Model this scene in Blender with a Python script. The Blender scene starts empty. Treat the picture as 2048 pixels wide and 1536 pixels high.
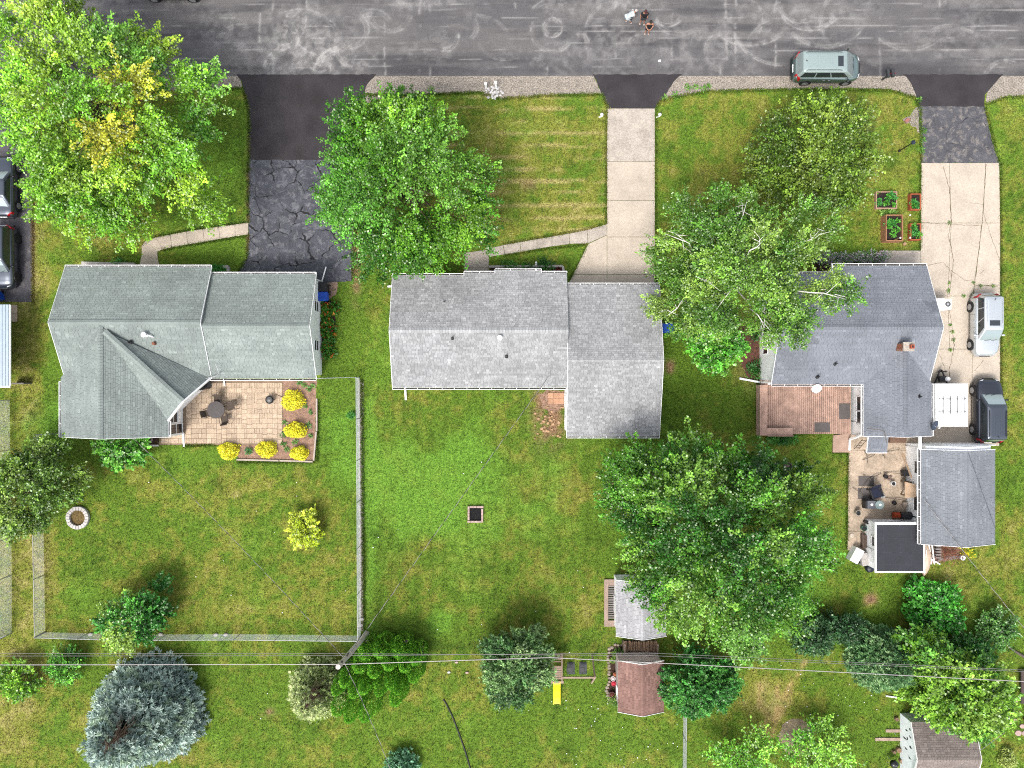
import bpy, bmesh, math, random
import numpy as np
from mathutils import Vector, Matrix

S = bpy.context.scene
COL = S.collection
rnd = random.Random(11)
R = math.radians

# ------------------------------------------------------------------ camera, sky, sun, exposure
H, F, CX, CY = 52.0, 1440.0, 1024.0, 768.0          # drone height (m), focal length and centre in photo pixels
cam = bpy.data.cameras.new('camera')
cam_o = bpy.data.objects.new('camera', cam)
COL.objects.link(cam_o)
cam.sensor_width = 36.0
cam.lens = 36.0 * F / 2048.0
cam.clip_end = 3000.0
cam_o.location = (0, 0, H)
S.camera = cam_o

SUN_EL, SUN_AZ = 58.0, 208.0                         # high, veiled sun to the south-south-west
w = bpy.data.worlds.new('World'); S.world = w
w.use_nodes = True
nt = w.node_tree
bg = nt.nodes['Background']
sky = nt.nodes.new('ShaderNodeTexSky')
sky.sky_type = 'NISHITA'
sky.sun_disc = False
sky.sun_elevation = R(SUN_EL)
sky.sun_rotation = R(SUN_AZ)
sky.air_density = 1.0
sky.dust_density = 4.0
hs = nt.nodes.new('ShaderNodeHueSaturation')         # thin overcast: a paler, greyer sky than clear air
hs.inputs['Saturation'].default_value = 0.38
nt.links.new(sky.outputs[0], hs.inputs['Color'])
nt.links.new(hs.outputs[0], bg.inputs['Color'])
bg.inputs['Strength'].default_value = 0.14
sl = bpy.data.lights.new('sun', 'SUN')
sl.energy = 1.25
sl.angle = R(15)
sl.color = (1.0, 0.95, 0.88)
so = bpy.data.objects.new('sun', sl)
COL.objects.link(so)
_d = Vector((math.sin(R(SUN_AZ)) * math.cos(R(SUN_EL)), math.cos(R(SUN_AZ)) * math.cos(R(SUN_EL)), math.sin(R(SUN_EL))))
so.rotation_euler = _d.to_track_quat('Z', 'Y').to_euler()
so.location = (0, 0, 80)
S.view_settings.view_transform = 'Standard'
S.view_settings.look = 'None'
S.view_settings.gamma = 1.0
S.view_settings.use_curve_mapping = False
S.view_settings.exposure = 1.27

S.cycles.use_denoising = False                        # keep the fine grain of turf, leaves and shingles
S.cycles.filter_width = 1.1

# ------------------------------------------------------------------ helpers
def at(px, py, z=0.0):
    s = (H - z) / F
    return ((px - CX) * s, (CY - py) * s, z)
def ax(px, z=0.0): return (px - CX) * (H - z) / F
def ay(py, z=0.0): return (CY - py) * (H - z) / F

def lin(c):
    c = c / 255.0
    return c / 12.92 if c <= 0.04045 else ((c + 0.055) / 1.055) ** 2.4
K = 0.52                                              # albedo of a level surface for the tone it shows in daylight
def C(r, g, b, k=K):
    return (lin(r) * k, lin(g) * k, lin(b) * k)

MATS = {}
def nd(t, kind, **kw):
    n = t.nodes.new(kind)
    for a, v in kw.items(): setattr(n, a, v)
    return n
def M(name, col=(0.5, 0.5, 0.5), rough=0.8, var=0.18, scale=3.0, fine=0.0, fscale=40.0, bump=0.0, bscale=30.0, metal=0.0,
      spec=0.4, attr=False, rand=0.0, trans=0.0, alpha=1.0, coat=0.0):
    if name in MATS: return MATS[name]
    m = bpy.data.materials.new(name); MATS[name] = m
    m.use_nodes = True
    t = m.node_tree; L = t.links
    b = t.nodes['Principled BSDF']
    b.inputs['Roughness'].default_value = rough
    b.inputs['Metallic'].default_value = metal
    b.inputs['Specular IOR Level'].default_value = spec
    b.inputs['Coat Weight'].default_value = coat
    geo = nd(t, 'ShaderNodeNewGeometry')
    if attr:
        a = nd(t, 'ShaderNodeAttribute', attribute_name='Col'); src = a.outputs['Color']
    else:
        c = nd(t, 'ShaderNodeRGB'); c.outputs[0].default_value = (*col, 1); src = c.outputs[0]
    def mul(src, val):
        mx = nd(t, 'ShaderNodeMix', data_type='RGBA', blend_type='MULTIPLY')
        mx.inputs['Factor'].default_value = 1.0
        L.new(src, mx.inputs['A']); L.new(val, mx.inputs['B'])
        return mx.outputs['Result']
    def noise(sc, lo, hi, det=4.0):
        n = nd(t, 'ShaderNodeTexNoise'); n.inputs['Scale'].default_value = sc; n.inputs['Detail'].default_value = det
        L.new(geo.outputs['Position'], n.inputs['Vector'])
        r = nd(t, 'ShaderNodeMapRange'); r.inputs['From Min'].default_value = 0.3; r.inputs['From Max'].default_value = 0.7
        r.inputs['To Min'].default_value = lo; r.inputs['To Max'].default_value = hi
        L.new(n.outputs['Fac'], r.inputs['Value'])
        return r.outputs[0]
    if var: src = mul(src, noise(scale, 1 - var, 1 + var))
    if fine: src = mul(src, noise(fscale, 1 - fine, 1 + fine, 2.0))
    if rand:
        oi = nd(t, 'ShaderNodeObjectInfo')
        r = nd(t, 'ShaderNodeMapRange'); r.inputs['To Min'].default_value = 1 - rand; r.inputs['To Max'].default_value = 1 + rand
        L.new(oi.outputs['Random'], r.inputs['Value']); src = mul(src, r.outputs[0])
    L.new(src, b.inputs['Base Color'])
    if bump:
        n = nd(t, 'ShaderNodeTexNoise'); n.inputs['Scale'].default_value = bscale; n.inputs['Detail'].default_value = 3.0
        L.new(geo.outputs['Position'], n.inputs['Vector'])
        bp = nd(t, 'ShaderNodeBump'); bp.inputs['Strength'].default_value = bump; bp.inputs['Distance'].default_value = 0.03
        L.new(n.outputs['Fac'], bp.inputs['Height']); L.new(bp.outputs[0], b.inputs['Normal'])
    if trans:
        tr = nd(t, 'ShaderNodeBsdfTranslucent'); L.new(src, tr.inputs['Color'])
        ms = nd(t, 'ShaderNodeMixShader'); ms.inputs[0].default_value = trans
        L.new(b.outputs[0], ms.inputs[1]); L.new(tr.outputs[0], ms.inputs[2])
        L.new(ms.outputs[0], t.nodes['Material Output'].inputs['Surface'])
    b.inputs['Alpha'].default_value = alpha
    return m

ORG = {}                                              # where the origin of a thing stands
def link(o, parent=None):
    COL.objects.link(o)
    if parent is not None: o.parent = parent
    return o
def tag(o, label=None, cat=None, group=None, kind=None):
    if label: o['label'] = label
    if cat: o['category'] = cat
    if group: o['group'] = group
    if kind: o['kind'] = kind
    return o
def thing(name, label, cat, loc=(0, 0, 0), rz=0.0, group=None, kind=None):
    o = bpy.data.objects.new(name, None)
    o.empty_display_size = 0.2
    o.location = loc; o.rotation_euler = (0, 0, rz)
    link(o); tag(o, label, cat, group, kind)
    ORG[o.name] = (Matrix.Translation(loc) @ Matrix.Rotation(rz, 4, 'Z')).inverted()
    return o

class MB:
    """collects faces; build() links them as one mesh object"""
    def __init__(s): s.v = []; s.f = []; s.m = []; s.c = []
    def poly(s, pts, m=0, c=(1, 1, 1)):
        i = len(s.v); s.v.extend([tuple(p) for p in pts]); s.f.append(tuple(range(i, i + len(pts)))); s.m.append(m); s.c.append(c)
    def mesh(s, vs, fs, m=0, c=(1, 1, 1)):
        i = len(s.v); s.v.extend([tuple(p) for p in vs])
        for f in fs: s.f.append(tuple(i + k for k in f)); s.m.append(m); s.c.append(c)
    def box(s, x0, x1, y0, y1, z0, z1, m=0, c=(1, 1, 1)):
        s.mesh([(x0, y0, z0), (x1, y0, z0), (x1, y1, z0), (x0, y1, z0), (x0, y0, z1), (x1, y0, z1), (x1, y1, z1), (x0, y1, z1)],
               [(3, 2, 1, 0), (4, 5, 6, 7), (0, 1, 5, 4), (1, 2, 6, 5), (2, 3, 7, 6), (3, 0, 4, 7)], m, c)
    def obox(s, cx, cy, z0, z1, lx, ly, rz=0.0, m=0, c=(1, 1, 1)):
        a, b = math.cos(rz), math.sin(rz)
        q = [(-lx / 2, -ly / 2), (lx / 2, -ly / 2), (lx / 2, ly / 2), (-lx / 2, ly / 2)]
        q = [(cx + x * a - y * b, cy + x * b + y * a) for x, y in q]
        s.prism(q, z0, z1, m, c)
    def prism(s, q, z0, z1, m=0, c=(1, 1, 1), top=None):
        n = len(q); t = top or q
        vs = [(x, y, z0) for x, y in q] + [(x, y, z1) for x, y in t]
        fs = [tuple(range(n - 1, -1, -1)), tuple(range(n, 2 * n))] + [(i, (i + 1) % n, n + (i + 1) % n, n + i) for i in range(n)]
        s.mesh(vs, fs, m, c)
    def bar(s, p, q, w, h=None, m=0, c=(1, 1, 1)):
        """a square bar from p to q"""
        h = h or w
        p, q = Vector(p), Vector(q); d = (q - p).normalized()
        u = Vector((0, 0, 1)) if abs(d.z) < 0.95 else Vector((1, 0, 0))
        sx = d.cross(u).normalized() * w / 2; sz = sx.cross(d).normalized() * h / 2
        vs = [p - sx - sz, p + sx - sz, p + sx + sz, p - sx + sz, q - sx - sz, q + sx - sz, q + sx + sz, q - sx + sz]
        s.mesh(vs, [(0, 1, 2, 3), (7, 6, 5, 4), (4, 5, 1, 0), (5, 6, 2, 1), (6, 7, 3, 2), (7, 4, 0, 3)], m, c)
    def tube(s, pts, r, n=6, m=0, c=(1, 1, 1)):
        pts = [Vector(p) for p in pts]
        rr = r if isinstance(r, (list, tuple)) else [r] * len(pts)
        vs = []; fs = []
        for i, p in enumerate(pts):
            d = (pts[min(i + 1, len(pts) - 1)] - pts[max(i - 1, 0)]).normalized()
            u = Vector((0, 0, 1)) if abs(d.z) < 0.9 else Vector((1, 0, 0))
            a = d.cross(u).normalized(); b = a.cross(d)
            for k in range(n):
                t = 2 * math.pi * k / n
                vs.append(p + (a * math.cos(t) + b * math.sin(t)) * rr[i])
        for i in range(len(pts) - 1):
            for k in range(n):
                k2 = (k + 1) % n
                fs.append((i * n + k, i * n + k2, (i + 1) * n + k2, (i + 1) * n + k))
        fs.append(tuple(range(n - 1, -1, -1))); e = (len(pts) - 1) * n; fs.append(tuple(range(e, e + n)))
        s.mesh(vs, fs, m, c)
    def lathe(s, prof, cx=0, cy=0, n=16, m=0, c=(1, 1, 1), sx=1.0, sy=1.0, rz=0.0):
        vs = []; fs = []
        ca, sa = math.cos(rz), math.sin(rz)
        for r, z in prof:
            for k in range(n):
                t = 2 * math.pi * k / n
                x, y = r * math.cos(t) * sx, r * math.sin(t) * sy
                vs.append((cx + x * ca - y * sa, cy + x * sa + y * ca, z))
        for i in range(len(prof) - 1):
            for k in range(n):
                k2 = (k + 1) % n
                fs.append((i * n + k, i * n + k2, (i + 1) * n + k2, (i + 1) * n + k))
        fs.append(tuple(range(n - 1, -1, -1))); e = (len(prof) - 1) * n; fs.append(tuple(range(e, e + n)))
        s.mesh(vs, fs, m, c)
    def build(s, name, mats, parent=None, smooth=False, kind=None, col=False, label=None, local=False):
        me = bpy.data.meshes.new(name)
        vs = s.v
        if parent is not None and not local and parent.name in ORG:
            mt = ORG[parent.name]
            vs = [tuple(mt @ Vector(p)) for p in vs]
        me.from_pydata(vs, [], s.f)
        mats = mats if isinstance(mats, (list, tuple)) else [mats]
        for m in mats: me.materials.append(m)
        if len(mats) > 1: me.polygons.foreach_set('material_index', s.m)
        if smooth: me.polygons.foreach_set('use_smooth', [True] * len(s.f))
        if col:
            a = me.attributes.new('Col', 'FLOAT_COLOR', 'FACE')
            a.data.foreach_set('color', np.array([(*c, 1.0) for c in s.c], dtype=np.float32).ravel())
        me.validate(); me.update()
        o = bpy.data.objects.new(name, me)
        link(o, parent)
        if parent is not None and parent.name in ORG and not local: ORG[o.name] = ORG[parent.name]
        if kind: o['kind'] = kind
        if label: o['label'] = label
        return o
def one(name, mb, mats, label, cat, group=None, kind=None, smooth=False, col=False):
    """a thing that is one mesh; its origin is moved to its base"""
    v = np.array(mb.v); c = ((v[:, 0].min() + v[:, 0].max()) / 2, (v[:, 1].min() + v[:, 1].max()) / 2, v[:, 2].min())
    mb.v = [(p[0] - c[0], p[1] - c[1], p[2] - c[2]) for p in mb.v]
    o = mb.build(name, mats, None, smooth, None, col)
    o.location = c
    ORG[o.name] = Matrix.Translation(c).inverted()
    return tag(o, label, cat, group, kind)

def part_of(src, parent, loc, rz=0.0):
    """another piece with the same mesh"""
    o = bpy.data.objects.new(src.name.split('.')[0], src.data)
    link(o, parent); o.location = loc; o.rotation_euler = (0, 0, rz)
    return o
def copy_tree(o, parent=None):
    c = o.copy(); COL.objects.link(c); c.parent = parent
    for ch in list(o.children): copy_tree(ch, c)
    return c

# smooth lattice noise for the ground's own colours
_rs = np.random.RandomState(5)
_LAT = _rs.rand(8, 256, 256)
def vnoise(x, y, k=0):
    xi = np.floor(x).astype(int); yi = np.floor(y).astype(int)
    fx = x - xi; fy = y - yi
    fx = fx * fx * (3 - 2 * fx); fy = fy * fy * (3 - 2 * fy)
    g = _LAT[k % 8]
    a = g[xi % 256, yi % 256]; b = g[(xi + 1) % 256, yi % 256]; c = g[xi % 256, (yi + 1) % 256]; d = g[(xi + 1) % 256, (yi + 1) % 256]
    return (a * (1 - fx) + b * fx) * (1 - fy) + (c * (1 - fx) + d * fx) * fy
def fbm(x, y, k=0, o=4):
    v = 0; a = 0.5; t = 0
    for i in range(o):
        v = v + a * vnoise(x + 17.3 * i, y - 9.1 * i, k + i); t += a; a *= 0.55; x = x * 2.03; y = y * 2.03
    return v / t
def sstep(a, b, x):
    t = np.clip((x - a) / (b - a), 0, 1); return t * t * (3 - 2 * t)
def seg_dist(X, Y, pts):
    d = np.full(X.shape, 1e9)
    for (x0, y0), (x1, y1) in zip(pts[:-1], pts[1:]):
        dx, dy = x1 - x0, y1 - y0
        t = np.clip(((X - x0) * dx + (Y - y0) * dy) / (dx * dx + dy * dy + 1e-9), 0, 1)
        d = np.minimum(d, np.hypot(X - x0 - t * dx, Y - y0 - t * dy))
    return d
def grid_mesh(name, xs, ys, z, colfun, mat, label, cat):
    X, Y = np.meshgrid(xs, ys)
    nx, ny = len(xs), len(ys)
    V = np.stack([X, Y, np.full_like(X, z)], -1).reshape(-1, 3).astype(np.float32)
    i = np.arange(nx * ny).reshape(ny, nx)
    Fq = np.stack([i[:-1, :-1], i[:-1, 1:], i[1:, 1:], i[1:, :-1]], -1).reshape(-1, 4)
    me = bpy.data.meshes.new(name)
    me.vertices.add(len(V)); me.vertices.foreach_set('co', V.ravel())
    me.loops.add(Fq.size); me.loops.foreach_set('vertex_index', Fq.ravel().astype(np.int32))
    me.polygons.add(len(Fq)); me.polygons.foreach_set('loop_start', (np.arange(len(Fq)) * 4).astype(np.int32))
    me.update(calc_edges=True)
    c = colfun(X, Y).reshape(-1, 3)
    a = me.attributes.new('Col', 'FLOAT_COLOR', 'POINT')
    a.data.foreach_set('color', np.concatenate([c, np.ones((len(c), 1))], 1).astype(np.float32).ravel())
    me.materials.append(mat)
    o = bpy.data.objects.new(name, me); link(o)
    return tag(o, label, cat, kind='structure')

def dense(pts, step=0.25, jit=0.0, closed=True, seed=1):
    rr = random.Random(seed); out = []
    n = len(pts)
    for i in range(n if closed else n - 1):
        (x0, y0), (x1, y1) = pts[i], pts[(i + 1) % n]
        d = math.hypot(x1 - x0, y1 - y0); k = max(1, int(d / step))
        for j in range(k):
            t = j / k
            out.append((x0 + (x1 - x0) * t + rr.uniform(-jit, jit), y0 + (y1 - y0) * t + rr.uniform(-jit, jit)))
    if not closed: out.append(pts[-1])
    return out
def sheet(name, pts, z, mat, parent=None, jit=0.05, step=0.25, label=None, cat=None, px=True, thick=0.0, kind='structure', seed=1):
    """a flat patch with an uneven edge, lying just above what is below it"""
    q = [at(*p)[:2] for p in pts] if px else pts
    if jit: q = dense(q, step, jit, True, seed)
    bm = bmesh.new()
    vs = [bm.verts.new((x, y, z)) for x, y in q]
    f = bm.faces.new(vs)
    f.normal_update()
    if f.normal.z < 0: f.normal_flip()
    if thick:
        r = bmesh.ops.extrude_face_region(bm, geom=[f])
        bmesh.ops.translate(bm, vec=(0, 0, -thick), verts=[e for e in r['geom'] if isinstance(e, bmesh.types.BMVert)])
        bmesh.ops.recalc_face_normals(bm, faces=bm.faces)
    bmesh.ops.triangulate(bm, faces=bm.faces)
    me = bpy.data.meshes.new(name); bm.to_mesh(me); bm.free()
    me.materials.append(mat)
    if parent is not None and parent.name in ORG: me.transform(ORG[parent.name])
    o = bpy.data.objects.new(name, me); link(o, parent)
    if parent is None: tag(o, label, cat, kind=kind)
    return o
# ------------------------------------------------------------------ ground
m_grass = M('grass_turf', attr=True, rough=0.95, var=0.30, scale=4.5, fine=0.55, fscale=12.0, bump=0.6, bscale=14.0, spec=0.15)
def lawn_col(X, Y):
    px = CX + X * F / H; py = CY - Y * F / H
    A = lambda *c: np.array(C(*c))
    green, lush, olive, tan, dark, soil = A(104, 136, 44), A(118, 166, 58), A(142, 147, 62), A(188, 174, 112), A(58, 88, 24), A(156, 124, 96)
    def blob(cx, cy, rx, ry): return np.exp(-(((px - cx) / rx) ** 2 + ((py - cy) / ry) ** 2))
    def rect(x0, x1, y0, y1, s=14): return sstep(x0 - s, x0 + s, px) * (1 - sstep(x1 - s, x1 + s, px)) * sstep(y0 - s, y0 + s, py) * (1 - sstep(y1 - s, y1 + s, py))
    n1 = fbm(X / 2.6, Y / 2.6, 0); n2 = fbm(X / 0.9 + 40, Y / 0.9, 2); n3 = fbm(X / 0.35, Y / 0.35 + 9, 4, 3)
    D = -0.06 + 0.46 * (n1 - 0.5) * 2 + 0.5 * (n2 - 0.5) * 2 + 0.55 * (n3 - 0.5) * 2
    for x0, x1, y0, y1, a in ((-400, 100, 240, 1700, 0.42), (860, 1212, 190, 480, 0.30), (1310, 1842, 190, 500, 0.34), (1998, 2500, 180, 1150, 0.26),
                              (725, 1200, 780, 1280, 0.02), (95, 716, 930, 1270, 0.2), (-300, 2300, 1290, 1700, 0.1), (1400, 1700, 880, 1240, 0.08), (1850, 2100, 1090, 1230, 0.3),
                              (100, 500, 140, 530, 0.05)):
        D = D + a * rect(x0, x1, y0, y1)
    for cx, cy, rx, ry, a in ((1130, 980, 80, 70, 0.5), (1140, 1200, 80, 60, 0.4), (820, 820, 80, 40, 0.3), (900, 1180, 160, 60, 0.25), (1560, 1400, 70, 70, 0.75),
                              (1740, 1200, 14, 14, 1.2), (700, 560, 30, 40, 0.2), (540, 1215, 150, 40, 0.3), (190, 470, 120, 40, 0.45), (1000, 445, 140, 40, 0.2),
                              (150, 1420, 120, 60, 0.25), (1650, 500, 90, 40, -0.4), (1950, 1150, 60, 60, 0.35), (420, 380, 80, 90, -0.75), (450, 500, 60, 30, -0.7),
                              (90, 700, 50, 160, -0.1), (110, 800, 22, 90, -0.9), (50, 760, 30, 200, 0.25), (1030, 350, 90, 60, 0.15), (690, 700, 40, 140, -0.35),
                              (1060, 1440, 160, 60, -0.25), (500, 1420, 120, 60, -0.15), (1700, 1480, 120, 60, -0.3), (1330, 800, 60, 160, -0.5), (680, 880, 30, 150, -0.4)):
        D = D + a * blob(cx, cy, rx, ry)
    c = green[None, None, :] * np.ones(X.shape + (1,))
    def mix(c, col, t): t = np.clip(t, 0, 1)[..., None]; return c * (1 - t) + col * t
    c = mix(c, olive, sstep(-0.1, 0.5, D))
    c = mix(c, tan, 0.72 * sstep(0.46, 1.15, D))
    # rows left by the mower, dry clippings on them
    st = sstep(0.55, 0.9, 0.5 + 0.5 * np.sin((py + 6 * fbm(X / 4, Y / 4, 6)) / 24.0 * 2 * np.pi)) * sstep(0.42, 0.62, fbm(X / 2.5, Y / 0.5, 5))
    c = mix(c, tan, 0.8 * st * rect(800, 1212, 190, 480))
    st2 = 0.5 + 0.5 * np.sin((px + 5 * fbm(X / 4, Y / 4, 3)) / 26.0 * 2 * np.pi)
    c = c * (1 - 0.15 * (st2 * rect(725, 1200, 780, 1280))[..., None])
    # lusher patches
    Lm = -0.25 + 1.2 * (fbm(X / 3.1 + 90, Y / 3.1, 3) - 0.5) * 2
    for cx, cy, rx, ry, a in ((860, 940, 190, 120, 1.2), (1000, 1060, 140, 140, 0.6), (740, 1000, 16, 300, 0.9), (880, 1240, 34, 26, 1.5), (380, 930, 120, 50, 0.5), (640, 830, 60, 40, 0.5), (60, 1370, 60, 60, 0.3),
                              (110, 860, 30, 60, 0.9), (560, 1000, 60, 40, 0.3), (870, 1400, 20, 20, 0.9), (1620, 1150, 60, 60, 0.4), (1560, 1380, 30, 50, 0.5), (440, 320, 50, 130, 0.55)):
        Lm = Lm + a * blob(cx, cy, rx, ry)
    Lm = Lm + 0.5 * (n3 - 0.5) * 2; c = mix(c, lush, 0.8 * sstep(0.05, 1.0, Lm))
    # darker turf; some patches are tree shade put into the colour
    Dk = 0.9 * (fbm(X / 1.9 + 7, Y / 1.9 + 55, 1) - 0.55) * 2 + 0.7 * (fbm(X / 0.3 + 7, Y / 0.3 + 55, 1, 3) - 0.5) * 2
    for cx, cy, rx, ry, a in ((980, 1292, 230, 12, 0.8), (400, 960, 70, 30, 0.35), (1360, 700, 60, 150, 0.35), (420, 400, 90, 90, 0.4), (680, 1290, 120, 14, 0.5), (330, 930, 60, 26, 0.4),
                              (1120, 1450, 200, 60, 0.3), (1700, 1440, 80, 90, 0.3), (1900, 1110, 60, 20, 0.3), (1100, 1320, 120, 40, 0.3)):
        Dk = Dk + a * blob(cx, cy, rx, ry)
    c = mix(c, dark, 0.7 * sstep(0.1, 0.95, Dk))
    # bare soil
    for cx, cy, rx, ry, a in ((1100, 840, 30, 46, 0.9), (1085, 800, 22, 22, 0.7), (1340, 735, 10, 14, 0.9), (1742, 1200, 12, 12, 0.9), (712, 535, 9, 60, 0.9), (1225, 968, 9, 9, 0.8), (535, 1425, 12, 8, 0.8),
                              (1060, 370, 22, 12, 0.4), (1560, 965, 24, 10, 0.6), (1222, 335, 8, 120, 0.4), (500, 420, 7, 120, 0.7), (820, 640, 6, 6, 0.0), (64, 420, 8, 190, 0.55), (1500, 690, 26, 70, 0.7)):
        c = mix(c, soil, a * blob(cx, cy, rx, ry) * sstep(0.28, 0.6, fbm(X / 0.5, Y / 0.5, 6)) * 1.4)
    pts = [at(1600, 1330), at(1560, 1400), at(1545, 1450), at(1500, 1480)]
    for pl in ([(1610, 1325), (1580, 1370), (1555, 1420), (1545, 1470)], [(1552, 1360), (1556, 1400), (1552, 1440)], [(1520, 1370), (1518, 1410), (1545, 1440)], [(1585, 1385), (1560, 1430)], [(1530, 1440), (1540, 1490)]):
        d = seg_dist(X, Y, [at(*p)[:2] for p in pl])
        c = mix(c, np.array(C(196, 168, 112)), 0.8 * np.exp(-(d / 0.2) ** 2) * sstep(0.3, 0.55, fbm(X / 0.5, Y / 0.5, 2)))
    return c
def spread(lo, hi, step):
    return np.concatenate([[-900, -400, -200, -120, -80, -60, lo - 6, lo - 2], np.arange(lo, hi, step), [hi + 2, hi + 6, 60, 80, 120, 200, 400, 900]])
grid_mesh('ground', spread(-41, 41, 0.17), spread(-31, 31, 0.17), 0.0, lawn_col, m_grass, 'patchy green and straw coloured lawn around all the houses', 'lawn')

# ------------------------------------------------------------------ street
m_road = M('street_asphalt', attr=True, rough=0.9, var=0.07, scale=1.3, fine=0.2, fscale=16.0, bump=0.25, bscale=50.0, spec=0.25)
def road_col(X, Y):
    px = CX + X * F / H; py = CY - Y * F / H
    base = np.array(C(110, 108, 110)); dust = np.array(C(200, 197, 194)); dk = np.array(C(84, 82, 85)); br = np.array(C(124, 121, 120))
    def mix(c, col, t): t = np.clip(t, 0, 1)[..., None]; return c * (1 - t) + col * t
    c = base * np.ones(X.shape + (1,))
    c = mix(c, br, sstep(0.35, 0.7, fbm(X / 5, Y / 0.9, 0)) * 0.8)
    c = mix(c, dk, sstep(0.45, 0.72, fbm(X / 7 + 30, Y / 0.6, 1)) * 0.75)
    c = mix(c, dk, 0.5 * np.exp(-((py - 140) / 12) ** 2) * sstep(0.3, 0.6, fbm(X / 3, Y, 3)))
    brk = sstep(0.34, 0.66, fbm(X / 0.35, Y / 0.35, 2)); brk2 = sstep(0.4, 0.65, fbm(X / 1.6, Y / 0.12, 4, 3))
    g = sstep(0.45, 0.7, fbm(X / 2.4 + 11, Y / 1.2, 5))
    # grit dragged along the street
    for y in (36, 62, 86, 118, 134, 8, 52, 100, 20, 76):
        wv = y + 5 * (fbm(X / 9 + y, Y * 0 + y, 3) - 0.5)
        c = mix(c, dust, 0.5 * np.exp(-((py - wv) / 1.4) ** 2) * sstep(0.44, 0.62, fbm(X / 3.5 + y * 3, Y * 0, 6)) * brk2)
    c = mix(c, dust, 0.14 * g * brk)
    for cx, cy, rx, ry, a in ((630, 90, 90, 70, 0.42), (560, 110, 60, 40, 0.35), (700, 120, 60, 20, 0.4), (1150, 90, 120, 50, 0.18), (1400, 90, 120, 60, 0.25), (1600, 30, 120, 30, 0.3), (830, 5, 60, 10, 0.7),
                              (1250, 10, 60, 12, 0.5), (430, 70, 60, 50, 0.22), (1980, 100, 60, 50, 0.25)):
        c = mix(c, dust, a * np.exp(-(((px - cx) / rx) ** 2 + ((py - cy) / ry) ** 2)) * (0.35 + 0.65 * brk) * sstep(0.25, 0.6, fbm(X / 0.9, Y / 0.9, 3)))
    # tyre arcs in the dust: centre, radius, width, from/to angle, strength
    for cx, cy, r, wd, a0, a1, s in ((560, 75, 34, 7, -60, 80, 0.8), (590, 150, 62, 7, 100, 175, 0.8), (690, 155, 62, 6, 100, 170, 0.7), (630, 70, 55, 6, 120, 300, 0.4), (700, 60, 36, 6, -120, 60, 0.45), (745, 60, 40, 5, 20, 140, 0.3),
                                     (890, 75, 26, 5, -110, 20, 0.75), (925, 55, 30, 5, -60, 40, 0.4), (1105, 55, 18, 4, 0, 360, 0.55), (1105, 62, 42, 4, 150, 330, 0.45), (1160, 85, 16, 4, -60, 120, 0.4), (1105, 50, 50, 5, 20, 150, 0.35),
                                     (1335, 20, 32, 4, 210, 330, 0.6), (1360, 10, 60, 5, 200, 300, 0.4), (1620, -10, 70, 4, 190, 320, 0.55), (1650, 5, 90, 4, 220, 330, 0.45), (1600, 0, 45, 4, 180, 300, 0.5), (1480, 40, 44, 5, -60, 70, 0.3),
                                     (1560, 110, 70, 4, 100, 160, 0.3), (2010, 165, 44, 4, 60, 160, 0.6), (1960, 60, 90, 4, 120, 170, 0.25), (460, 60, 40, 4, 200, 330, 0.25), (330, 40, 60, 5, 250, 330, 0.2), (640, 120, 22, 4, 0, 360, 0.4),
                                     (780, 20, 44, 5, 180, 350, 0.35), (600, 110, 90, 4, 20, 120, 0.5), (650, 40, 70, 4, 200, 330, 0.6), (550, 40, 60, 4, 270, 380, 0.5), (720, 90, 50, 4, 150, 260, 0.5), (1010, 60, 60, 3, 200, 300, 0.3), (1240, 70, 70, 3, 100, 200, 0.35), (1500, -20, 110, 4, 230, 310, 0.5), (1560, 30, 100, 3, 200, 280, 0.45), (1700, 40, 60, 3, 100, 220, 0.35), (1820, 10, 90, 4, 220, 320, 0.35), (1900, 120, 70, 3, 40, 130, 0.3), (950, 110, 80, 3, 30, 100, 0.25), (480, 100, 50, 4, 60, 160, 0.3), (1440, 100, 30, 4, 100, 250, 0.3), (1280, 95, 24, 4, 90, 170, 0.3)):
        rr = np.hypot(px - cx, py - cy); th = np.degrees(np.arctan2(-(py - cy), px - cx))
        t = (th - a0) % 360
        m = np.where(t <= (a1 - a0), np.clip(np.minimum(t, (a1 - a0) - t) / 12, 0, 1) if a1 - a0 < 360 else 1.0, 0.0)
        c = mix(c, dust, s * m * (0.55 * np.exp(-((rr - r) / wd) ** 2) + 0.75 * np.exp(-((rr - r - 0.4 * wd) / 1.3) ** 2) + 0.6 * np.exp(-((rr - r + 1.1 * wd) / 1.1) ** 2)) * (0.25 + 0.75 * brk))
    # straight smears across the street
    for x in (520, 545, 575, 612, 640, 660, 770, 840, 862, 1030, 1095, 1178, 1230, 1345, 1440, 1452, 1470, 1550, 1880, 1760):
        wv = x + 8 * (fbm(Y / 1.5 + x, X * 0 + x, 1) - 0.5)
        c = mix(c, dust, 0.5 * np.exp(-((px - wv) / 2.2) ** 2) * sstep(0.45, 0.7, fbm(Y / 1.1 + x, X * 0, 6)) * brk)
    return c
ROAD_S, ROAD_N = ay(152), ay(152) + 9.4
grid_mesh('road', np.concatenate([[-400, -120, -60], np.arange(-42, 42, 0.08), [60, 120, 400]]), np.concatenate([np.arange(ROAD_S, ROAD_S + 5.8, 0.07), np.arange(ROAD_S + 5.8, ROAD_N, 0.4)]), 0.012, road_col, m_road,
          'wide grey asphalt street with pale tyre swirls along the top', 'street')

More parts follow.
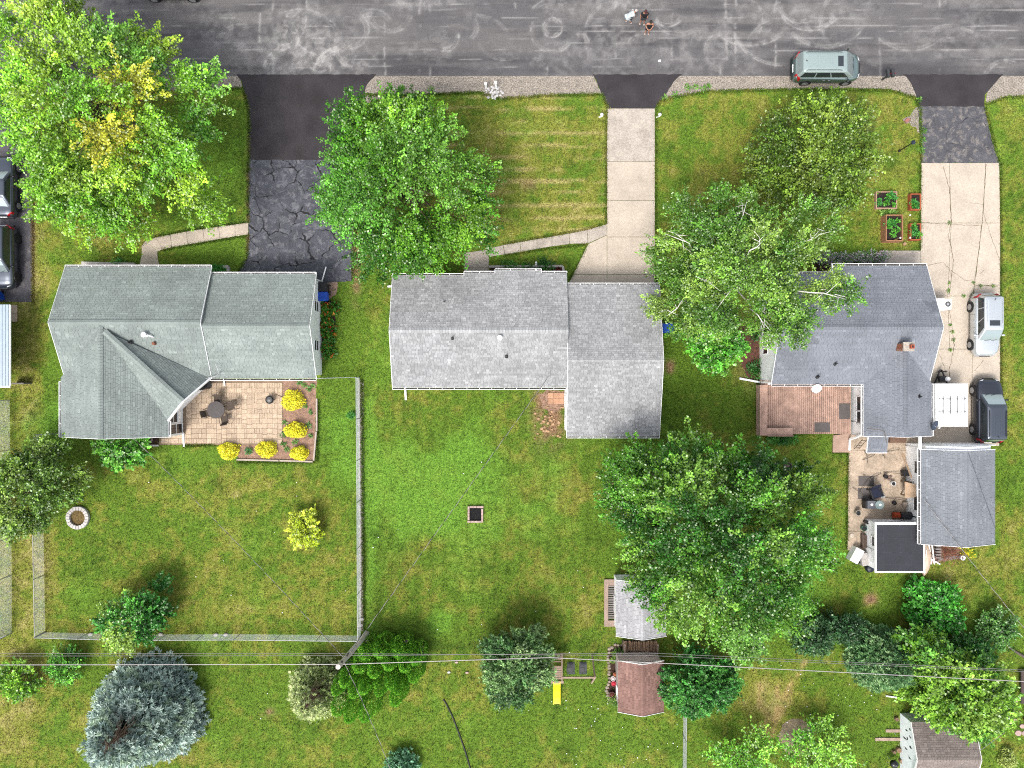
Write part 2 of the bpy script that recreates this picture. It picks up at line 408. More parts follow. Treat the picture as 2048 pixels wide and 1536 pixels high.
m_gravel = M('pale_gravel', C(172, 162, 150), rough=0.95, var=0.16, scale=2.2, fine=0.55, fscale=11.0, bump=0.8, bscale=26.0, spec=0.2)
m_newasph = M('fresh_black_asphalt', C(66, 62, 65), rough=0.85, var=0.28, scale=0.6, fine=0.18, fscale=30.0, bump=0.3, bscale=60.0, spec=0.25)
def shoulder(pts, label, seed):
    return sheet('gravel_shoulder', pts, 0.006, m_gravel, label=label, cat='gravel', jit=0.07, seed=seed)
shoulder([(420, 148), (478, 148), (484, 176), (430, 178)], 'short gravel shoulder beside the mailbox under the big yellow-green maple', 3)
shoulder([(300, 148), (420, 148), (430, 178), (300, 182)], 'gravel shoulder hidden under the maple at the left of the street', 13)
shoulder([(745, 148), (1188, 148), (1203, 188), (1100, 190), (1000, 198), (975, 196), (960, 184), (870, 188), (800, 190), (760, 198), (722, 208), (727, 184)], 'long gravel shoulder in front of the middle house', 4)
shoulder([(1352, 148), (1818, 148), (1830, 178), (1848, 200), (1780, 180), (1700, 176), (1600, 178), (1500, 180), (1420, 182), (1350, 194), (1316, 202), (1330, 180)], 'gravel shoulder under the parked minivan', 5)
shoulder([(1996, 148), (2500, 148), (2500, 192), (2010, 194), (1972, 208), (1976, 182)], 'gravel shoulder at the far right of the street', 6)
shoulder([(-900, 148), (300, 148), (300, 182), (80, 186), (-900, 186)], 'gravel shoulder left of the big yellow-green maple', 7)
sheet('gravel_shoulder', [(-60, ROAD_N - 0.3), (60, ROAD_N - 0.3), (60, ROAD_N + 1.1), (-60, ROAD_N + 1.1)], 0.006, m_gravel, px=False, label='gravel shoulder on the far side of the street', cat='gravel')

def apron(pts, label, seed):
    return sheet('driveway_apron', pts, 0.022, m_newasph, label=label, cat='apron', jit=0.03, seed=seed)
apron([(474, 149), (752, 149), (735, 168), (722, 196), (712, 212), (708, 320), (498, 320), (497, 230), (492, 195), (482, 162)], 'fresh black asphalt apron of the left house driveway', 1)
apron([(1184, 149), (1364, 149), (1350, 160), (1330, 190), (1310, 217), (1216, 217), (1204, 190), (1192, 160)], 'dark funnel shaped asphalt apron of the middle driveway', 2)
apron([(1806, 149), (2006, 149), (1996, 158), (1970, 190), (1968, 213), (1836, 213), (1832, 190), (1818, 160)], 'dark asphalt apron of the right driveway by the letterbox', 3)

# old cracked asphalt
def crack_mat(name, base, light, crack, scale, width, seed):
    m = M(name, base, rough=0.85, var=0.25, scale=1.2, fine=0.3, fscale=14.0, bump=0.4, bscale=40.0)
    t = m.node_tree; L = t.links; b = t.nodes['Principled BSDF']
    src = b.inputs['Base Color'].links[0].from_socket
    geo = [n for n in t.nodes if n.type == 'NEW_GEOMETRY'][0]
    n1 = nd(t, 'ShaderNodeTexNoise'); n1.inputs['Scale'].default_value = 1.1; n1.inputs['Detail'].default_value = 4
    ad = nd(t, 'ShaderNodeVectorMath', operation='MULTIPLY_ADD'); ad.inputs[1].default_value = (1.1, 1.1, 0); ad.inputs[2].default_value = (seed, seed * 2.3, 0)
    L.new(geo.outputs['Position'], n1.inputs['Vector'])
    L.new(n1.outputs['Color'], ad.inputs[0])
    a2 = nd(t, 'ShaderNodeVectorMath', operation='ADD'); L.new(geo.outputs['Position'], a2.inputs[0]); L.new(ad.outputs[0], a2.inputs[1])
    v = nd(t, 'ShaderNodeTexVoronoi', feature='DISTANCE_TO_EDGE', voronoi_dimensions='2D'); v.inputs['Scale'].default_value = scale
    L.new(a2.outputs[0], v.inputs['Vector'])
    msk = nd(t, 'ShaderNodeTexNoise'); msk.inputs['Scale'].default_value = 0.55; L.new(a2.outputs[0], msk.inputs['Vector'])
    wd = nd(t, 'ShaderNodeMapRange'); wd.inputs['From Min'].default_value = 0.41; wd.inputs['From Max'].default_value = 0.62; wd.inputs['To Min'].default_value = 0.0; wd.inputs['To Max'].default_value = width
    L.new(msk.outputs['Fac'], wd.inputs['Value'])
    lt = nd(t, 'ShaderNodeMath', operation='LESS_THAN'); L.new(v.outputs['Distance'], lt.inputs[0]); L.new(wd.outputs[0], lt.inputs[1])
    n3 = nd(t, 'ShaderNodeTexNoise'); n3.inputs['Scale'].default_value = 2.2; n3.inputs['Detail'].default_value = 8; n3.inputs['Roughness'].default_value = 0.75
    L.new(a2.outputs[0], n3.inputs['Vector'])
    r3 = nd(t, 'ShaderNodeMapRange'); r3.inputs['From Min'].default_value = 0.50; r3.inputs['From Max'].default_value = 0.68; r3.inputs['To Max'].default_value = 0.75
    L.new(n3.outputs['Fac'], r3.inputs['Value'])
    m1 = nd(t, 'ShaderNodeMix', data_type='RGBA'); L.new(r3.outputs[0], m1.inputs['Factor']); L.new(src, m1.inputs['A']); m1.inputs['B'].default_value = (*light, 1)
    m2 = nd(t, 'ShaderNodeMix', data_type='RGBA'); L.new(lt.outputs[0], m2.inputs['Factor']); L.new(m1.outputs['Result'], m2.inputs['A']); m2.inputs['B'].default_value = (*crack, 1)
    L.new(m2.outputs['Result'], b.inputs['Base Color'])
    return m
m_oldasph = crack_mat('cracked_old_asphalt', C(86, 88, 97), C(160, 160, 166), C(34, 34, 40), 0.75, 0.042, 3.0)
m_oldasph2 = crack_mat('worn_patched_asphalt', C(92, 92, 98), C(182, 172, 160), C(52, 52, 58), 0.5, 0.012, 8.0)
m_oldasph3 = crack_mat('neighbour_asphalt', C(88, 86, 92), C(140, 136, 136), C(60, 60, 64), 0.45, 0.01, 21.0)
sheet('driveway', [(497, 319), (708, 319), (712, 400), (708, 480), (704, 562), (640, 566), (470, 548), (478, 540), (494, 516), (498, 470), (496, 400)], 0.018, m_oldasph, jit=0.03,
      label='old asphalt driveway with a web of black sealed cracks', cat='driveway')
sheet('driveway', [(1836, 212), (1969, 212), (1976, 250), (1990, 300), (1998, 326), (1842, 326), (1840, 270)], 0.018, m_oldasph2, jit=0.04, label='worn grey asphalt stretch between black apron and concrete driveway', cat='driveway')
sheet('driveway', [(-420, 150), (20, 150), (60, 190), (66, 320), (64, 604), (-420, 604)], 0.016, m_oldasph3, jit=0.03, label='grey asphalt drive under the two dark cars at the left edge', cat='driveway')

# concrete: every slab is a piece
m_conc = M('warm_concrete', C(218, 204, 186), rough=0.9, var=0.10, scale=0.8, fine=0.10, fscale=9.0, bump=0.25, bscale=40.0, rand=0.05, spec=0.3)
m_concold = M('weathered_concrete', C(204, 193, 180), rough=0.92, var=0.16, scale=1.3, fine=0.2, fscale=12.0, bump=0.3, bscale=30.0, rand=0.05, spec=0.3)
m_concpat = M('stained_concrete', C(206, 186, 164), rough=0.92, var=0.30, scale=0.9, fine=0.16, fscale=7.0, bump=0.3, bscale=30.0, rand=0.05, spec=0.3)
m_crack = M('open_joint', C(124, 112, 88), rough=1.0, var=0.4, scale=4.0)
def shrink(q, d):
    cx = sum(p[0] for p in q) / len(q); cy = sum(p[1] for p in q) / len(q)
    n = len(q); out = []
    ar = sum(q[i][0] * q[(i + 1) % n][1] - q[(i + 1) % n][0] * q[i][1] for i in range(n))
    sg = 1 if ar > 0 else -1
    for i in range(n):
        p0, p1, p2 = Vector(q[i - 1]), Vector(q[i]), Vector(q[(i + 1) % n])
        a = (p1 - p0).normalized(); b = (p2 - p1).normalized()
        na = Vector((-a.y, a.x)) * sg; nb = Vector((-b.y, b.x)) * sg
        m_ = (na + nb); m_ = m_ / max(0.3, m_.dot(na)) if m_.length > 1e-6 else na
        out.append(tuple(p1 + m_ * d))
    return out if sg > 0 else out[::-1]
def slab(parent, pts, mat, top=0.045, gap=0.012, px=True, name='slab'):
    q = [at(*p)[:2] for p in pts] if px else pts
    q = shrink(q, gap)
    b = MB(); n = len(q)
    e = shrink(q, 0.015)
    b.prism(q, -0.05, top - 0.012); b.f.pop(1); b.m.pop(); b.c.pop()
    b.mesh([(x, y, top - 0.012) for x, y in q] + [(x, y, top) for x, y in e], [(i, (i + 1) % n, n + (i + 1) % n, n + i) for i in range(n)] + [tuple(range(n, 2 * n))])
    return b.build(name, mat, parent)
def grass_crack(parent, pts, wd=0.02, z=0.0485, seed=0):
    rr = random.Random(seed); q = dense([at(*p)[:2] for p in pts], 0.18, 0.035, False, seed)
    b = MB(); L = []; Rr = []
    for i, (x, y) in enumerate(q):
        x0, y0 = q[max(i - 1, 0)]; x1, y1 = q[min(i + 1, len(q) - 1)]
        d = math.hypot(x1 - x0, y1 - y0) + 1e-6; nx, ny = -(y1 - y0) / d, (x1 - x0) / d
        k = wd * rr.uniform(0.25, 1.0)
        L.append((x + nx * k, y + ny * k, z)); Rr.append((x - nx * k, y - ny * k, z))
    for i in range(len(q) - 1): b.poly([Rr[i], Rr[i + 1], L[i + 1], L[i]])
    return b.build('crack', m_crack, parent)

d1 = thing('driveway', 'straight pale concrete driveway of the middle house', 'driveway', at(1262, 400), kind='structure')
slab(d1, [(1215, 217), (1310, 217), (1310, 323), (1213, 323)], m_concold)
for y0, y1 in ((323, 401), (401, 474), (474, 549), (549, 572)):
    slab(d1, [(1214, y0), (1310, y0), (1310, y1), (1214, y1)], m_conc)
slab(d1, [(1176, 488), (1214, 470), (1214, 549), (1146, 549)], m_conc)
slab(d1, [(1146, 549), (1214, 549), (1214, 574), (1133, 574)], m_conc)
wk = thing('walkway', 'slanting concrete walk from the middle driveway to the front door', 'walkway', at(1080, 480), kind='structure')
up = [(1214, 448), (1174, 460), (1138, 467), (1104, 473), (1074, 478), (1040, 484), (1006, 490), (968, 500)]
dn = [(1214, 470), (1176, 487), (1140, 488), (1104, 493), (1074, 498), (1042, 504), (1010, 509), (978, 514)]
for i in range(len(up) - 1): slab(wk, [up[i], up[i + 1], dn[i + 1], dn[i]], m_concold)
slab(wk, [(928, 506), (968, 500), (978, 514), (978, 536), (928, 536)], m_concold)
slab(wk, [(928, 536), (978, 536), (978, 560), (928, 560)], m_concold, top=0.12)
wl = thing('walkway', 'curved concrete walk from the cracked driveway to the left house', 'walkway', at(390, 480), kind='structure')
up = [(497, 445), (470, 449), (438, 453), (406, 458), (373, 463), (341, 469), (312, 475), (292, 481), (284, 492), (284, 510), (278, 536)]
dn = [(497, 469), (471, 473), (440, 478), (409, 484), (376, 489), (344, 495), (326, 499), (315, 503), (315, 508), (316, 520), (322, 540)]
for i in range(len(up) - 1): slab(wl, [up[i], up[i + 1], dn[i + 1], dn[i]], m_conc, gap=0.008 if i < 6 else 0.0)
d3 = thing('driveway', 'wide cracked concrete driveway right of the slate grey house', 'driveway', at(1920, 600), kind='structure')
for pts in ([(1842, 326), (1898, 326), (1902, 446), (1841, 446)], [(1898, 326), (1971, 326), (1964, 446), (1902, 446)], [(1971, 326), (1998, 326), (2000, 446), (1964, 446)],
            [(1841, 446), (1902, 446), (1895, 592), (1841, 592)], [(1902, 446), (1964, 446), (1945, 592), (1895, 592)], [(1964, 446), (2000, 446), (2000, 570), (1948, 572)],
            [(1841, 592), (1895, 592), (1899, 698), (1841, 698)], [(1895, 592), (1945, 592), (1944, 698), (1899, 698)], [(1948, 572), (2000, 570), (2000, 700), (1944, 700)],
            [(1841, 698), (1944, 698), (1944, 792), (1841, 792)], [(1944, 700), (2000, 700), (2000, 800), (1944, 800)],
            [(1841, 792), (1944, 792), (1944, 892), (1841, 892)], [(1944, 800), (2000, 800), (1998, 892), (1944, 892)]):
    slab(d3, pts, m_conc)
for i, pl in enumerate(([(1886, 334), (1898, 380), (1902, 446), (1896, 470), (1906, 520), (1897, 590)], [(1842, 445), (1962, 452)], [(1971, 330), (1966, 420), (1946, 590), (1943, 690)], [(1966, 425), (1980, 470), (1998, 520)],
                        [(1940, 405), (1966, 410)], [(1855, 532), (1884, 524), (1897, 536), (1902, 556)], [(1900, 540), (1930, 562), (1944, 560)], [(1896, 600), (1904, 660), (1908, 690), (1898, 740), (1896, 790)], [(1946, 570), (1996, 574)],
                        [(1875, 700), (1892, 745)], [(1948, 742), (1966, 720)], [(1958, 548), (1968, 540)])):
    grass_crack(d3, pl, 0.028 if i in (0, 2, 7) else 0.018, seed=i)
wf = thing('walkway', 'short concrete front walk joining the right driveway below the garden boxes', 'walkway', at(1800, 515), kind='structure')
slab(wf, [(1758, 501), (1841, 501), (1841, 560), (1758, 560)], m_concold)
pt = thing('back_patio', 'stained concrete patio slab between deck and garage', 'patio', at(1750, 1000), kind='structure')
slab(pt, [(1697, 900), (1820, 900), (1820, 1062), (1695, 1062)], m_concpat)
slab(pt, [(1695, 1062), (1820, 1062), (1820, 1120), (1694, 1100)], m_concpat)
slab(pt, [(1665, 870), (1700, 866), (1700, 905), (1664, 905)], M('pink_concrete', C(204, 172, 152), var=0.15, scale=2), top=0.10)
slab(pt, [(1820, 866), (1845, 866), (1845, 900), (1820, 900)], m_concpat)
sheet('paved_corner', [(1700, 868), (1850, 868), (1850, 904), (1700, 904)], 0.012, m_concpat, label='dirty paved strip between slate grey house and garage', cat='paving', jit=0.02)
# ------------------------------------------------------------------ building kit
m_white = M('white_vinyl_siding', (0.80, 0.81, 0.82), rough=0.6, var=0.05, scale=1.5, spec=0.3)
m_trim = M('white_trim', (0.78, 0.78, 0.78), rough=0.5, var=0.04, scale=2.0)
m_glass = M('window_glass', (0.012, 0.014, 0.018), rough=0.08, var=0.0, spec=0.6)
m_dark = M('black_plastic', C(38, 38, 42), rough=0.5, var=0.1)
m_shg = M('asphalt_shingles', attr=True, rough=0.95, var=0.14, scale=0.5, fine=0.16, fscale=22.0, spec=0.15, bump=0.15, bscale=60)
m_soil = M('bare_soil', C(172, 138, 118), rough=1.0, var=0.3, scale=3.0, fine=0.35, fscale=16.0, bump=0.7, bscale=20.0)
m_mulch = M('dark_mulch', C(74, 50, 42), rough=1.0, var=0.3, scale=4.0, fine=0.4, fscale=20.0, bump=0.7, bscale=24.0)

class Bars:
    def __init__(s): s.l = []
    def bar(s, *a):
        b = MB(); b.bar(*a); s.l.append(b)

class Roof:
    def __init__(s, col, seed=0, jit=0.16, tab=0.30, course=0.145, streak=0.1):
        s.slopes = []; s.caps = []; s.trim = Bars(); s.gut = Bars(); s.gutters = []; s.col = col; s.r = random.Random(seed); s.jit = jit; s.tab = tab; s.course = course; s.patch = []; s.streak = streak
    def shade(s, k): return tuple(min(1, c * k) for c in s.col)
    def slope(s, P, th=0.10):
        """P: coplanar convex outline of one slope, any order round"""
        P = [Vector(p) for p in P]
        n = (P[1] - P[0]).cross(P[2] - P[0]).normalized()
        if n.z < 0: P = P[::-1]; n = -n
        deck, sh = MB(), MB(); s.slopes.append((deck, sh))
        deck.poly(P, 0); m = len(P)
        low = [p - Vector((0, 0, th)) for p in P]
        deck.poly(low[::-1], 1)
        for i in range(m): deck.poly([P[i], low[i], low[(i + 1) % m], P[(i + 1) % m]], 1)
        upv = (Vector((0, 0, 1)) - n * n.z).normalized(); u = upv.cross(n)
        O = P[0]
        q = [((p - O).dot(u), (p - O).dot(upv)) for p in P]
        vmin = min(b for a, b in q); vmax = max(b for a, b in q)
        def ext(v):
            xs = []
            for i in range(m):
                (a0, b0), (a1, b1) = q[i], q[(i + 1) % m]
                if abs(b1 - b0) < 1e-9:
                    if abs(v - b0) < 1e-6: xs += [a0, a1]
                    continue
                t = (v - b0) / (b1 - b0)
                if -1e-9 <= t <= 1 + 1e-9: xs.append(a0 + (a1 - a0) * t)
            return (min(xs), max(xs)) if xs else None
        k = 0; v = vmin
        while v < vmax - 0.02:
            v1 = min(v + s.course, vmax)
            e0, e1 = ext(min(max(v, vmin + 1e-4), vmax - 1e-4)), ext(min(max(v1, vmin + 1e-4), vmax - 1e-4))
            if e0 and e1:
                lo, hi = min(e0[0], e1[0]), max(e0[1], e1[1])
                a = lo - s.r.uniform(0, s.tab)
                row = 1 + s.r.uniform(-1, 1) * 0.05
                while a < hi:
                    w_ = s.tab * s.r.uniform(0.7, 1.25); a1 = a + w_
                    b0, b1 = min(max(a, e0[0]), e0[1]), min(max(a1 - 0.012, e0[0]), e0[1])
                    t0, t1 = min(max(a, e1[0]), e1[1]), min(max(a1 - 0.012, e1[0]), e1[1])
                    if (b1 - b0) + (t1 - t0) > 0.03:
                        hgt = 0.014 * s.r.uniform(0.7, 1.3)
                        pt = lambda uu, vv, hh: O + u * uu + upv * vv + n * hh
                        A, B, Cc, D = pt(b0, v, hgt), pt(b1, v, hgt), pt(t1, v1, 0.003), pt(t0, v1, 0.003)
                        kk = row * (1 + s.r.uniform(-1, 1) * s.jit)
                        if s.r.random() < 0.06: kk *= 1.18
                        for (x0, x1, y0, y1, f) in s.patch:
                            if x0 < A.x < x1 and y0 < A.y < y1: kk *= f
                        c = s.shade(kk)
                        sh.poly([A, B, Cc, D], 0, c)
                        sh.poly([pt(b0, v, 0.001), pt(b1, v, 0.001), B, A], 0, s.shade(kk * 0.9))
                    a = a1
            v = v1; k += 1
    def ridge(s, p, q, wd=0.16, step=0.2, bright=1.12, jit=0.1, lift=0.035):
        p, q = Vector(p), Vector(q); d = q - p; L = d.length; d.normalize()
        cap = MB(); s.caps.append(cap)
        sd = d.cross(Vector((0, 0, 1))).normalized(); n = max(1, int(L / step))
        for i in range(n):
            a = p + d * (L * i / n); b = p + d * (L * (i + 1) / n - 0.012); up = Vector((0, 0, lift)); dz = Vector((0, 0, wd * 0.42))
            c = s.shade(bright * (1 + s.r.uniform(-jit, jit)))
            for g in (1, -1):
                f = [a + up, a + sd * g * wd - dz + up, b + sd * g * wd - dz + up * 0.55, b + up * 0.55]
                cap.poly(f if g < 0 else f[::-1], 0, c)
            f = [b + sd * wd - dz + up * 0.5, b + up * 0.5, b - sd * wd - dz + up * 0.5, b - Vector((0, 0, 0.03))]
            cap.poly(f, 0, s.shade(0.45))
            for g in (1, -1):
                e0, e1 = a + sd * g * wd - dz + up, b + sd * g * wd - dz + up * 0.55
                dn_ = Vector((0, 0, -0.05)); f = [e0, e0 + dn_, e1 + dn_, e1]
                cap.poly(f if g < 0 else f[::-1], 0, s.shade(0.55))
    def gable(s, x0, x1, y0, y1, axis, ze, zr, y0b=None, rake=True, cap=True):
        """two slopes, the ridge along axis; returns ridge ends"""
        if axis == 'x':
            ym = (y0 + y1) / 2
            s.slope([(x0, y1, ze), (x1, y1, ze), (x1, ym, zr), (x0, ym, zr)]); s.slope([(x0, y0, ze), (x1, y0, ze), (x1, ym, zr), (x0, ym, zr)])
            a, b = (x0, ym, zr), (x1, ym, zr)
            ends = [(x0, y0, y1), (x1, y0, y1)]
            if rake:
                for x, g in ((x0, -1), (x1, 1)):
                    for y in (y0, y1): s.trim.bar((x + g * 0.012, y, ze - 0.02), (x + g * 0.012, ym, zr - 0.02), 0.022, 0.14)
        else:
            xm = (x0 + x1) / 2
            s.slope([(x0, y0, ze), (x0, y1, ze), (xm, y1, zr), (xm, y0, zr)]); s.slope([(x1, y0, ze), (x1, y1, ze), (xm, y1, zr), (xm, y0, zr)])
            a, b = (xm, y0, zr), (xm, y1, zr)
            if rake:
                for y, g in ((y0, -1), (y1, 1)):
                    for x in (x0, x1): s.trim.bar((x, y + g * 0.012, ze - 0.02), (xm, y + g * 0.012, zr - 0.02), 0.022, 0.14)
        if cap: s.ridge(a, b)
        return a, b
    def gutter(s, p, q, side, z, wd=0.12):
        """open white gutter with hangers; side: outward unit vector"""
        p = Vector((p[0], p[1], z)); q = Vector((q[0], q[1], z)); o = Vector((side[0], side[1], 0)); d = (q - p); L = d.length; d.normalize()
        p = p + o * 0.014; q = q + o * 0.014
        gut, gd = MB(), MB(); s.gutters.append((gut, gd))
        gut.bar(p + o * wd + Vector((0, 0, -0.04)), q + o * wd + Vector((0, 0, -0.04)), 0.03, 0.10)
        gut.bar(p + o * 0.006 + Vector((0, 0, -0.05)), q + o * 0.006 + Vector((0, 0, -0.05)), 0.012, 0.09)
        gd.bar(p + o * (wd / 2) + Vector((0, 0, -0.085)), q + o * (wd / 2) + Vector((0, 0, -0.085)), wd - 0.045, 0.014)
        n = max(1, int(L / 0.85))
        for i in range(n + 1):
            c = p + d * (L * i / n)
            gut.bar(c + o * 0.012 + Vector((0, 0, -0.004)), c + o * (wd - 0.014) + Vector((0, 0, -0.004)), 0.03, 0.012)
    def finish(s, parent, deckcol):
        for deck, sh in s.slopes:
            dk = deck.build('roof_slope', [M(deckcol[0], deckcol[1], rough=0.95), m_trim], parent)
            if sh.f: sh.build('shingles', m_shg, dk, kind='stuff', col=True)
        for c in s.caps: c.build('ridge_cap', m_shg, parent, kind='stuff', col=True)
        for t in s.trim.l: t.build('rake_board', m_trim, parent)
        for t in s.gut.l: t.build('gutter_end', m_trim, parent)
        for g, d in s.gutters:
            g = g.build('gutter', m_trim, parent, kind='stuff')
            d.build('gutter_bed', M('dark_gutter_bed', C(70, 68, 66), rough=0.9), g)  # floor of the gutter, darker than its white sides
def walls(parent, parts, mat=None):
    for p in parts:
        b = MB()
        if p[0] == 'box': b.box(*p[1:])
        else:
            _, x0, x1, y0, y1, axis, ze, zr = p
            if axis == 'x':
                ym = (y0 + y1) / 2; sec = [(y0, 0), (y1, 0), (y1, ze), (ym, zr), (y0, ze)]
                A = [(x0, y, z) for y, z in sec]; B = [(x1, y, z) for y, z in sec]
            else:
                xm = (x0 + x1) / 2; sec = [(x0, 0), (x1, 0), (x1, ze), (xm, zr), (x0, ze)]
                A = [(x, y1, z) for x, z in sec]; B = [(x, y0, z) for x, z in sec]
            b.poly(A[::-1]); b.poly(B)
            for i in range(5): b.poly([A[i], A[(i + 1) % 5], B[(i + 1) % 5], B[i]])
        b.build('wall', mat or m_white, parent)
def window(parent, x, y, z, face, w_, h_, mull=True, name='window', frame=None, glass=None, ft=0.07):
    """face: 'e','w','n','s' - the way it looks; x, y on the wall plane, z the sill"""
    ux, uy, ox, oy = {'e': (0, 1, 1, 0), 'w': (0, 1, -1, 0), 'n': (1, 0, 0, 1), 's': (1, 0, 0, -1)}[face]
    b = MB(); g = MB()
    P = lambda a, o_, zz: (x + ux * a + ox * o_, y + uy * a + oy * o_, zz)
    t = 0.05
    b.bar(P(-w_ / 2, t / 2, z), P(w_ / 2, t / 2, z), ft, t + 0.03); b.bar(P(-w_ / 2, t / 2, z + h_), P(w_ / 2, t / 2, z + h_), ft, t)
    for a in ((-w_ / 2), (w_ / 2)): b.bar(P(a, t / 2, z + 0.02), P(a, t / 2, z + h_ - 0.02), ft, t)
    if mull: b.bar(P(-w_ / 2, t / 2 - 0.01, z + h_ / 2), P(w_ / 2, t / 2 - 0.01, z + h_ / 2), 0.05, t)
    o = b.build(name, frame or m_trim, parent)
    q = [P(-w_ / 2, 0.012, z), P(w_ / 2, 0.012, z), P(w_ / 2, 0.012, z + h_), P(-w_ / 2, 0.012, z + h_)]
    n = (Vector(q[1]) - Vector(q[0])).cross(Vector(q[2]) - Vector(q[0]))
    if n.dot(Vector((ox, oy, 0))) < 0: q = q[::-1]
    g.poly(q); g.build('pane', glass or m_glass, o)
    return o
def door(parent, x, y, face, w_=0.95, h_=2.05, mat=None, z=0.12):
    ux, uy, ox, oy = {'e': (0, 1, 1, 0), 'w': (0, 1, -1, 0), 'n': (1, 0, 0, 1), 's': (1, 0, 0, -1)}[face]
    b = MB()
    P = lambda a, o_, zz: (x + ux * a + ox * o_, y + uy * a + oy * o_, zz)
    p0, p1 = P(-w_ / 2, 0.002, z), P(w_ / 2, 0.05, z); b.box(min(p0[0], p1[0]), max(p0[0], p1[0]), min(p0[1], p1[1]), max(p0[1], p1[1]), z, z + h_)
    o = b.build('door', mat or m_trim, parent)
    k = MB(); k.bar(P(w_ * 0.38, 0.05, z + 1.0), P(w_ * 0.38, 0.09, z + 1.0), 0.06); k.build('handle', M('brushed_metal', C(150, 150, 150), metal=0.8, rough=0.35), o)
    return o
def downspout(parent, pts, wd=0.075):
    b = MB()
    for p, q in zip(pts[:-1], pts[1:]): b.bar(p, q, wd, wd * 0.85)
    return b.build('downspout', m_trim, parent)
def vent(parent, px, py, z, kind='pipe'):
    x, y, _ = at(px, py, z); b = MB()
    if kind == 'pipe':
        b.lathe([(0.16, z - 0.04), (0.09, z + 0.05), (0.055, z + 0.06), (0.055, z + 0.32), (0.04, z + 0.325)], x, y, 10); return b.build('vent_pipe', m_dark, parent)
    b.lathe([(0.14, z - 0.05), (0.1, z + 0.02), (0.07, z + 0.05), (0.07, z + 0.3), (0.17, z + 0.33), (0.17, z + 0.36), (0.0, z + 0.44)], x, y, 12); return b.build('vent_cap', m_trim, parent)

# ------------------------------------------------------------------ left house
ZE = 2.6
hl = thing('house', 'greenish grey shingled house with an angled bay roof, left of the photo', 'house', at(300, 700))
hx0, hx1, hx2 = ax(130, ZE), ax(423, ZE), ax(632, ZE)
hyn, hyg, hys = ay(534, ZE), ay(548, ZE), ay(757, ZE)
zr1, zr2 = 4.42, 4.2
rl = Roof(C(155, 165, 161), seed=2, jit=0.09)
ym1 = (hyn + hys) / 2 - 0.12; ym2 = (hyg + hys) / 2 - 0.1
rl.slope([(hx0, hyn, ZE), (hx1, hyn, ZE), (hx1, ym1, zr1), (hx0, ym1, zr1)]); rl.slope([(hx0, hys, ZE), (hx1, hys, ZE), (hx1, ym1, zr1), (hx0, ym1, zr1)])
rl.slope([(hx1 - 0.02, hyg, ZE - 0.05), (hx2, hyg, ZE - 0.05), (hx2, ym2, zr2), (hx1 - 0.02, ym2, zr2)]); rl.slope([(hx1 - 0.02, hys + 0.03, ZE - 0.05), (hx2, hys + 0.03, ZE - 0.05), (hx2, ym2, zr2), (hx1 - 0.02, ym2, zr2)])
for x, g, ys_, yn_, z_, yr, zz in ((hx0, -1, hys, hyn, ZE, ym1, zr1), (hx2, 1, hys, hyg, ZE - 0.05, ym2, zr2), (hx1, 1, hys, hyn, ZE, ym1, zr1)):
    for y in (ys_, yn_): rl.trim.bar((x + g * 0.012, y, z_ - 0.05), (x + g * 0.012, yr, zz - 0.05), 0.022, 0.10)
rl.ridge((hx0 + 0.1, ym1, zr1), (hx1, ym1, zr1), bright=1.02, jit=0.04, wd=0.17, lift=0.06); rl.ridge((hx1, ym2, zr2), (hx2, ym2, zr2), bright=1.02, jit=0.04, wd=0.17, lift=0.05)
# rear wing, ridge north-south, and the angled bay
wx0, wx1, wys = ax(122, ZE), ax(337, ZE), ay(874, ZE)
wxm = (wx0 + wx1) / 2; zw = zr1 - 0.06
yv = ym1 - 0.25
vw = (wx0, hys + 0.0, ZE); ve = (wx1, hys, ZE)
rl.slope([(wx0, wys, ZE + 0.004), (wx0, hys + 0.06, ZE + 0.004), (wxm, yv, zw), (wxm, wys, zw)]); rl.slope([(wx1, wys, ZE + 0.004), (wx1, hys + 0.06, ZE + 0.004), (wxm, yv, zw), (wxm, wys, zw)])
rl.ridge((wxm, wys, zw), (wxm, yv, zw), bright=1.02, jit=0.04, wd=0.17, lift=0.05)
A_, B_ = (wxm + 0.28, yv - 0.35, zw + 0.03), (ax(366, 4.2), ay(803, 4.2), zw - 0.02)
C_, D_ = (ax(419, ZE), hys + 0.02, ZE + 0.02), (ax(336, ZE), ay(840, ZE), ZE + 0.02)
rl.slope([A_, B_, C_]); rl.slope([A_, B_, D_])
rl.ridge(A_, B_, bright=1.04, jit=0.04, wd=0.2, lift=0.05)
for p, q in ((B_, C_), (B_, D_)):
    o_ = Vector((0.03, -0.03, -0.05)); rl.trim.bar(Vector(p) + o_, Vector(q) + o_, 0.10, 0.15)
for y, x in ((wys, wx0), (wys, wx1)): rl.trim.bar((x, y - 0.012, ZE - 0.05), (wxm, y - 0.012, zw - 0.05), 0.022, 0.1)
rl.gutter((hx0, hyn), (hx1, hyn), (0, 1), ZE); rl.gutter((hx1, hyg), (hx2, hyg), (0, 1), ZE - 0.05)
rl.gutter((ax(420, ZE), hys), (hx2, hys), (0, -1), ZE - 0.05); rl.gutter((wx0, wys), (wx0, hys - 0.2), (-1, 0), ZE); rl.gutter((wx1, wys), (wx1, ay(842, ZE)), (1, 0), ZE)
rl.finish(hl, ('green_grey_roof_felt', C(64, 70, 68)))
ov = 0.28
walls(hl, [('g', hx0 + ov, hx1 - 0.1, hys + ov, hyn - ov, 'x', ZE - 0.12, zr1 - 0.14), ('g', hx1 - 0.1, hx2 - ov, hys + ov, hyg - ov, 'x', ZE - 0.16, zr2 - 0.14),
           ('g', wx0 + ov, wx1 - ov, wys + 0.3, hys + 0.4, 'y', ZE - 0.12, zw - 0.16)])
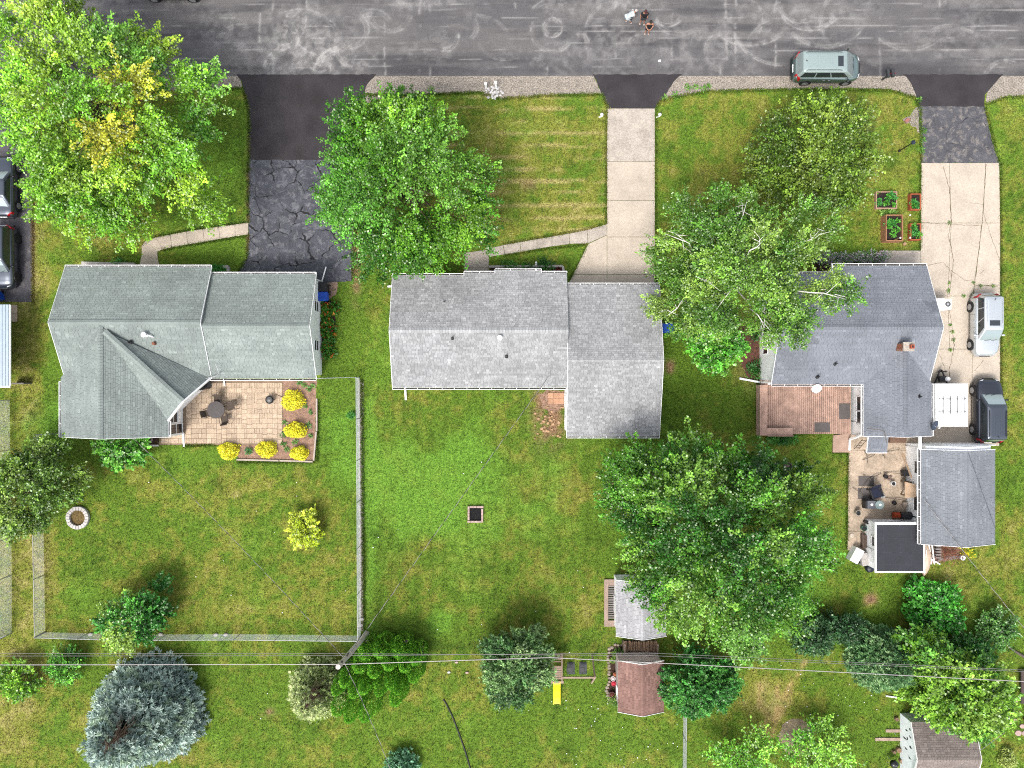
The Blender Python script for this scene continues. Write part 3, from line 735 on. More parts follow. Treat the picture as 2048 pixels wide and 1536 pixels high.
b = MB(); b.prism([(wx1 - ov, wys + 0.55), (ax(366), ay(866)), (ax(366), ay(818)), (ax(416), ay(770)), (ax(416), hys + 0.35), (wx1 - ov, hys + 0.35)], 0, ZE - 0.1)
b.build('bay_wall', m_white, hl)
window(hl, ax(366), ay(833), 0.9, 'e', 0.75, 1.2); window(hl, ax(366) , ay(857), 0.15, 'e', 0.8, 1.9, mull=True)
wallx = hx2 - ov
window(hl, wallx, ay(617), 0.95, 'e', 0.75, 1.15); window(hl, wallx, ay(693), 0.95, 'e', 0.75, 1.15)
for px in (180, 235, 350, 385): window(hl, ax(px), hyn - ov, 0.9, 'n', 1.1, 1.2)
door(hl, ax(302), hyn - ov, 'n')
b = MB(); b.box(ax(480), ax(610), hyg - ov, hyg - ov + 0.04, 0.05, 2.2); gd = b.build('garage_door', m_trim, hl)
for i in range(4):
    b = MB(); b.box(ax(482), ax(608), hyg - ov + 0.04, hyg - ov + 0.06, 0.08 + i * 0.53, 0.57 + i * 0.53); b.build('door_panel', m_white, gd)
for py in (690, 720, 830): window(hl, wx0 + ov if py > 760 else hx0 + ov, ay(py), 1.0, 'w', 0.8, 1.0)
downspout(hl, [(hx2 - 0.05, hyg + 0.1, ZE - 0.1), (hx2 - 0.2, hyg - 0.25, 2.2), (hx2 - 0.22, hyg - 0.2, 0.25), (hx2 + 0.05, hyg + 0.9, 0.1)])
downspout(hl, [(wx1 + 0.1, wys + 0.06, ZE - 0.1), (ax(366) + 0.02, wys + 0.2, 2.45), (ax(368), wys + 0.1, 2.2), (ax(368), wys + 0.1, 0.1), (ax(369), ay(893), 0.08)], 0.1)
downspout(hl, [(ax(450), hys - 0.08, ZE - 0.1), (ax(450), hys - 0.08, 0.15), (ax(450), hys - 0.5, 0.1)])
vent(hl, 292, 670, 4.1, 'cap'); vent(hl, 260, 685, 4.0)
b = MB(); x, y, _ = at(309, 687, 3.8); b.lathe([(0.11, 3.6), (0.11, 4.0), (0.07, 4.02)], x, y, 10); b.build('flue', M('rusty_metal', C(150, 96, 70), rough=0.8, var=0.3), hl)
b = MB(); x, y, _ = at(300, 672, 4.1); b.tube([(x - 0.25, y, 4.32), (x, y + 0.03, 4.3), (x + 0.15, y - 0.04, 4.15), (x + 0.16, y - 0.06, 3.9)], 0.05, 8); b.build('vent_elbow', m_trim, hl)
b = MB(); x, y = ax(430, 3.2), ay(755, 3.2)
b.tube([(x - 0.8, y - 0.05, 2.75), (x, y + 0.1, 3.0), (x + 0.3, y + 0.3, 3.3)], 0.03, 6); b.tube([(x + 0.15, y + 0.9, 3.45), (x + 0.3, y + 0.3, 3.3), (x + 0.95, y + 0.05, 3.4)], 0.02, 6); b.build('antenna_mast', M('galvanised_metal', C(196, 198, 200), metal=0.3, rough=0.5), hl)

# ------------------------------------------------------------------ middle house
hm = thing('house', 'light grey shingled ranch house in the middle, its right wing deeper', 'house', at(1050, 680))
rm = Roof(C(177, 178, 179), seed=5, jit=0.17, tab=0.24)
x0, x1, x2 = ax(785, ZE), ax(1134, ZE), ax(1319, ZE)
yn, ys = ay(551, ZE), ay(775, ZE); ymid = (yn + ys) / 2; zm = 3.95
sl_ = (zm - ZE) / (yn - ymid)
rm.slope([(x0, ys, ZE), (x1, ys, ZE), (x1, ymid, zm), (x0, ymid, zm)])
def nslope(xa, xb, ye): rm.slope([(xa, ye, zm - (ye - ymid) * sl_), (xb, ye, zm - (ye - ymid) * sl_), (xb, ymid, zm), (xa, ymid, zm)])
jogs = [(785, 928, 551), (928, 990, 546), (990, 1083, 541), (1083, 1134, 546)]
for a, b_, y in jogs:
    ye = ay(y, ZE); nslope(ax(a, ZE), ax(b_, ZE), ye); rm.gutter((ax(a, ZE), ye), (ax(b_, ZE), ye), (0, 1), zm - (ye - ymid) * sl_)
for a, ya, yb in ((928, 551, 546), (990, 546, 541), (1083, 541, 546)):
    rm.gut.bar((ax(a, ZE), ay(ya, ZE), ZE - 0.03), (ax(a, ZE), ay(yb, ZE) + 0.05, ZE - 0.03), 0.04, 0.1)
wy0, wy1 = ay(872, ZE), ay(570, ZE); wym = (wy0 + wy1) / 2; zwg = 3.97
rm.slope([(x1 - 0.02, wy1, ZE), (x2, wy1, ZE), (x2, wym, zwg), (x1 - 0.02, wym, zwg)]); rm.slope([(x1 - 0.02, wy0, ZE), (x2, wy0, ZE), (x2, wym, zwg), (x1 - 0.02, wym, zwg)])
rm.ridge((x0 + 0.15, ymid, zm), (x1, ymid, zm), bright=1.25, jit=0.12, wd=0.19, step=0.19, lift=0.06); rm.ridge((x1, wym, zwg), (x2, wym, zwg), bright=1.1, jit=0.12, wd=0.17, step=0.19)
for x, g, ya, yb, yr, zz in ((x0, -1, ys, yn, ymid, zm), (x2, 1, wy0, wy1, wym, zwg), (x1 - 0.03, -1, wy0, wy1, wym, zwg)):
    for y in (ya, yb): rm.trim.bar((x + g * 0.012, y, ZE - 0.05), (x + g * 0.012, yr, zz - 0.05), 0.025, 0.10)
rm.gutter((x0, ys), (x1 - 0.05, ys), (0, -1), ZE); rm.gutter((x1, wy1), (x2, wy1), (0, 1), ZE); rm.gutter((x1 - 0.02, wy0), (x2, wy0), (0, -1), ZE)
rm.finish(hm, ('light_grey_roof_felt', C(96, 97, 100)))
walls(hm, [('g', x0 + ov, x1 - 0.05, ys + ov, yn - ov, 'x', ZE - 0.13, zm - 0.16), ('g', x1 + 0.02, x2 - ov, wy0 + ov, wy1 - ov, 'x', ZE - 0.13, zwg - 0.16),
           ('box', ax(992, ZE), ax(1081, ZE), yn - 0.5, ay(541, ZE) - 0.25, 0, 2.3)])
for px in (820, 880): window(hm, ax(px), yn - ov, 0.9, 'n', 1.2, 1.2)
door(hm, ax(955), yn - ov, 'n'); window(hm, ax(1036), ay(541, ZE) - 0.25, 0.8, 'n', 2.0, 1.3)
for px in (840, 930, 1020): window(hm, ax(px), ys + ov, 1.0, 's', 1.1, 1.0)
window(hm, x1 + 0.02, ay(845), 0.9, 'w', 0.8, 1.1); door(hm, x1 + 0.02, ay(800), 'w')
b = MB(); b.box(ax(1170), ax(1290), wy1 - ov, wy1 - ov + 0.04, 0.05, 2.2); gd = b.build('garage_door', m_trim, hm)
for i in range(4):
    b = MB(); b.box(ax(1172), ax(1288), wy1 - ov + 0.04, wy1 - ov + 0.06, 0.08 + i * 0.53, 0.57 + i * 0.53); b.build('door_panel', m_white, gd)
downspout(hm, [(ax(810, ZE), ys - 0.1, ZE - 0.1), (ax(810, 2), ys + 0.2, 2.3), (ax(811), ys + 0.2, 0.2), (ax(812), ay(800), 0.08)], 0.12)
downspout(hm, [(x0 - 0.04, yn + 0.04, ZE - 0.1), (x0 + 0.2, yn - 0.35, 2.3), (x0 + 0.22, yn - 0.4, 0.2), (ax(776), yn - 0.42, 0.1)], 0.12)
downspout(hm, [(ax(1072, ZE), ay(541, ZE) + 0.1, ZE - 0.1), (ax(1072), ay(541, ZE) - 0.2, 2.2), (ax(1072), ay(541, ZE) - 0.2, 0.2), (ax(1072), ay(524), 0.1)], 0.12)
for p in ((889, 604, 3.1), (905, 676, 3.75), (1013, 712, 3.35)): vent(hm, *p)
vent(hm, 1000, 676, 3.75, 'cap')
b = MB(); x, y, _ = at(1098, 752, 2.95); b.box(x - 0.2, x + 0.2, y - 0.1, y - 0.02, 2.75, 2.83); b.tube([(x, y, 2.7), (x, y + 0.02, 3.2), (x + 0.04, y + 0.2, 3.3)], 0.035, 8); b.build('service_mast', M('galvanised_metal'), hm)

# ------------------------------------------------------------------ right house
ZR = 2.75
hr = thing('house', 'slate grey shingled house with white side walls and a brick chimney, at right', 'house', at(1700, 660))
rr_ = Roof(C(146, 151, 160), seed=8, jit=0.05)
x0, x1 = ax(1543, ZR), ax(1858, ZR); yn, ys = ay(548, ZR), ay(768, ZR); ymid = (yn + ys) / 2; zrr = 4.42
sl_ = (zrr - ZR) / (yn - ymid); yn2 = ay(531, ZR); zn2 = zrr - (yn2 - ymid) * sl_; xj = ax(1666, ZR)
px_ = lambda a, b_, c, d, f: (ax(a, 3.6), ax(b_, 3.6), ay(d, 3.6), ay(c, 3.6), f)
rr_.patch = [px_(1575, 1605, 668, 675, 0.82), px_(1588, 1622, 676, 684, 0.8), px_(1602, 1632, 684, 690, 0.8), px_(1550, 1585, 700, 713, 0.84), px_(1545, 1566, 745, 752, 0.85), px_(1850, 1872, 598, 612, 0.8), px_(1858, 1875, 612, 622, 0.82), px_(1572, 1592, 650, 660, 0.8)]
rr_.slope([(x0, ys, ZR), (x1, ys, ZR), (x1, ymid, zrr), (x0, ymid, zrr)])
rr_.slope([(x0, yn, ZR), (xj, yn, ZR), (xj, ymid, zrr), (x0, ymid, zrr)]); rr_.slope([(xj, yn2, zn2), (x1, yn2, zn2), (x1, ymid, zrr), (xj, ymid, zrr)])
rr_.ridge((x0, ymid, zrr), (x1 - 0.4, ymid, zrr), bright=0.93, jit=0.05, wd=0.16)
vx0, vx1, vys = ax(1727, ZR), ax(1863, ZR), ay(872, ZR); vxm = (vx0 + vx1) / 2; zv = 3.82
yvm = ymid - (zrr - zv) / sl_
rr_.slope([(vx0, vys, ZR + 0.006), (vx0, ys + 0.05, ZR + 0.006), (vxm, yvm + 0.02, zv), (vxm, vys, zv)]); rr_.slope([(vx1, vys, ZR + 0.006), (vx1, ys + 0.05, ZR + 0.006), (vxm, yvm + 0.02, zv), (vxm, vys, zv)])
rr_.ridge((vxm, vys + 0.5, zv), (vxm, yvm + 0.1, zv), bright=0.88, jit=0.04, wd=0.17)
for x, g in ((x0, -1), (x1, 1)):
    rr_.trim.bar((x + g * 0.012, ys, ZR - 0.05), (x + g * 0.012, ymid, zrr - 0.05), 0.025, 0.1); ya, za = (yn, ZR) if g < 0 else (yn2, zn2); rr_.trim.bar((x + g * 0.012, ya, za - 0.05), (x + g * 0.012, ymid, zrr - 0.05), 0.025, 0.1)
for x in (vx0, vx1): rr_.trim.bar((x, vys - 0.012, ZR - 0.05), (vxm, vys - 0.012, zv - 0.05), 0.022, 0.1)
rr_.gutter((x0, yn), (xj, yn), (0, 1), ZR, 0.13); rr_.gutter((xj, yn2), (x1, yn2), (0, 1), zn2, 0.16); rr_.gutter((x0, ys), (vx0, ys), (0, -1), ZR, 0.13); rr_.gutter((vx0, ys), (vx0, vys), (-1, 0), ZR, 0.13); rr_.gutter((vx1, ys), (vx1, vys), (1, 0), ZR, 0.12)
rr_.gut.bar((xj - 0.02, yn, ZR - 0.05), (xj - 0.02, yn2 + 0.1, ZR - 0.1), 0.06, 0.12)
# small porch roof
pz0, pz1 = 2.25, 2.5
rr_.slope([(ax(1734, pz0), ay(905, pz0), pz0), (ax(1774, pz0), ay(905, pz0), pz0), (ax(1774, pz0), vys + 0.15, pz1), (ax(1734, pz0), vys + 0.15, pz1)])
rr_.trim.bar((ax(1734, pz0), ay(905, pz0) - 0.03, pz0 - 0.05), (ax(1774, pz0), ay(905, pz0) - 0.03, pz0 - 0.05), 0.04, 0.12); rr_.trim.bar((ax(1734, pz0) - 0.02, ay(905, pz0), pz0 - 0.05), (ax(1734, pz0) - 0.02, vys + 0.1, pz1 - 0.05), 0.04, 0.1)
rr_.finish(hr, ('slate_grey_roof_felt', C(72, 75, 84)))
wxl = ax(1519); wvl = ax(1701)
walls(hr, [('g', wxl, x1 - 0.3, ys + 0.25, yn - 0.25, 'x', ZR - 0.13, zrr - 0.17), ('g', wvl, vx1 - 0.3, vys + 0.25, ys + 0.6, 'y', ZR - 0.13, zv - 0.17),
           ('box', xj + 0.1, x1 - 0.3, yn - 0.6, yn2 - 0.3, 0, ZR - 0.3)])
b = MB(); b.prism([(ax(1632, 2.3), yn - 0.3), (xj, yn - 0.3), (xj, yn2 - 0.25)], 0, 2.3); b.build('entry_wall', M('orange_brick_wall', C(170, 104, 74), var=0.25, scale=6), hr)
for py in (664, 702): window(hr, wxl, ay(py, 1.2), 0.75, 'w', 0.40, 0.95, mull=False, ft=0.03)
window(hr, wxl, ay(683, 1.2), 0.7, 'w', 0.62, 0.95)
window(hr, wvl, ay(806), 0.95, 'w', 1.0, 1.25); window(hr, wvl, ay(832), 0.95, 'w', 0.8, 1.25); door(hr, wvl, ay(856), 'w')
for px in (1590, 1720, 1780): window(hr, ax(px), (yn if px < 1660 else yn2 - 0.05) - 0.25, 1.0, 'n', 1.2, 1.1)
for py in (600, 700): window(hr, x1 - 0.3, ay(py), 1.1, 'e', 1.0, 1.0)
for px in (1580, 1650): window(hr, ax(px), ys + 0.25, 0.9, 's', 1.2, 1.2)
downspout(hr, [(x0 - 0.15, ys + 0.02, ZR - 0.1), (ax(1520), ys + 0.1, 2.4), (ax(1518), ys + 0.12, 0.3), (ax(1478), ay(757), 0.1)], 0.13)
downspout(hr, [(vx0 - 0.1, vys + 0.05, ZR - 0.15), (wvl - 0.03, vys + 0.2, 2.3), (ax(1698), ay(873), 1.0), (ax(1696), ay(878), 0.3), (ax(1697), ay(900), 0.1)], 0.13)
for p in ((1670, 727, 3.35), (1635, 753, 3.0), (1838, 793, 3.3)): vent(hr, *p)
cx_, cy_, _ = at(1800, 695, 3.7)
b = MB()
m_brick = M('chimney_brick', C(178, 112, 84), var=0.2, scale=5, fine=0.15, rough=0.95)
m_mort = M('brick_mortar', C(196, 184, 172), rough=0.95)
b.box(cx_ - 0.3, cx_ + 0.3, cy_ - 0.24, cy_ + 0.24, 3.0, 4.7); ch = b.build('chimney', m_mort, hr)
for k in range(11):
    z = 3.62 + k * 0.1
    for sgn in (-1, 1):
        for i in range(3):
            b = MB(); xx = cx_ - 0.3 + (i + (0.5 if k % 2 else 0)) * 0.2; b.box(max(cx_ - 0.31, xx), min(cx_ + 0.31, xx + 0.19), cy_ + sgn * 0.24 - 0.015, cy_ + sgn * 0.24 + 0.015, z, z + 0.085); b.build('brick', m_brick, ch)
        for i in range(2):
            b = MB(); yy = cy_ - 0.24 + (i + (0.5 if k % 2 else 0)) * 0.22; b.box(cx_ + sgn * 0.3 - 0.017, cx_ + sgn * 0.3 + 0.017, max(cy_ - 0.222, yy), min(cy_ + 0.222, yy + 0.21), z, z + 0.085); b.build('brick', m_brick, ch)
b = MB(); b.box(cx_ - 0.36, cx_ + 0.36, cy_ - 0.3, cy_ + 0.3, 4.7, 4.8); b.build('chimney_cap', m_concold, ch)
b = MB(); b.box(cx_ + 0.02, cx_ + 0.26, cy_ - 0.13, cy_ + 0.13, 4.8, 5.0); b.box(cx_ + 0.08, cx_ + 0.2, cy_ - 0.07, cy_ + 0.07, 5.0, 5.003, 1); b.build('flue_tile', [M('terracotta', C(190, 92, 60), var=0.2), m_dark], ch)
def dish(name, px, py, z, r, mat, label, cat='satellite dish', tilt=(0.5, -0.5), base=None):
    x, y, _ = at(px, py, z)
    t = thing(name, label, cat, (x, y, z - 0.5))
    b = MB(); d = Vector((tilt[0], tilt[1], 0.75)).normalized(); a = d.cross(Vector((0, 0, 1))).normalized(); c = a.cross(d)
    n = 18; rings = [(0.0, 0.0), (0.5, 0.02), (0.85, 0.06), (1.0, 0.10)]
    vs = [Vector((x, y, z))]; fs = []
    for k, (q, h_) in enumerate(rings[1:]):
        for i in range(n):
            g = 2 * math.pi * i / n; vs.append(Vector((x, y, z)) + (a * math.cos(g) + c * math.sin(g)) * r * q + d * h_ * r * 2)
    for i in range(n): fs.append((0, 1 + i, 1 + (i + 1) % n))
    for k in range(2):
        for i in range(n): fs.append((1 + k * n + i, 1 + (k + 1) * n + i, 1 + (k + 1) * n + (i + 1) % n, 1 + k * n + (i + 1) % n))
    b.mesh(vs, fs); b.build('reflector', mat, t, smooth=True)
    b = MB(); b.tube([(x, y, z - 0.5), (x, y, z - 0.05)], 0.025, 6); b.tube([Vector((x, y, z - 0.1)), Vector((x, y, z - 0.1)) + d * r * 0.9 - c * r * 0.6], 0.015, 5); b.build('mount_arm', M('galvanised_metal'), t)
    b = MB(); p = Vector((x, y, z - 0.1)) + d * r * 0.9 - c * r * 0.6; b.bar(p, p + Vector((0.06, 0.06, 0.08)), 0.07); b.build('receiver', m_trim, t)
    return t
dish('satellite_dish', 1868, 850, 2.9, 0.36, M('dark_grey_paint', C(70, 80, 100), rough=0.4), 'dark blue-grey satellite dish at the rear corner of the slate grey house', tilt=(0.4, -0.3))
dish('satellite_dish', 1633, 776, 2.7, 0.34, m_trim, 'white dish mounted on the gutter above the deck', tilt=(-0.1, -0.5))
b = MB(); x, y, _ = at(1762, 860, 3.4); b.tube([(x - 0.9, y + 0.1, 3.3), (x, y, 3.6), (x + 0.2, y - 0.15, 3.5), (x + 0.5, y - 0.9, 3.2)], 0.022, 6); b.build('cable_mast', M('weathered_steel', C(120, 110, 100)), hr)
# ------------------------------------------------------------------ garage, lean-to shed, garden sheds, neighbour
ga = thing('garage', 'detached white garage with a slate grey ridge roof beside the drive', 'garage', at(1900, 990))
rg = Roof(C(147, 152, 159), seed=9, jit=0.06)
gx0, gx1, gy0, gy1 = ax(1842, ZE), ax(1990, ZE), ay(1088, ZE), ay(899, ZE)
rg.gable(gx0, gx1, gy0, gy1, 'y', ZE, 3.55, cap=False)
rg.ridge(((gx0 + gx1) / 2, gy0, 3.55), ((gx0 + gx1) / 2, gy1, 3.55), bright=1.0, jit=0.03, wd=0.15, lift=0.03)
rg.gutter((gx0, gy0), (gx0, gy1 + 0.1), (-1, 0), ZE, 0.2)
rg.finish(ga, ('slate_grey_roof_felt', None))
walls(ga, [('g', ax(1812), gx1 - 0.2, gy0 + 0.2, ay(886), 'y', ZE - 0.13, 3.4)])
window(ga, ax(1812), ay(930), 1.1, 'w', 0.9, 0.9); window(ga, ax(1812), ay(1000), 1.0, 'w', 1.1, 1.0); door(ga, ax(1812), ay(970), 'w')
b = MB(); b.box(ax(1850), ax(1950), ay(886), ay(886) + 0.05, 0.05, 2.2); b.build('garage_door', m_trim, ga)
window(ga, (gx0 + gx1) / 2, gy0 + 0.2, 1.1, 's', 1.0, 0.9)
downspout(ga, [(gx0 - 0.1, gy1 - 0.05, ZE - 0.1), (ax(1812) - 0.06, gy1, 2.2), (ax(1812) - 0.06, gy1, 0.1)])
b = MB(); b.box(ax(1840, ZE) - 0.05, ax(1840, ZE) + 0.12, gy1, ay(870, ZE), ZE - 0.14, ZE - 0.02); b.build('fascia', m_trim, ga)

sh = thing('lean_to_shed', 'white shed with a flat black membrane roof against the garage', 'shed', at(1790, 1090))
zs = 2.25
sx0, sx1, sy0, sy1 = ax(1753, zs), ax(1847, zs), ay(1142, zs), ay(1049, zs)
walls(sh, [('box', ax(1730), sx1 - 0.1, ay(1128), ay(1038), 0, zs - 0.1)])
b = MB(); b.box(sx0, sx1, sy0, sy1, zs - 0.06, zs); ro = b.build('roof', M('black_membrane', C(52, 54, 62), rough=0.75, var=0.15, scale=1.5, fine=0.12, fscale=14), sh)
for p, q in (((sx0 - 0.06, sy0 - 0.1), (sx0 - 0.06, sy1 + 0.1)), ((sx1 + 0.04, sy0), (sx1 + 0.04, sy1))):
    b = MB(); b.bar((*p, zs - 0.04), (*q, zs - 0.04), 0.11, 0.14); b.build('edge_trim', m_trim, ro)
for y, wd in ((sy0 - 0.06, 0.11), (sy1 + 0.07, 0.16)):
    b = MB(); b.bar((sx0 - 0.12, y, zs - 0.036), (sx1 + 0.1, y, zs - 0.036), wd, 0.14); b.build('edge_trim', m_trim, ro)
for px in (1766, 1800, 1822):
    b = MB(); b.box(ax(px, zs) - 0.012, ax(px, zs) + 0.012, sy0 + 0.02, sy1 - 0.02, zs + 0.002, zs + 0.008); b.build('membrane_seam', M('seam_tape', C(72, 75, 83), var=0.5, scale=3), ro)
for py in (1076, 1105, 1128):
    b = MB(); b.box(sx0 + 0.02, sx1 - 0.02, ay(py, zs) - 0.01, ay(py, zs) + 0.01, zs + 0.0015, zs + 0.007); b.build('membrane_seam', M('seam_tape'), ro)
window(sh, ax(1730), ay(1075), 1.0, 'w', 0.7, 0.8); door(sh, ax(1730), ay(1105), 'w')
window(sh, ax(1770), ay(1038), 1.0, 'n', 0.9, 0.8)

def small_shed(name, label, x0, x1, y0, y1, ze, zr, axis, rcol, felt, wallm, ov=0.15, seed=0, jit=0.15, cap=1.1, wx=None, tab=0.3):
    t = thing(name, label, 'shed', ((x0 + x1) / 2, (y0 + y1) / 2, 0))
    r = Roof(rcol, seed=seed, jit=jit, tab=tab); r.gable(x0, x1, y0, y1, axis, ze, zr, cap=False)
    if axis == 'y': r.ridge(((x0 + x1) / 2, y0, zr), ((x0 + x1) / 2, y1, zr), bright=cap, jit=0.08, wd=0.15)
    else: r.ridge((x0, (y0 + y1) / 2, zr), (x1, (y0 + y1) / 2, zr), bright=cap, jit=0.08, wd=0.15)
    r.finish(t, felt)
    walls(t, [('g', x0 + ov, x1 - ov, y0 + ov, y1 - ov, axis, ze - 0.13, zr - 0.17)], wallm)
    return t
sg = small_shed('garden_shed', 'pale grey shingled shed with a slatted ramp, half under the big maple', ax(1232, 2), ax(1332, 2), ay(1272, 2), ay(1160, 2), 2.0, 2.75, 'y', C(190, 190, 192), ('light_grey_roof_felt', None), m_white, seed=21, jit=0.13)
door(sg, ax(1232, 2) + 0.15, ay(1205), 'w', 1.3, 1.85)
m_planks = M('bleached_planks', C(188, 164, 148), rough=0.9, var=0.15, scale=3, fine=0.2, fscale=14, rand=0.12)
rp = thing('ramp', 'small weathered wooden ramp with cross slats beside the pale shed', 'ramp', at(1220, 1205))
for px, w_ in ((1212, 8), (1232, 8)):
    b = MB(); b.box(ax(px - w_ / 2), ax(px + w_ / 2), ay(1252), ay(1158), 0.02, 0.14); b.build('rail', m_planks, rp)
b = MB(); b.box(ax(1216), ax(1229), ay(1252), ay(1240), 0.02, 0.135); b.build('rail', m_planks, rp); b = MB(); b.box(ax(1216), ax(1229), ay(1170), ay(1158), 0.02, 0.137); b.build('rail', m_planks, rp)
m_slat = M('grey_slats', C(150, 142, 140), rough=0.9, var=0.15, rand=0.15)
for i in range(15):
    b = MB(); y = ay(1172 + i * 4.5); b.box(ax(1216.5), ax(1229), y - 0.045, y + 0.045, 0.03, 0.11); b.build('slat', m_slat, rp)
rs = small_shed('garden_shed', 'small shed with reddish brown shingles and pinkish walls behind the firewood', ax(1236, 2.1), ax(1328, 2.1), ay(1424, 2.1), ay(1322, 2.1), 2.05, 2.75, 'y', C(158, 124, 114), ('red_brown_roof_felt', C(80, 54, 48)), M('pinkish_siding', C(206, 190, 184), var=0.06), ov=0.12, seed=23, jit=0.2, cap=1.0)
door(rs, ax(1280), ay(1322, 2.1) - 0.12, 'n', 1.2, 1.8, M('pinkish_siding')); window(rs, ax(1236, 2.1) + 0.12, ay(1370), 0.9, 'w', 0.7, 0.7)
wm8 = M('whitewashed_boards', (0.72, 0.76, 0.79), rough=0.8, var=0.10, scale=2)
b8 = small_shed('garden_shed', 'weathered brown-grey shed with torn pale blue-white siding, bottom right', ax(1822, 1.7), ax(1948, 1.7), ay(1572, 1.7), ay(1444, 1.7), 1.7, 2.5, 'x', C(150, 139, 133), ('brown_roof_felt', C(84, 72, 68)), wm8, ov=0.14, seed=25, jit=0.16, cap=1.12, tab=0.26)
rr8 = random.Random(3); wx8 = ax(1822, 1.7) + 0.14
for py, z, h_ in ((1455, 1.2, 0.25), (1462, 0.7, 0.4), (1470, 1.2, 0.3), (1482, 0.4, 0.6), (1490, 1.2, 0.4), (1500, 0.6, 0.5), (1512, 1.1, 0.4), (1478, 0.9, 0.2)):
    y = ay(py, 1); q = [(wx8 - 0.004, y + rr8.uniform(-0.05, 0.05), z + h_), (wx8 - 0.004, y + rr8.uniform(0.05, 0.16), z + h_ * 0.5), (wx8 - 0.004, y + rr8.uniform(-0.02, 0.1), z), (wx8 - 0.004, y - rr8.uniform(0.04, 0.1), z + h_ * 0.3)]
    b = MB(); b.poly(q); b.build('bare_board', M('exposed_dark_board', C(74, 74, 78), var=0.3), b8)
nb = thing('neighbour_carport', 'long building with a ribbed pale blue metal roof at the left edge', 'carport', at(-60, 690))
b = MB(); nx0, nx1, ny0, ny1 = ax(-160, 2.4), ax(18, 2.4), ay(772, 2.4), ay(609, 2.4)
b.box(nx0, nx1, ny0, ny1, 2.3, 2.38); ro = b.build('roof', M('pale_blue_metal', C(196, 212, 226), rough=0.45, var=0.06, metal=0.2), nb)
for i in range(28):
    b = MB(); x = nx1 - 0.06 - i * 0.22; b.box(x - 0.02, x + 0.02, ny0 + 0.01, ny1 - 0.01, 2.38, 2.41); b.build('roof_rib', M('pale_blue_metal'), ro)
b = MB(); b.box(nx0 + 0.1, nx1 - 2.1, ny0 + 0.1, ny1 - 0.1, 0, 2.3); b.build('wall', M('pale_blue_wall', C(176, 196, 214), var=0.05), nb)
b = MB(); b.box(nx1 - 0.05, nx1 + 0.06, ny0 - 0.06, ny1, 2.27, 2.36); b.box(nx0, nx1 + 0.06, ny0 - 0.12, ny0 - 0.004, 2.27, 2.372); b.build('gutter', m_trim, nb)
sp = thing('step_pad', 'cracked beige concrete step pad beside the pale blue metal roof', 'step', at(27, 625))
for y0_, y1_ in ((610, 628), (628, 644)):
    slab(sp, [(16, y0_), (36, y0_), (35, y1_), (18, y1_)], m_concpat, top=0.1)

# ------------------------------------------------------------------ rear deck of the right house
dk = thing('deck', 'weathered reddish wooden deck with low side benches behind the slate grey house', 'deck', at(1610, 818))
m_deck = M('weathered_red_decking', C(206, 170, 152), rough=0.9, var=0.24, scale=1.6, fine=0.16, fscale=8.0, rand=0.10)
zd = 0.55
dx0, dx1 = ax(1521, zd), ax(1702, zd); dy0, dy1 = ay(868, zd), ay(768, zd)
n = 46
for i in range(n):
    xa = dx0 + (dx1 - dx0) * i / n; b = MB(); b.box(xa + 0.012, xa + (dx1 - dx0) / n - 0.012, dy0, dy1 + 0.3, zd - 0.03, zd + rnd.uniform(-0.002, 0.002)); b.build('plank', m_deck, dk)
b = MB(); b.box(dx0 + 0.02, dx1 - 0.02, dy0 + 0.02, dy1, zd - 0.25, zd - 0.035); b.build('joist_frame', M('dark_deck_timber', C(116, 76, 66), var=0.2), dk)
for x in (dx0 + 0.1, (dx0 + dx1) / 2, dx1 - 0.15):
    for y in (dy0 + 0.1, dy1 - 0.1): b = MB(); b.box(x - 0.05, x + 0.05, y - 0.05, y + 0.05, 0, zd - 0.26); b.build('post', M('dark_deck_timber'), dk)
for (xa, xb, ya, yb) in ((ax(1519, 1), ax(1534, 1), ay(871, 1), ay(770, 1)), (ax(1534, 1) + 0.004, ax(1586, 1), ay(871, 1), ay(856, 1))):
    bn = MB(); bn.box(xa, xb, ya, yb, zd + 0.36, zd + 0.40); bo = bn.build('bench', m_deck, dk)
    b = MB()
    if xb - xa < yb - ya: b.box(xa - 0.02, xa + 0.04, ya, yb, zd - 0.2, zd + 0.62)
    else: b.box(xa, xb, ya - 0.05, ya + 0.0, zd - 0.2, zd + 0.62)
    b.build('bench_back', m_deck, bo)
m_mat = M('grey_rubber_mat', C(112, 106, 104), rough=0.95, var=0.12, scale=3, fine=0.15)
for (pa, pb, ya, yb, z, lb) in ((1678, 1700, 807, 838, zd, 'dark grey mat on the deck in front of the windows'), (1629, 1660, 845, 864, zd, 'grey mat at the south edge of the deck'),
                                (1717, 1748, 952, 972, 0.05, 'upper of two grey mats on the stained patio'), (1716, 1742, 976, 998, 0.05, 'lower grey mat on the stained patio beside the navy chair')):
    b = MB(); b.prism(dense([(ax(pa, z), ay(yb, z)), (ax(pb, z), ay(yb, z)), (ax(pb, z), ay(ya, z)), (ax(pa, z), ay(ya, z))], 0.1, 0.006), z + 0.004, z + 0.018); one('floor_mat', b, m_mat, lb, 'mat')
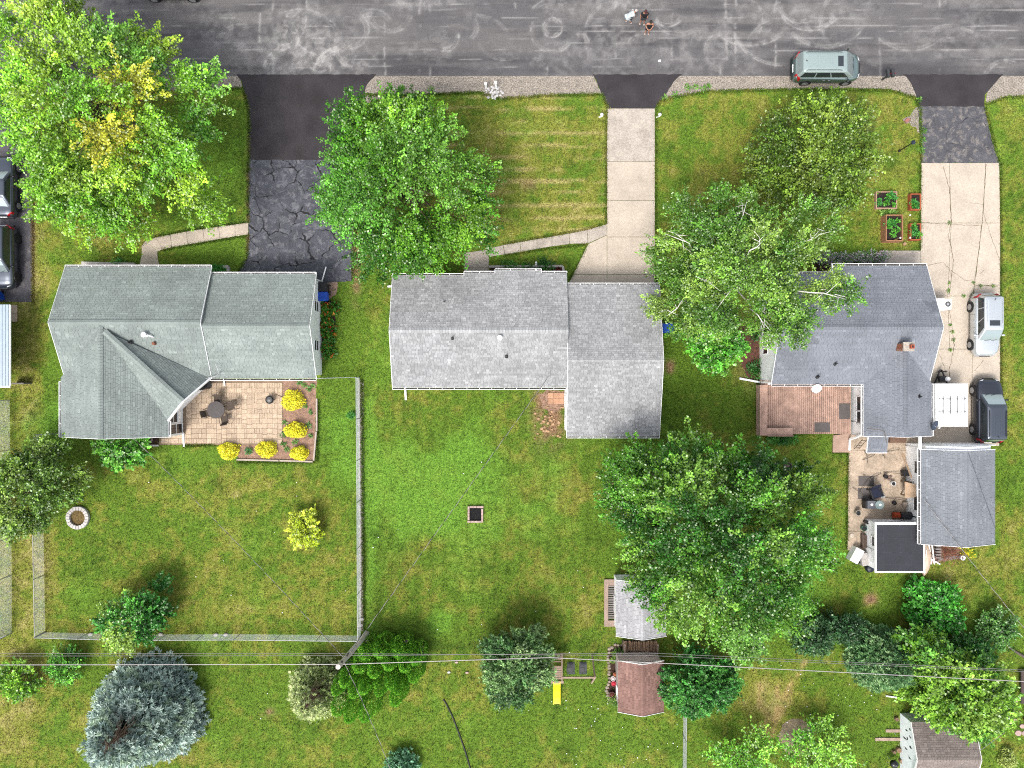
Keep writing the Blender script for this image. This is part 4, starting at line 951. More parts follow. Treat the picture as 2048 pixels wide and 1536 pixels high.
# ------------------------------------------------------------------ fences
m_galv = M('galvanised_metal')
m_wire = M('chain_link_wire', (0.60, 0.62, 0.64), rough=0.6, var=0.1)
def chain_fence(label, pts, h=1.2, step=3.0, pitch=0.085, r=0.0034, extra=None):
    q = [at(*p)[:2] for p in pts]
    t = thing('chain_link_fence', label, 'fence', (*q[0], 0))
    b = MB(); b.tube([(x, y, h) for x, y in q], 0.024, 6); b.build('top_rail', m_galv, t)
    done = set(); wr = MB()
    for (x0, y0), (x1, y1) in zip(q[:-1], q[1:]):
        L = math.hypot(x1 - x0, y1 - y0); n = max(1, round(L / step)); ux, uy = (x1 - x0) / L, (y1 - y0) / L
        for i in range(n + 1):
            p = (x0 + (x1 - x0) * i / n, y0 + (y1 - y0) * i / n); key = (round(p[0], 1), round(p[1], 1))
            if key in done: continue
            done.add(key); rr2 = 0.032 if i in (0, n) else 0.024
            b = MB(); b.lathe([(rr2, 0), (rr2, h + 0.04), (rr2 * 0.5, h + 0.08)], *p, 8); b.build('post', m_galv, t)
        k = -int(h / pitch) - 1
        while k * pitch < L + h:
            for g in (1, -1):
                a0 = k * pitch if g > 0 else k * pitch + h; za, zb = 0.03, h
                a1 = a0 + g * (h - 0.03)
                ua, ub = a0, a1
                # clip to the bay
                def clip(u0, z0_, u1, z1_):
                    pts_ = []
                    lo, hi = 0.0, 1.0
                    du = u1 - u0
                    for bound, sgn in ((0.0, 1), (L, -1)):
                        f0 = sgn * (u0 - bound); f1 = sgn * (u1 - bound)
                        if f0 < 0 and f1 < 0: return None
                        if f0 < 0: lo = max(lo, f0 / (f0 - f1))
                        elif f1 < 0: hi = min(hi, f0 / (f0 - f1))
                    if hi - lo < 0.02: return None
                    return (u0 + du * lo, z0_ + (z1_ - z0_) * lo, u0 + du * hi, z0_ + (z1_ - z0_) * hi)
                cl = clip(ua, za, ub, zb)
                if cl:
                    o_ = 0.004 * g
                    wr.tube([(x0 + ux * cl[0] - uy * o_, y0 + uy * cl[0] + ux * o_, cl[1]), (x0 + ux * cl[2] - uy * o_, y0 + uy * cl[2] + ux * o_, cl[3])], r, 3)
            k += 1
    wr.build('chain_link', m_wire, t, kind='stuff')
    return t
chain_fence('chain link fence between the left and middle back yards', [(640, 757), (719, 755), (721, 1000), (722, 1270)])
chain_fence('chain link fence along the bottom of the left back yard', [(722, 1271), (480, 1268), (260, 1269), (92, 1264)])
chain_fence('chain link fence down the left side of the left back yard', [(91, 1263), (89, 1150), (87, 1035), (86, 900)])
chain_fence('narrow chain link gate panel at the lower left corner of the left house', [(90, 895), (90, 868), (122, 866)], step=1.0)
chain_fence('tall neighbouring chain link fence along the left edge of the photo', [(20, 800), (22, 1000), (24, 1150), (24, 1266), (-140, 1330)], h=1.5)
chain_fence('galvanised fence running down from the dark round tree at the bottom', [(1367, 1405), (1366, 1470), (1365, 1560)], h=1.0)
chain_fence('green tinted wire fence right of the weathered shed', [(1936, 1452), (1937, 1500), (1938, 1570)], h=1.3)
b = MB(); x, y, _ = at(63, 767)
one('wooden_gate_stub', (b.box(ax(33), ax(64), y - 0.05, y + 0.05, 0.0, 0.9), b)[1], M('grey_weathered_board', C(140, 134, 130), var=0.2), 'short grey wooden fence stub beside the pale blue metal roof', 'fence')
m_stone = M('limestone', C(206, 200, 194), rough=0.95, var=0.12, scale=4, fine=0.15, rand=0.12)
sheet('gravel_strip', [(716, 760), (727, 760), (728, 1262), (719, 1262)], 0.006, m_gravel, label='narrow gravel strip under the yard fence', cat='gravel', jit=0.05)
def flat_stone(px, py, lx, ly, h, rz, label, mat=None, name='paving_stone', cat='stone', group=None):
    x, y, _ = at(px, py); b = MB(); rr = random.Random(int(px * 7 + py))
    q = [(math.cos(a) * lx / 2 * rr.uniform(0.85, 1.1), math.sin(a) * ly / 2 * rr.uniform(0.85, 1.1)) for a in [k * math.pi / 4 + 0.4 for k in range(8)]]
    c, s_ = math.cos(rz), math.sin(rz); q = [(x + u * c - v * s_, y + u * s_ + v * c) for u, v in q]
    b.prism(q, 0.0, h * 0.8); b.f.pop(1); b.m.pop(); b.c.pop()
    e = [(x + (u - x) * 0.86, y + (v - y) * 0.86) for u, v in q]; n = 8
    b.mesh([(u, v, h * 0.8) for u, v in q] + [(u, v, h) for u, v in e], [(i, (i + 1) % n, n + (i + 1) % n, n + i) for i in range(n)] + [tuple(range(n, 2 * n))])
    return one(name, b, mat or m_stone, label, cat, group)
for px, py, lb in ((182, 1268, 'flat stone at the fence, left of the small green tree'), (322, 1268, 'flat stone at the fence, right of the small green tree'), (432, 1269, 'flat stone at the fence under the blue spruce tip'), (452, 1269, 'rightmost flat stone along the bottom fence'),
                   (724, 1238, 'pinkish stone stacked at the fence corner by the pole'), (722, 1250, 'grey stone beside the fence corner post')):
    flat_stone(px, py, 0.36, 0.24, 0.12, 0.1, lb)

# ------------------------------------------------------------------ utility pole and overhead lines
up_ = thing('utility_pole', 'weathered wooden utility pole leaning over the arborvitae hedge', 'utility pole', at(734, 1267))
PT = 9.0
ptop = Vector(at(676, 1334, PT)); pbase = Vector(at(734, 1267))
b = MB(); b.tube([pbase + (ptop - pbase) * t for t in (0, 0.33, 0.66, 1.0)], [0.19, 0.18, 0.17, 0.15], 12); b.build('pole', M('pole_timber', (0.44, 0.39, 0.35), rough=0.9, var=0.2, scale=4, fine=0.2), up_, smooth=False)
def onpole(h): return pbase + (ptop - pbase) * (h / PT)
pa, pb_ = onpole(8.4), onpole(6.9)
for p, dz in ((pa, 0.0), (pb_, 0.0), (pb_, -0.3)):
    b = MB(); c = p + Vector((0.1, 0.16, dz)); b.lathe([(0.05, c.z - 0.08), (0.07, c.z - 0.03), (0.045, c.z), (0.06, c.z + 0.05), (0.03, c.z + 0.1)], c.x, c.y, 8); b.build('insulator', M('brown_ceramic', C(110, 96, 88), rough=0.3), up_)
b = MB(); c = onpole(7.9); b.tube([c + Vector((0.15, 0, 0)), c + Vector((0.45, -0.1, -0.3)), c + Vector((0.3, -0.25, -0.7)), c + Vector((0.1, -0.1, -0.5))], 0.018, 5); b.build('cable_loop', m_dark, up_)
def cable(label, pts, r, mat, sag=0.25, name='power_line', cat='cable', n=14):
    b = MB(); P = []
    for p, q in zip(pts[:-1], pts[1:]):
        p, q = Vector(p), Vector(q)
        for i in range(n): t = i / n; P.append(p + (q - p) * t - Vector((0, 0, 4 * sag * t * (1 - t))))
    P.append(Vector(pts[-1])); b.tube(P, r, 6)
    return one(name, b, mat, label, cat)
m_cab = M('pale_aluminium_cable', C(206, 198, 196), rough=0.5, var=0.1); m_cabd = M('grey_cable', C(150, 146, 144), rough=0.6, var=0.1)
kx = lambda x, y, z: Vector(at(x, y, z))
cable('pale main power line crossing the whole bottom of the photo', [kx(-900, 1331, 8.4), pa, kx(1100, 1315, 8.4), kx(2048, 1363, 8.4), kx(2900, 1410, 8.4)], 0.024, m_cab, 0.0)
cable('upper thin communication cable above the main power line', [kx(-900, 1313, 6.9), pb_ + Vector((0.1, 0.15, 0)), kx(1300, 1306, 6.9), kx(2048, 1340, 6.9), kx(2900, 1380, 6.9)], 0.014, m_cabd, 0.0)
cable('lower thin communication cable just above the main power line', [kx(-900, 1307, 6.6), pb_ + Vector((0.1, 0.16, -0.3)), kx(1300, 1311, 6.6), kx(2048, 1343, 6.6), kx(2900, 1385, 6.6)], 0.014, m_cabd, 0.0)
hlp = (ax(262, 2.9), ay(872, 2.9), 2.9)
def twist(label, p, q, r=0.012, sag=0.35):
    p, q = Vector(p), Vector(q)
    t = thing('service_drop', label, 'cable', tuple(q))
    d = (q - p); s_ = d.cross(Vector((0, 0, 1))).normalized(); n = max(60, int(d.length / 0.25))
    for g, m in ((0, m_cab), (1, m_dark)):
        b = MB(); P = []
        for i in range(n + 1):
            u = i / n; a = u * d.length / 1.15 * 2 * math.pi + g * math.pi
            P.append(p + d * u - Vector((0, 0, 4 * sag * u * (1 - u))) + s_ * math.cos(a) * 0.016 + Vector((0, 0, math.sin(a) * 0.016)))
        b.tube(P, r, 4); b.build('bare_strand' if g == 0 else 'insulated_strand', m, t)
twist('twisted service cable from the pole to the left house', pb_ + Vector((0, 0, 0.2)), hlp)
twist('twisted service cable from the pole to the middle house', pb_ + Vector((0.1, 0.1, 0.2)), (ax(1098, 3.2), ay(752, 3.2), 3.25))
twist('service cable running from the pole off the bottom of the photo', onpole(7.6), kx(800, 1590, 5.5))
twist('service cable from the right over the garage roof', kx(2110, 1330, 6.5), (ax(1850, 3.0), ay(1000, 3.0), 3.0))
cable('thin black wire lying over the garage ridge', [(ax(1938, 3.7), ay(905, 3.7), 3.62), (ax(1992, 2.75), ay(1060, 2.75), 2.75)], 0.01, m_dark, 0.0)
cable('faint service wire crossing the green tinted fence at the bottom right', [kx(2010, 1465, 5.5), kx(1890, 1560, 4.5)], 0.014, m_cabd, 0.1)

# ------------------------------------------------------------------ paver patio of the left house
pp = thing('paver_patio', 'tan paver patio behind the left house', 'patio', at(470, 830), kind='structure')
m_pav = M('tan_pavers', C(216, 192, 166), rough=0.92, var=0.12, scale=3, fine=0.2, fscale=14.0, rand=0.13)
m_sand = M('joint_sand', C(160, 138, 116), rough=1.0)
sheet('paver_bed', [(340, 758), (566, 758), (566, 890), (318, 890), (318, 874), (366, 874), (366, 800)], 0.012, m_sand, pp, jit=0.01)
rp_ = random.Random(4)
def paver(x0, x1, y0, y1):
    b = MB(); t = 0.05 + rp_.uniform(-0.004, 0.004); g = 0.009
    b.box(x0 + g, x1 - g, y0 + g, y1 - g, 0.0, t); b.build('paver', m_pav, pp)
U = 0.365
X0p, X1p = ax(344), ax(565); Y0p, Y1p = ay(887), ay(760)
def inpat(x, y):
    px = CX + x * F / H; py = CY - y * F / H
    if py > 870: return px > 320
    return px > 368 and (px - 366) + (py - 757) > 40
nx_, ny_ = int((X1p - X0p + 1) / U), int((Y1p - Y0p) / U)
Xs = X1p - nx_ * U
occ = np.zeros((nx_ + 1, ny_ + 1), bool); npav = 0
for j in range(ny_):
    for i in range(nx_):
        if occ[i, j]: continue
        x, y = Xs + i * U, Y0p + j * U
        if not inpat(x + U / 2, y + U / 2): continue
        k = rp_.random()
        if k < 0.30 and i + 1 < nx_ and not occ[i + 1, j]: occ[i, j] = occ[i + 1, j] = True; paver(x, x + 2 * U * 0.75, y, y + U); paver(x + 2 * U * 0.75, x + 2 * U, y, y + U); npav += 2
        elif k < 0.5 and j + 1 < ny_: occ[i, j] = occ[i, j + 1] = True; paver(x, x + U, y, y + U * 0.75); paver(x, x + U, y + U * 0.75, y + 2 * U); npav += 2
        elif k < 0.62: occ[i, j] = True; paver(x, x + U / 2, y, y + U); paver(x + U / 2, x + U, y, y + U); npav += 2
        else: occ[i, j] = True; paver(x, x + U, y, y + U); npav += 1
sheet('planting_bed', [(564, 758), (634, 758), (632, 800), (629, 922), (478, 922), (470, 888), (564, 888)], 0.010, m_soil, label='bare soil bed around the patio with yellow bushes', cat='bed', jit=0.04)
m_timb = M('bleached_edging_timber', C(204, 190, 176), rough=0.9, var=0.15, scale=4)
for (p, q, lb) in (((634, 797), (634, 862), 'upper timber edging right of the yellow bushes'), ((633, 863), (628, 921), 'lower timber edging right of the yellow bushes'), ((626, 923), (560, 921), 'right timber edging below the yellow bushes'), ((558, 921), (474, 919), 'left timber edging below the yellow bushes')):
    b = MB(); b.bar((*at(*p)[:2], 0.06), (*at(*q)[:2], 0.06), 0.11, 0.14); one('edging_timber', b, m_timb, lb, 'edging')
sheet('planting_bed', [(284, 872), (318, 872), (318, 890), (284, 890)], 0.012, m_mulch, label='small dark mulch bed below the left house', cat='bed', jit=0.02)
b = MB(); b.bar((*at(286, 891)[:2], 0.05), (*at(318, 891)[:2], 0.05), 0.12, 0.1); one('edging_block', b, m_stone, 'pale edging strip below the small mulch bed', 'edging')
b = MB(); x, y, _ = at(299, 879)
for k in range(3): b.tube([(x + math.cos(a) * (0.24 - 0.03 * k), y + math.sin(a) * (0.24 - 0.03 * k), 0.05 + 0.03 * k) for a in np.linspace(0, 6.1, 16)], 0.018, 6)
one('coiled_hose', b, m_concold, 'coiled pale hose on the small mulch bed', 'hose')

def chair(label, x, y, rz, mat, seatc, group=None):
    t = thing('patio_chair', label, 'chair', (x, y, 0.05), rz, group)
    b = MB(); b.prism([(-0.24, -0.24), (0.24, -0.24), (0.26, 0.24), (-0.26, 0.24)], 0.40, 0.45); b.build('seat', seatc, t, local=True)
    b = MB(); b.mesh([(-0.24, -0.24, 0.44), (0.24, -0.24, 0.44), (0.24, -0.42, 0.92), (-0.24, -0.42, 0.92), (-0.24, -0.27, 0.44), (0.24, -0.27, 0.44), (0.24, -0.45, 0.92), (-0.24, -0.45, 0.92)], [(0, 1, 2, 3), (7, 6, 5, 4), (0, 4, 5, 1), (1, 5, 6, 2), (2, 6, 7, 3), (3, 7, 4, 0)]); b.build('backrest', seatc, t, local=True)
    for sx in (-1, 1):
        b = MB(); b.tube([(sx * 0.29, -0.36, 0.66), (sx * 0.31, 0, 0.65), (sx * 0.29, 0.26, 0.62)], 0.02, 6); b.build('armrest', mat, t, local=True)
        for sy in (-0.34, 0.26):
            b = MB(); b.tube([(sx * 0.31, sy * 1.1, 0), (sx * 0.29, sy, 0.62)], 0.016, 6); b.build('leg', mat, t, local=True)
    return t
m_bronze = M('dark_bronze_metal', C(66, 62, 60), rough=0.5, var=0.1, metal=0.3); m_mesh = M('brown_mesh_fabric', C(96, 84, 74), rough=0.9, var=0.1)
tb = thing('patio_table', 'round dark slatted patio table on the tan pavers', 'table', (*at(440, 818)[:2], 0.05))
x, y, _ = at(440, 819)
b = MB(); b.lathe([(0.60, 0.72), (0.62, 0.735), (0.61, 0.75), (0.04, 0.755)], x, y, 28); b.build('table_top', M('dark_table_top', C(88, 82, 82), rough=0.6, var=0.15, scale=6, fine=0.2, fscale=30), tb)
for k in range(4):
    a = k * math.pi / 2 + 0.5; b = MB(); b.tube([(x + math.cos(a) * 0.5, y + math.sin(a) * 0.5, 0.05), (x + math.cos(a) * 0.42, y + math.sin(a) * 0.42, 0.72)], 0.022, 6); b.build('leg', m_bronze, tb)
for px, py, rz, lb in ((436, 801, math.pi, 'brown patio chair pushed in on the far side of the round table'), (462, 812, math.pi / 2 + 0.3, 'brown patio chair right of the round table'), (450, 838, 0.2, 'brown patio chair at the near side of the round table'), (419, 825, -math.pi / 2 + 0.3, 'brown patio chair left of the round table')):
    x, y, _ = at(px, py, 0.4); chair(lb, x, y, rz, m_bronze, m_mesh)
def grill(label, px, py, rz, name='gas_grill', s=1.0):
    t = thing(name, label, 'grill', (*at(px, py)[:2], 0.05), rz)
    b = MB(); b.box(-0.35, 0.35, -0.25, 0.25, 0.0, 0.75); b.build('cart', m_dark, t, local=True)
    b = MB(); P = [(-0.28, 0.76), (-0.28, 0.95), (-0.16, 1.1), (0.1, 1.12), (0.27, 0.95), (0.28, 0.76)]
    b.poly([(-0.38, y, z) for y, z in P][::-1] if False else [(-0.38, y, z) for y, z in P]); b.poly([(0.38, y, z) for y, z in P][::-1])
    for i in range(len(P)): j = (i + 1) % len(P); b.poly([(-0.38, *P[i]), (0.38, *P[i]), (0.38, *P[j]), (-0.38, *P[j])][::-1])
    b.build('lid', M('black_enamel', C(40, 42, 46), rough=0.25, var=0.05), t, local=True)
    for g in (-1, 1):
        b = MB(); b.box(g * 0.6 - 0.2, g * 0.6 + 0.2, -0.2, 0.2, 0.8, 0.84); b.build('side_shelf', m_dark, t, local=True)
    b = MB(); b.bar((-0.25, -0.33, 0.92), (0.25, -0.33, 0.92), 0.03); b.build('handle', m_galv, t, local=True)
    return t
grill('black gas grill tucked under the bay of the left house', 411, 772, 0.2)
fb = thing('fire_bowl', 'small black round fire bowl on the tan pavers', 'fire bowl', (*at(543, 800)[:2], 0.05))
x, y, _ = at(543, 799)
b = MB(); b.lathe([(0.1, 0.2), (0.26, 0.3), (0.31, 0.42), (0.30, 0.44), (0.26, 0.40), (0.1, 0.34)], x, y, 20); b.build('bowl', m_dark, fb, smooth=True)
b = MB(); b.lathe([(0.24, 0.44), (0.2, 0.5), (0.1, 0.55), (0.03, 0.57)], x, y, 18); b.build('lid', M('grey_metal_mesh', C(120, 120, 120), metal=0.4, rough=0.5), fb, smooth=True)
for k in range(3): a = k * 2.1; b = MB(); b.tube([(x + math.cos(a) * 0.28, y + math.sin(a) * 0.28, 0.05), (x + math.cos(a) * 0.2, y + math.sin(a) * 0.2, 0.3)], 0.018, 5); b.build('leg', m_dark, fb)
b = MB(); p = at(552, 795); b.tube([at(545, 792), (*at(552, 788)[:2], 0.06), (*at(560, 792)[:2], 0.06), (*at(570, 796)[:2], 0.06)], 0.02, 5); one('garden_hose', b, M('brown_hose', C(96, 66, 54)), 'brown hose end beside the fire bowl', 'hose')
def wheelie(label, px, py, mat, rz=0.0, s=1.0):
    t = thing('wheelie_bin', label, 'bin', at(px, py), rz)
    b = MB(); b.prism([(-0.25, -0.28), (0.25, -0.28), (0.25, 0.28), (-0.25, 0.28)], 0.08, 0.98, top=[(-0.31, -0.36), (0.31, -0.36), (0.31, 0.36), (-0.31, 0.36)]); b.build('body', mat, t, local=True)
    b = MB(); b.mesh([(-0.34, -0.4, 0.985), (0.34, -0.4, 0.985), (0.34, 0.4, 1.0), (-0.34, 0.4, 1.0), (-0.28, -0.34, 1.05), (0.28, -0.34, 1.05), (0.28, 0.34, 1.08), (-0.28, 0.34, 1.08)], [(0, 1, 5, 4), (1, 2, 6, 5), (2, 3, 7, 6), (3, 0, 4, 7), (4, 5, 6, 7), (3, 2, 1, 0)]); b.build('lid', mat, t, local=True)
    b = MB(); b.tube([(-0.24, 0.43, 0.95), (0.24, 0.43, 0.95)], 0.02, 6); b.build('handle', mat, t, local=True)
    for g in (-1, 1): b = MB(); b.tube([(g * 0.2, 0.3, 0.12), (g * 0.27, 0.3, 0.12)], 0.12, 12); b.build('wheel', m_dark, t, local=True)
    return t
m_blue = M('blue_plastic', C(30, 92, 214), rough=0.4, var=0.08)
wheelie('black wheelie bin at the right end of the left house', 651, 578, m_dark, -math.pi / 2)
wheelie('blue wheelie bin beside the lily bed', 651, 596, m_blue, -math.pi / 2)
wheelie('blue bin at the left edge below the dark cars', 3, 594, m_blue, 0.3)
wheelie('blue bin half hidden right of the middle house', 1330, 658, m_blue, -1.5)
sheet('planting_bed', [(640, 604), (668, 604), (672, 650), (668, 712), (642, 716)], 0.008, m_mulch, label='lily bed along the right wall of the left house', cat='bed', jit=0.06)
sheet('bin_pad', [(645, 560), (676, 563), (672, 590), (645, 606)], 0.010, M('brick_pad', C(176, 148, 130), var=0.25, scale=7), label='brick pad under the two bins', cat='pad', jit=0.04)

# ------------------------------------------------------------------ beds by the front doors
def low_wall(label, pts, n, mat=None, h=0.22, wd=0.2):
    t = thing('garden_wall', label, 'wall', at(*pts[0]))
    q = dense([at(*p)[:2] for p in pts], 0.4, 0.0, False)
    for (xa, ya), (xb, yb) in zip(q[:-1], q[1:]):
        L = math.hypot(xb - xa, yb - ya); b = MB(); b.obox((xa + xb) / 2, (ya + yb) / 2, 0, h + rnd.uniform(-0.01, 0.01), L - 0.012, wd, math.atan2(yb - ya, xb - xa)); b.build('block', mat or m_stone, t)
low_wall('low pale block wall in front of the left house', [(166, 527), (272, 529)], 8)
low_wall('short pale block wall beside the left garage', [(448, 534), (458, 534), (458, 546)], 2)
low_wall('low block wall of the flower bed by the middle front window', [(978, 534), (1125, 533), (1128, 548)], 10, wd=0.16)
sheet('planting_bed', [(980, 534), (1126, 534), (1134, 556), (980, 556)], 0.010, m_mulch, label='narrow flower bed under the middle front window', cat='bed', jit=0.02)
sheet('planting_bed', [(170, 528), (275, 530), (275, 545), (170, 545)], 0.010, m_mulch, label='narrow bed in front of the left house', cat='bed', jit=0.02)
sheet('planting_bed', [(1628, 510), (1762, 506), (1762, 545), (1628, 560)], 0.010, m_mulch, label='lilac bed in front of the slate grey house', cat='bed', jit=0.05)
sheet('planting_bed', [(1484, 645), (1522, 640), (1522, 760), (1500, 765), (1480, 720)], 0.010, M('red_mulch', C(112, 72, 58), var=0.3, scale=4, fine=0.4, fscale=18), label='reddish mulch bed along the left wall of the slate grey house', cat='bed', jit=0.06)

# ------------------------------------------------------------------ back door pad of the middle house
bp_ = thing('brick_pad', 'square terracotta paver pad at the back door of the middle house', 'pad', at(1112, 796), kind='structure')
m_terra = M('terracotta_pavers', C(206, 158, 126), var=0.12, scale=4, rand=0.12, fine=0.12)
for i in range(3):
    for j in range(2):
        b = MB(); x0_, x1_ = ax(1096 + i * 11), ax(1106.6 + i * 11); y1_, y0_ = ay(786 + j * 11), ay(796.6 + j * 11); b.box(x0_, x1_, y0_, y1_, 0, 0.06 + rnd.uniform(0, 0.01)); b.build('paver', m_terra, bp_)
sheet('bare_earth', [(1078, 790), (1096, 778), (1130, 782), (1130, 806), (1122, 818), (1106, 826), (1084, 814)], 0.006, m_soil, label='bare earth round the back door pad', cat='soil', jit=0.08)
m_peb = M('tan_fieldstone', C(206, 168, 130), rough=0.95, var=0.2, scale=6, rand=0.2)
rf = random.Random(17)
fs_t = thing('stone_scatter', 'scattered tan fieldstones by the back door of the middle house', 'stones', at(1102, 845))
for i in range(46):
    px, py = rf.gauss(1102, 14), rf.gauss(842, 17)
    px = min(max(px, 1070), 1130); py = min(max(py, 815), 886)
    x, y, _ = at(px, py); b = MB(); r_ = rf.uniform(0.07, 0.15); a0 = rf.uniform(0, 6)
    q = [(x + math.cos(a0 + k * 1.047) * r_ * rf.uniform(0.8, 1.25), y + math.sin(a0 + k * 1.047) * r_ * rf.uniform(0.6, 1.0)) for k in range(6)]
    e = [(x + (u - x) * 0.6, y + (v - y) * 0.6) for u, v in q]
    b.prism(q, 0.0, 0.04 + r_ * 0.4, top=e); b.build('stone', m_peb, fs_t)
b = MB(); b.tube([(*at(1012 + 22 * math.cos(a), 797 + 13 * math.sin(a))[:2], 0.03) for a in np.linspace(0.4, 5.2, 18)], 0.012, 5); one('garden_hose', b, M('olive_hose', C(120, 124, 66)), 'thin olive hose loop on the lawn behind the middle house', 'hose')

# ------------------------------------------------------------------ fire pits
fp = thing('fire_ring', 'round ring of white blocks filled with dry leaves', 'fire pit', at(158, 1035))
m_wblk = M('white_block', C(232, 226, 222), rough=0.9, var=0.1, scale=4, rand=0.08); n = 20
x, y, _ = at(158, 1035)
for k in range(n):
    a = 2 * math.pi * k / n; b = MB(); r_ = 0.69 + rnd.uniform(-0.015, 0.015)
    q = [(x + (r_ + dr) * math.cos(a + da * (0.95 if dr < 0 else 1.0)), y + (r_ + dr) * math.sin(a + da)) for dr, da in ((-0.13, -0.13), (0.13, -0.145), (0.13, 0.145), (-0.13, 0.13))]
    b.prism(q, 0, 0.24); b.build('block', m_wblk, fp)
sheet('ash_bed', [(x + 0.58 * math.cos(a), y + 0.58 * math.sin(a)) for a in np.linspace(0, 6.2, 16)], 0.06, M('dry_leaves', C(128, 108, 66), rough=1, var=0.4, scale=8, fine=0.4, bump=0.8), fp, jit=0.02, px=False)
fq = thing('fire_pit', 'square brick fire pit full of black ash in the middle yard', 'fire pit', at(951, 1028)); x, y, _ = at(951, 1028)
m_pbr = M('pinkish_brick', C(214, 184, 176), rough=0.9, var=0.15, scale=5, rand=0.12)
for lay in range(2):
    for sx, sy, dx, dy in ((0, -1, 1, 0), (1, 0, 0, 1), (0, 1, -1, 0), (-1, 0, 0, -1)):
        for i in range(4):
            o_ = -0.46 + i * 0.25; b = MB(); cx2, cy2 = x + sx * 0.49 + dx * o_, y + sy * 0.53 + dy * o_
            b.obox(cx2, cy2, lay * 0.1 + 0.002, lay * 0.1 + 0.096, 0.235, 0.125, math.atan2(dy, dx) + rnd.uniform(-0.03, 0.03)); b.build('brick', m_pbr, fq)
b = MB(); b.box(x - 0.42, x + 0.42, y - 0.45, y + 0.45, 0.004, 0.05); b.build('ash_bed', M('black_ash', C(24, 24, 28), rough=1, var=0.5, scale=9, fine=0.5, bump=0.8), fq)
flr = thing('fire_ring', 'small dark metal fire ring on the lawn right of the big maple', 'fire pit', at(1574, 932)); x, y, _ = at(1574, 932)
b = MB(); b.lathe([(0.27, 0.0), (0.29, 0.28), (0.25, 0.28), (0.23, 0.03)], x, y, 18); b.build('ring', M('rusty_grey_metal', C(110, 100, 96), rough=0.7, var=0.2), flr)
b = MB(); b.lathe([(0.24, 0.03), (0.1, 0.1), (0.02, 0.12)], x, y, 10); b.build('ash_bed', M('pale_ash', C(150, 130, 120), rough=1, var=0.4), flr)
# ------------------------------------------------------------------ along the street
def rock(b, x, y, z, r, rr, flat=0.7, m=0):
    n = 7; a0 = rr.uniform(0, 6); rings = [(0.75, 0.0), (1.0, 0.35), (0.85, 0.75), (0.4, 1.0)]
    vs = []; fs = []
    for q, h in rings:
        for k in range(n): a = a0 + 2 * math.pi * k / n; w_ = r * q * rr.uniform(0.85, 1.15); vs.append((x + math.cos(a) * w_, y + math.sin(a) * w_ * 0.85, z + h * r * flat * rr.uniform(0.9, 1.1)))
    for i in range(3):
        for k in range(n): fs.append((i * n + k, i * n + (k + 1) % n, (i + 1) * n + (k + 1) % n, (i + 1) * n + k))
    fs.append(tuple(range(3 * n, 4 * n))); b.mesh(vs, fs, m)
m_wst = M('white_landscape_stone', C(228, 226, 224), rough=0.9, var=0.1, scale=5, rand=0.12)
sp_ = thing('stone_pile', 'heap of white stones at the street edge around two white posts', 'stones', at(987, 186)); rr0 = random.Random(8)
for i in range(46):
    a = rr0.uniform(0, 6.28); q = math.sqrt(rr0.random()); px, py = 988 + 18 * q * math.cos(a), 186 + 13 * q * math.sin(a)
    b = MB(); x, y, _ = at(px, py); rock(b, x, y, 0.0 + 0.12 * (1 - q), rr0.uniform(0.06, 0.12), rr0); b.build('stone', m_wst, sp_)
for px, py, h, lb in ((972, 176, 0.8, 'short white marker post left of the white stone heap'), (992, 176, 1.0, 'taller white marker post on the white stone heap')):
    x, y, _ = at(px, py); t = thing('marker_post', lb, 'post', (x, y, 0)); b = MB(); b.box(x - 0.07, x + 0.07, y - 0.07, y + 0.07, 0, h); b.build('post', m_trim, t)
    b = MB(); b.prism([(x - 0.09, y - 0.09), (x + 0.09, y - 0.09), (x + 0.09, y + 0.09), (x - 0.09, y + 0.09)], h, h + 0.07, top=[(x - 0.02, y - 0.02), (x + 0.02, y - 0.02), (x + 0.02, y + 0.02), (x - 0.02, y + 0.02)]); b.build('cap', m_trim, t)
def mailbox(label, px, py, rz, mat, h=1.05, double=False):
    t = thing('letterbox', label, 'mailbox', at(px, py), rz)
    b = MB(); b.box(-0.05, 0.05, -0.05, 0.05, 0, h); b.build('post', mat, t, local=True)
    for o_ in ((-0.16, 0.16) if double else (0.0,)):
        b = MB(); P = [(-0.11, h), (0.11, h)] + [(0.11 * math.cos(a), h + 0.14 + 0.11 * math.sin(a)) for a in np.linspace(0, math.pi, 7)]
        n = len(P); A = [(o_ + u, -0.28, v) for u, v in P]; B = [(o_ + u, 0.28, v) for u, v in P]
        b.poly(A); b.poly(B[::-1])
        for i in range(n): b.poly([A[i], B[i], B[(i + 1) % n], A[(i + 1) % n]])
        b.build('box', mat, t, local=True)
        b = MB(); b.box(o_ + 0.112, o_ + 0.13, -0.1, -0.06, h + 0.1, h + 0.3); b.build('flag', M('red_flag', C(180, 40, 40)), t, local=True)
mailbox('pair of dark letterboxes on the gravel right of the minivan', 1764, 160, 0.1, M('charcoal_paint', C(62, 64, 68), rough=0.5, var=0.1), double=True)
mailbox('black letterbox on the short gravel shoulder by the maple', 424, 160, 0.0, m_dark)
for px, lb in ((1202, 'small white reflector stake left of the middle driveway'), (1317, 'small white reflector stake right of the middle driveway')):
    x, y, _ = at(px, 234); t = thing('reflector_stake', lb, 'stake', (x, y, 0)); b = MB(); b.tube([(x, y, 0), (x, y, 0.5)], 0.02, 6); b.build('stake', m_trim, t)
    b = MB(); b.lathe([(0.09, 0.45), (0.12, 0.5), (0.06, 0.58)], x, y, 10); b.build('head', m_trim, t); b = MB(); b.bar((x - 0.16, y - 0.03, 0.02), (x + 0.1, y + 0.05, 0.02), 0.07, 0.03); b.build('foot', m_trim, t)
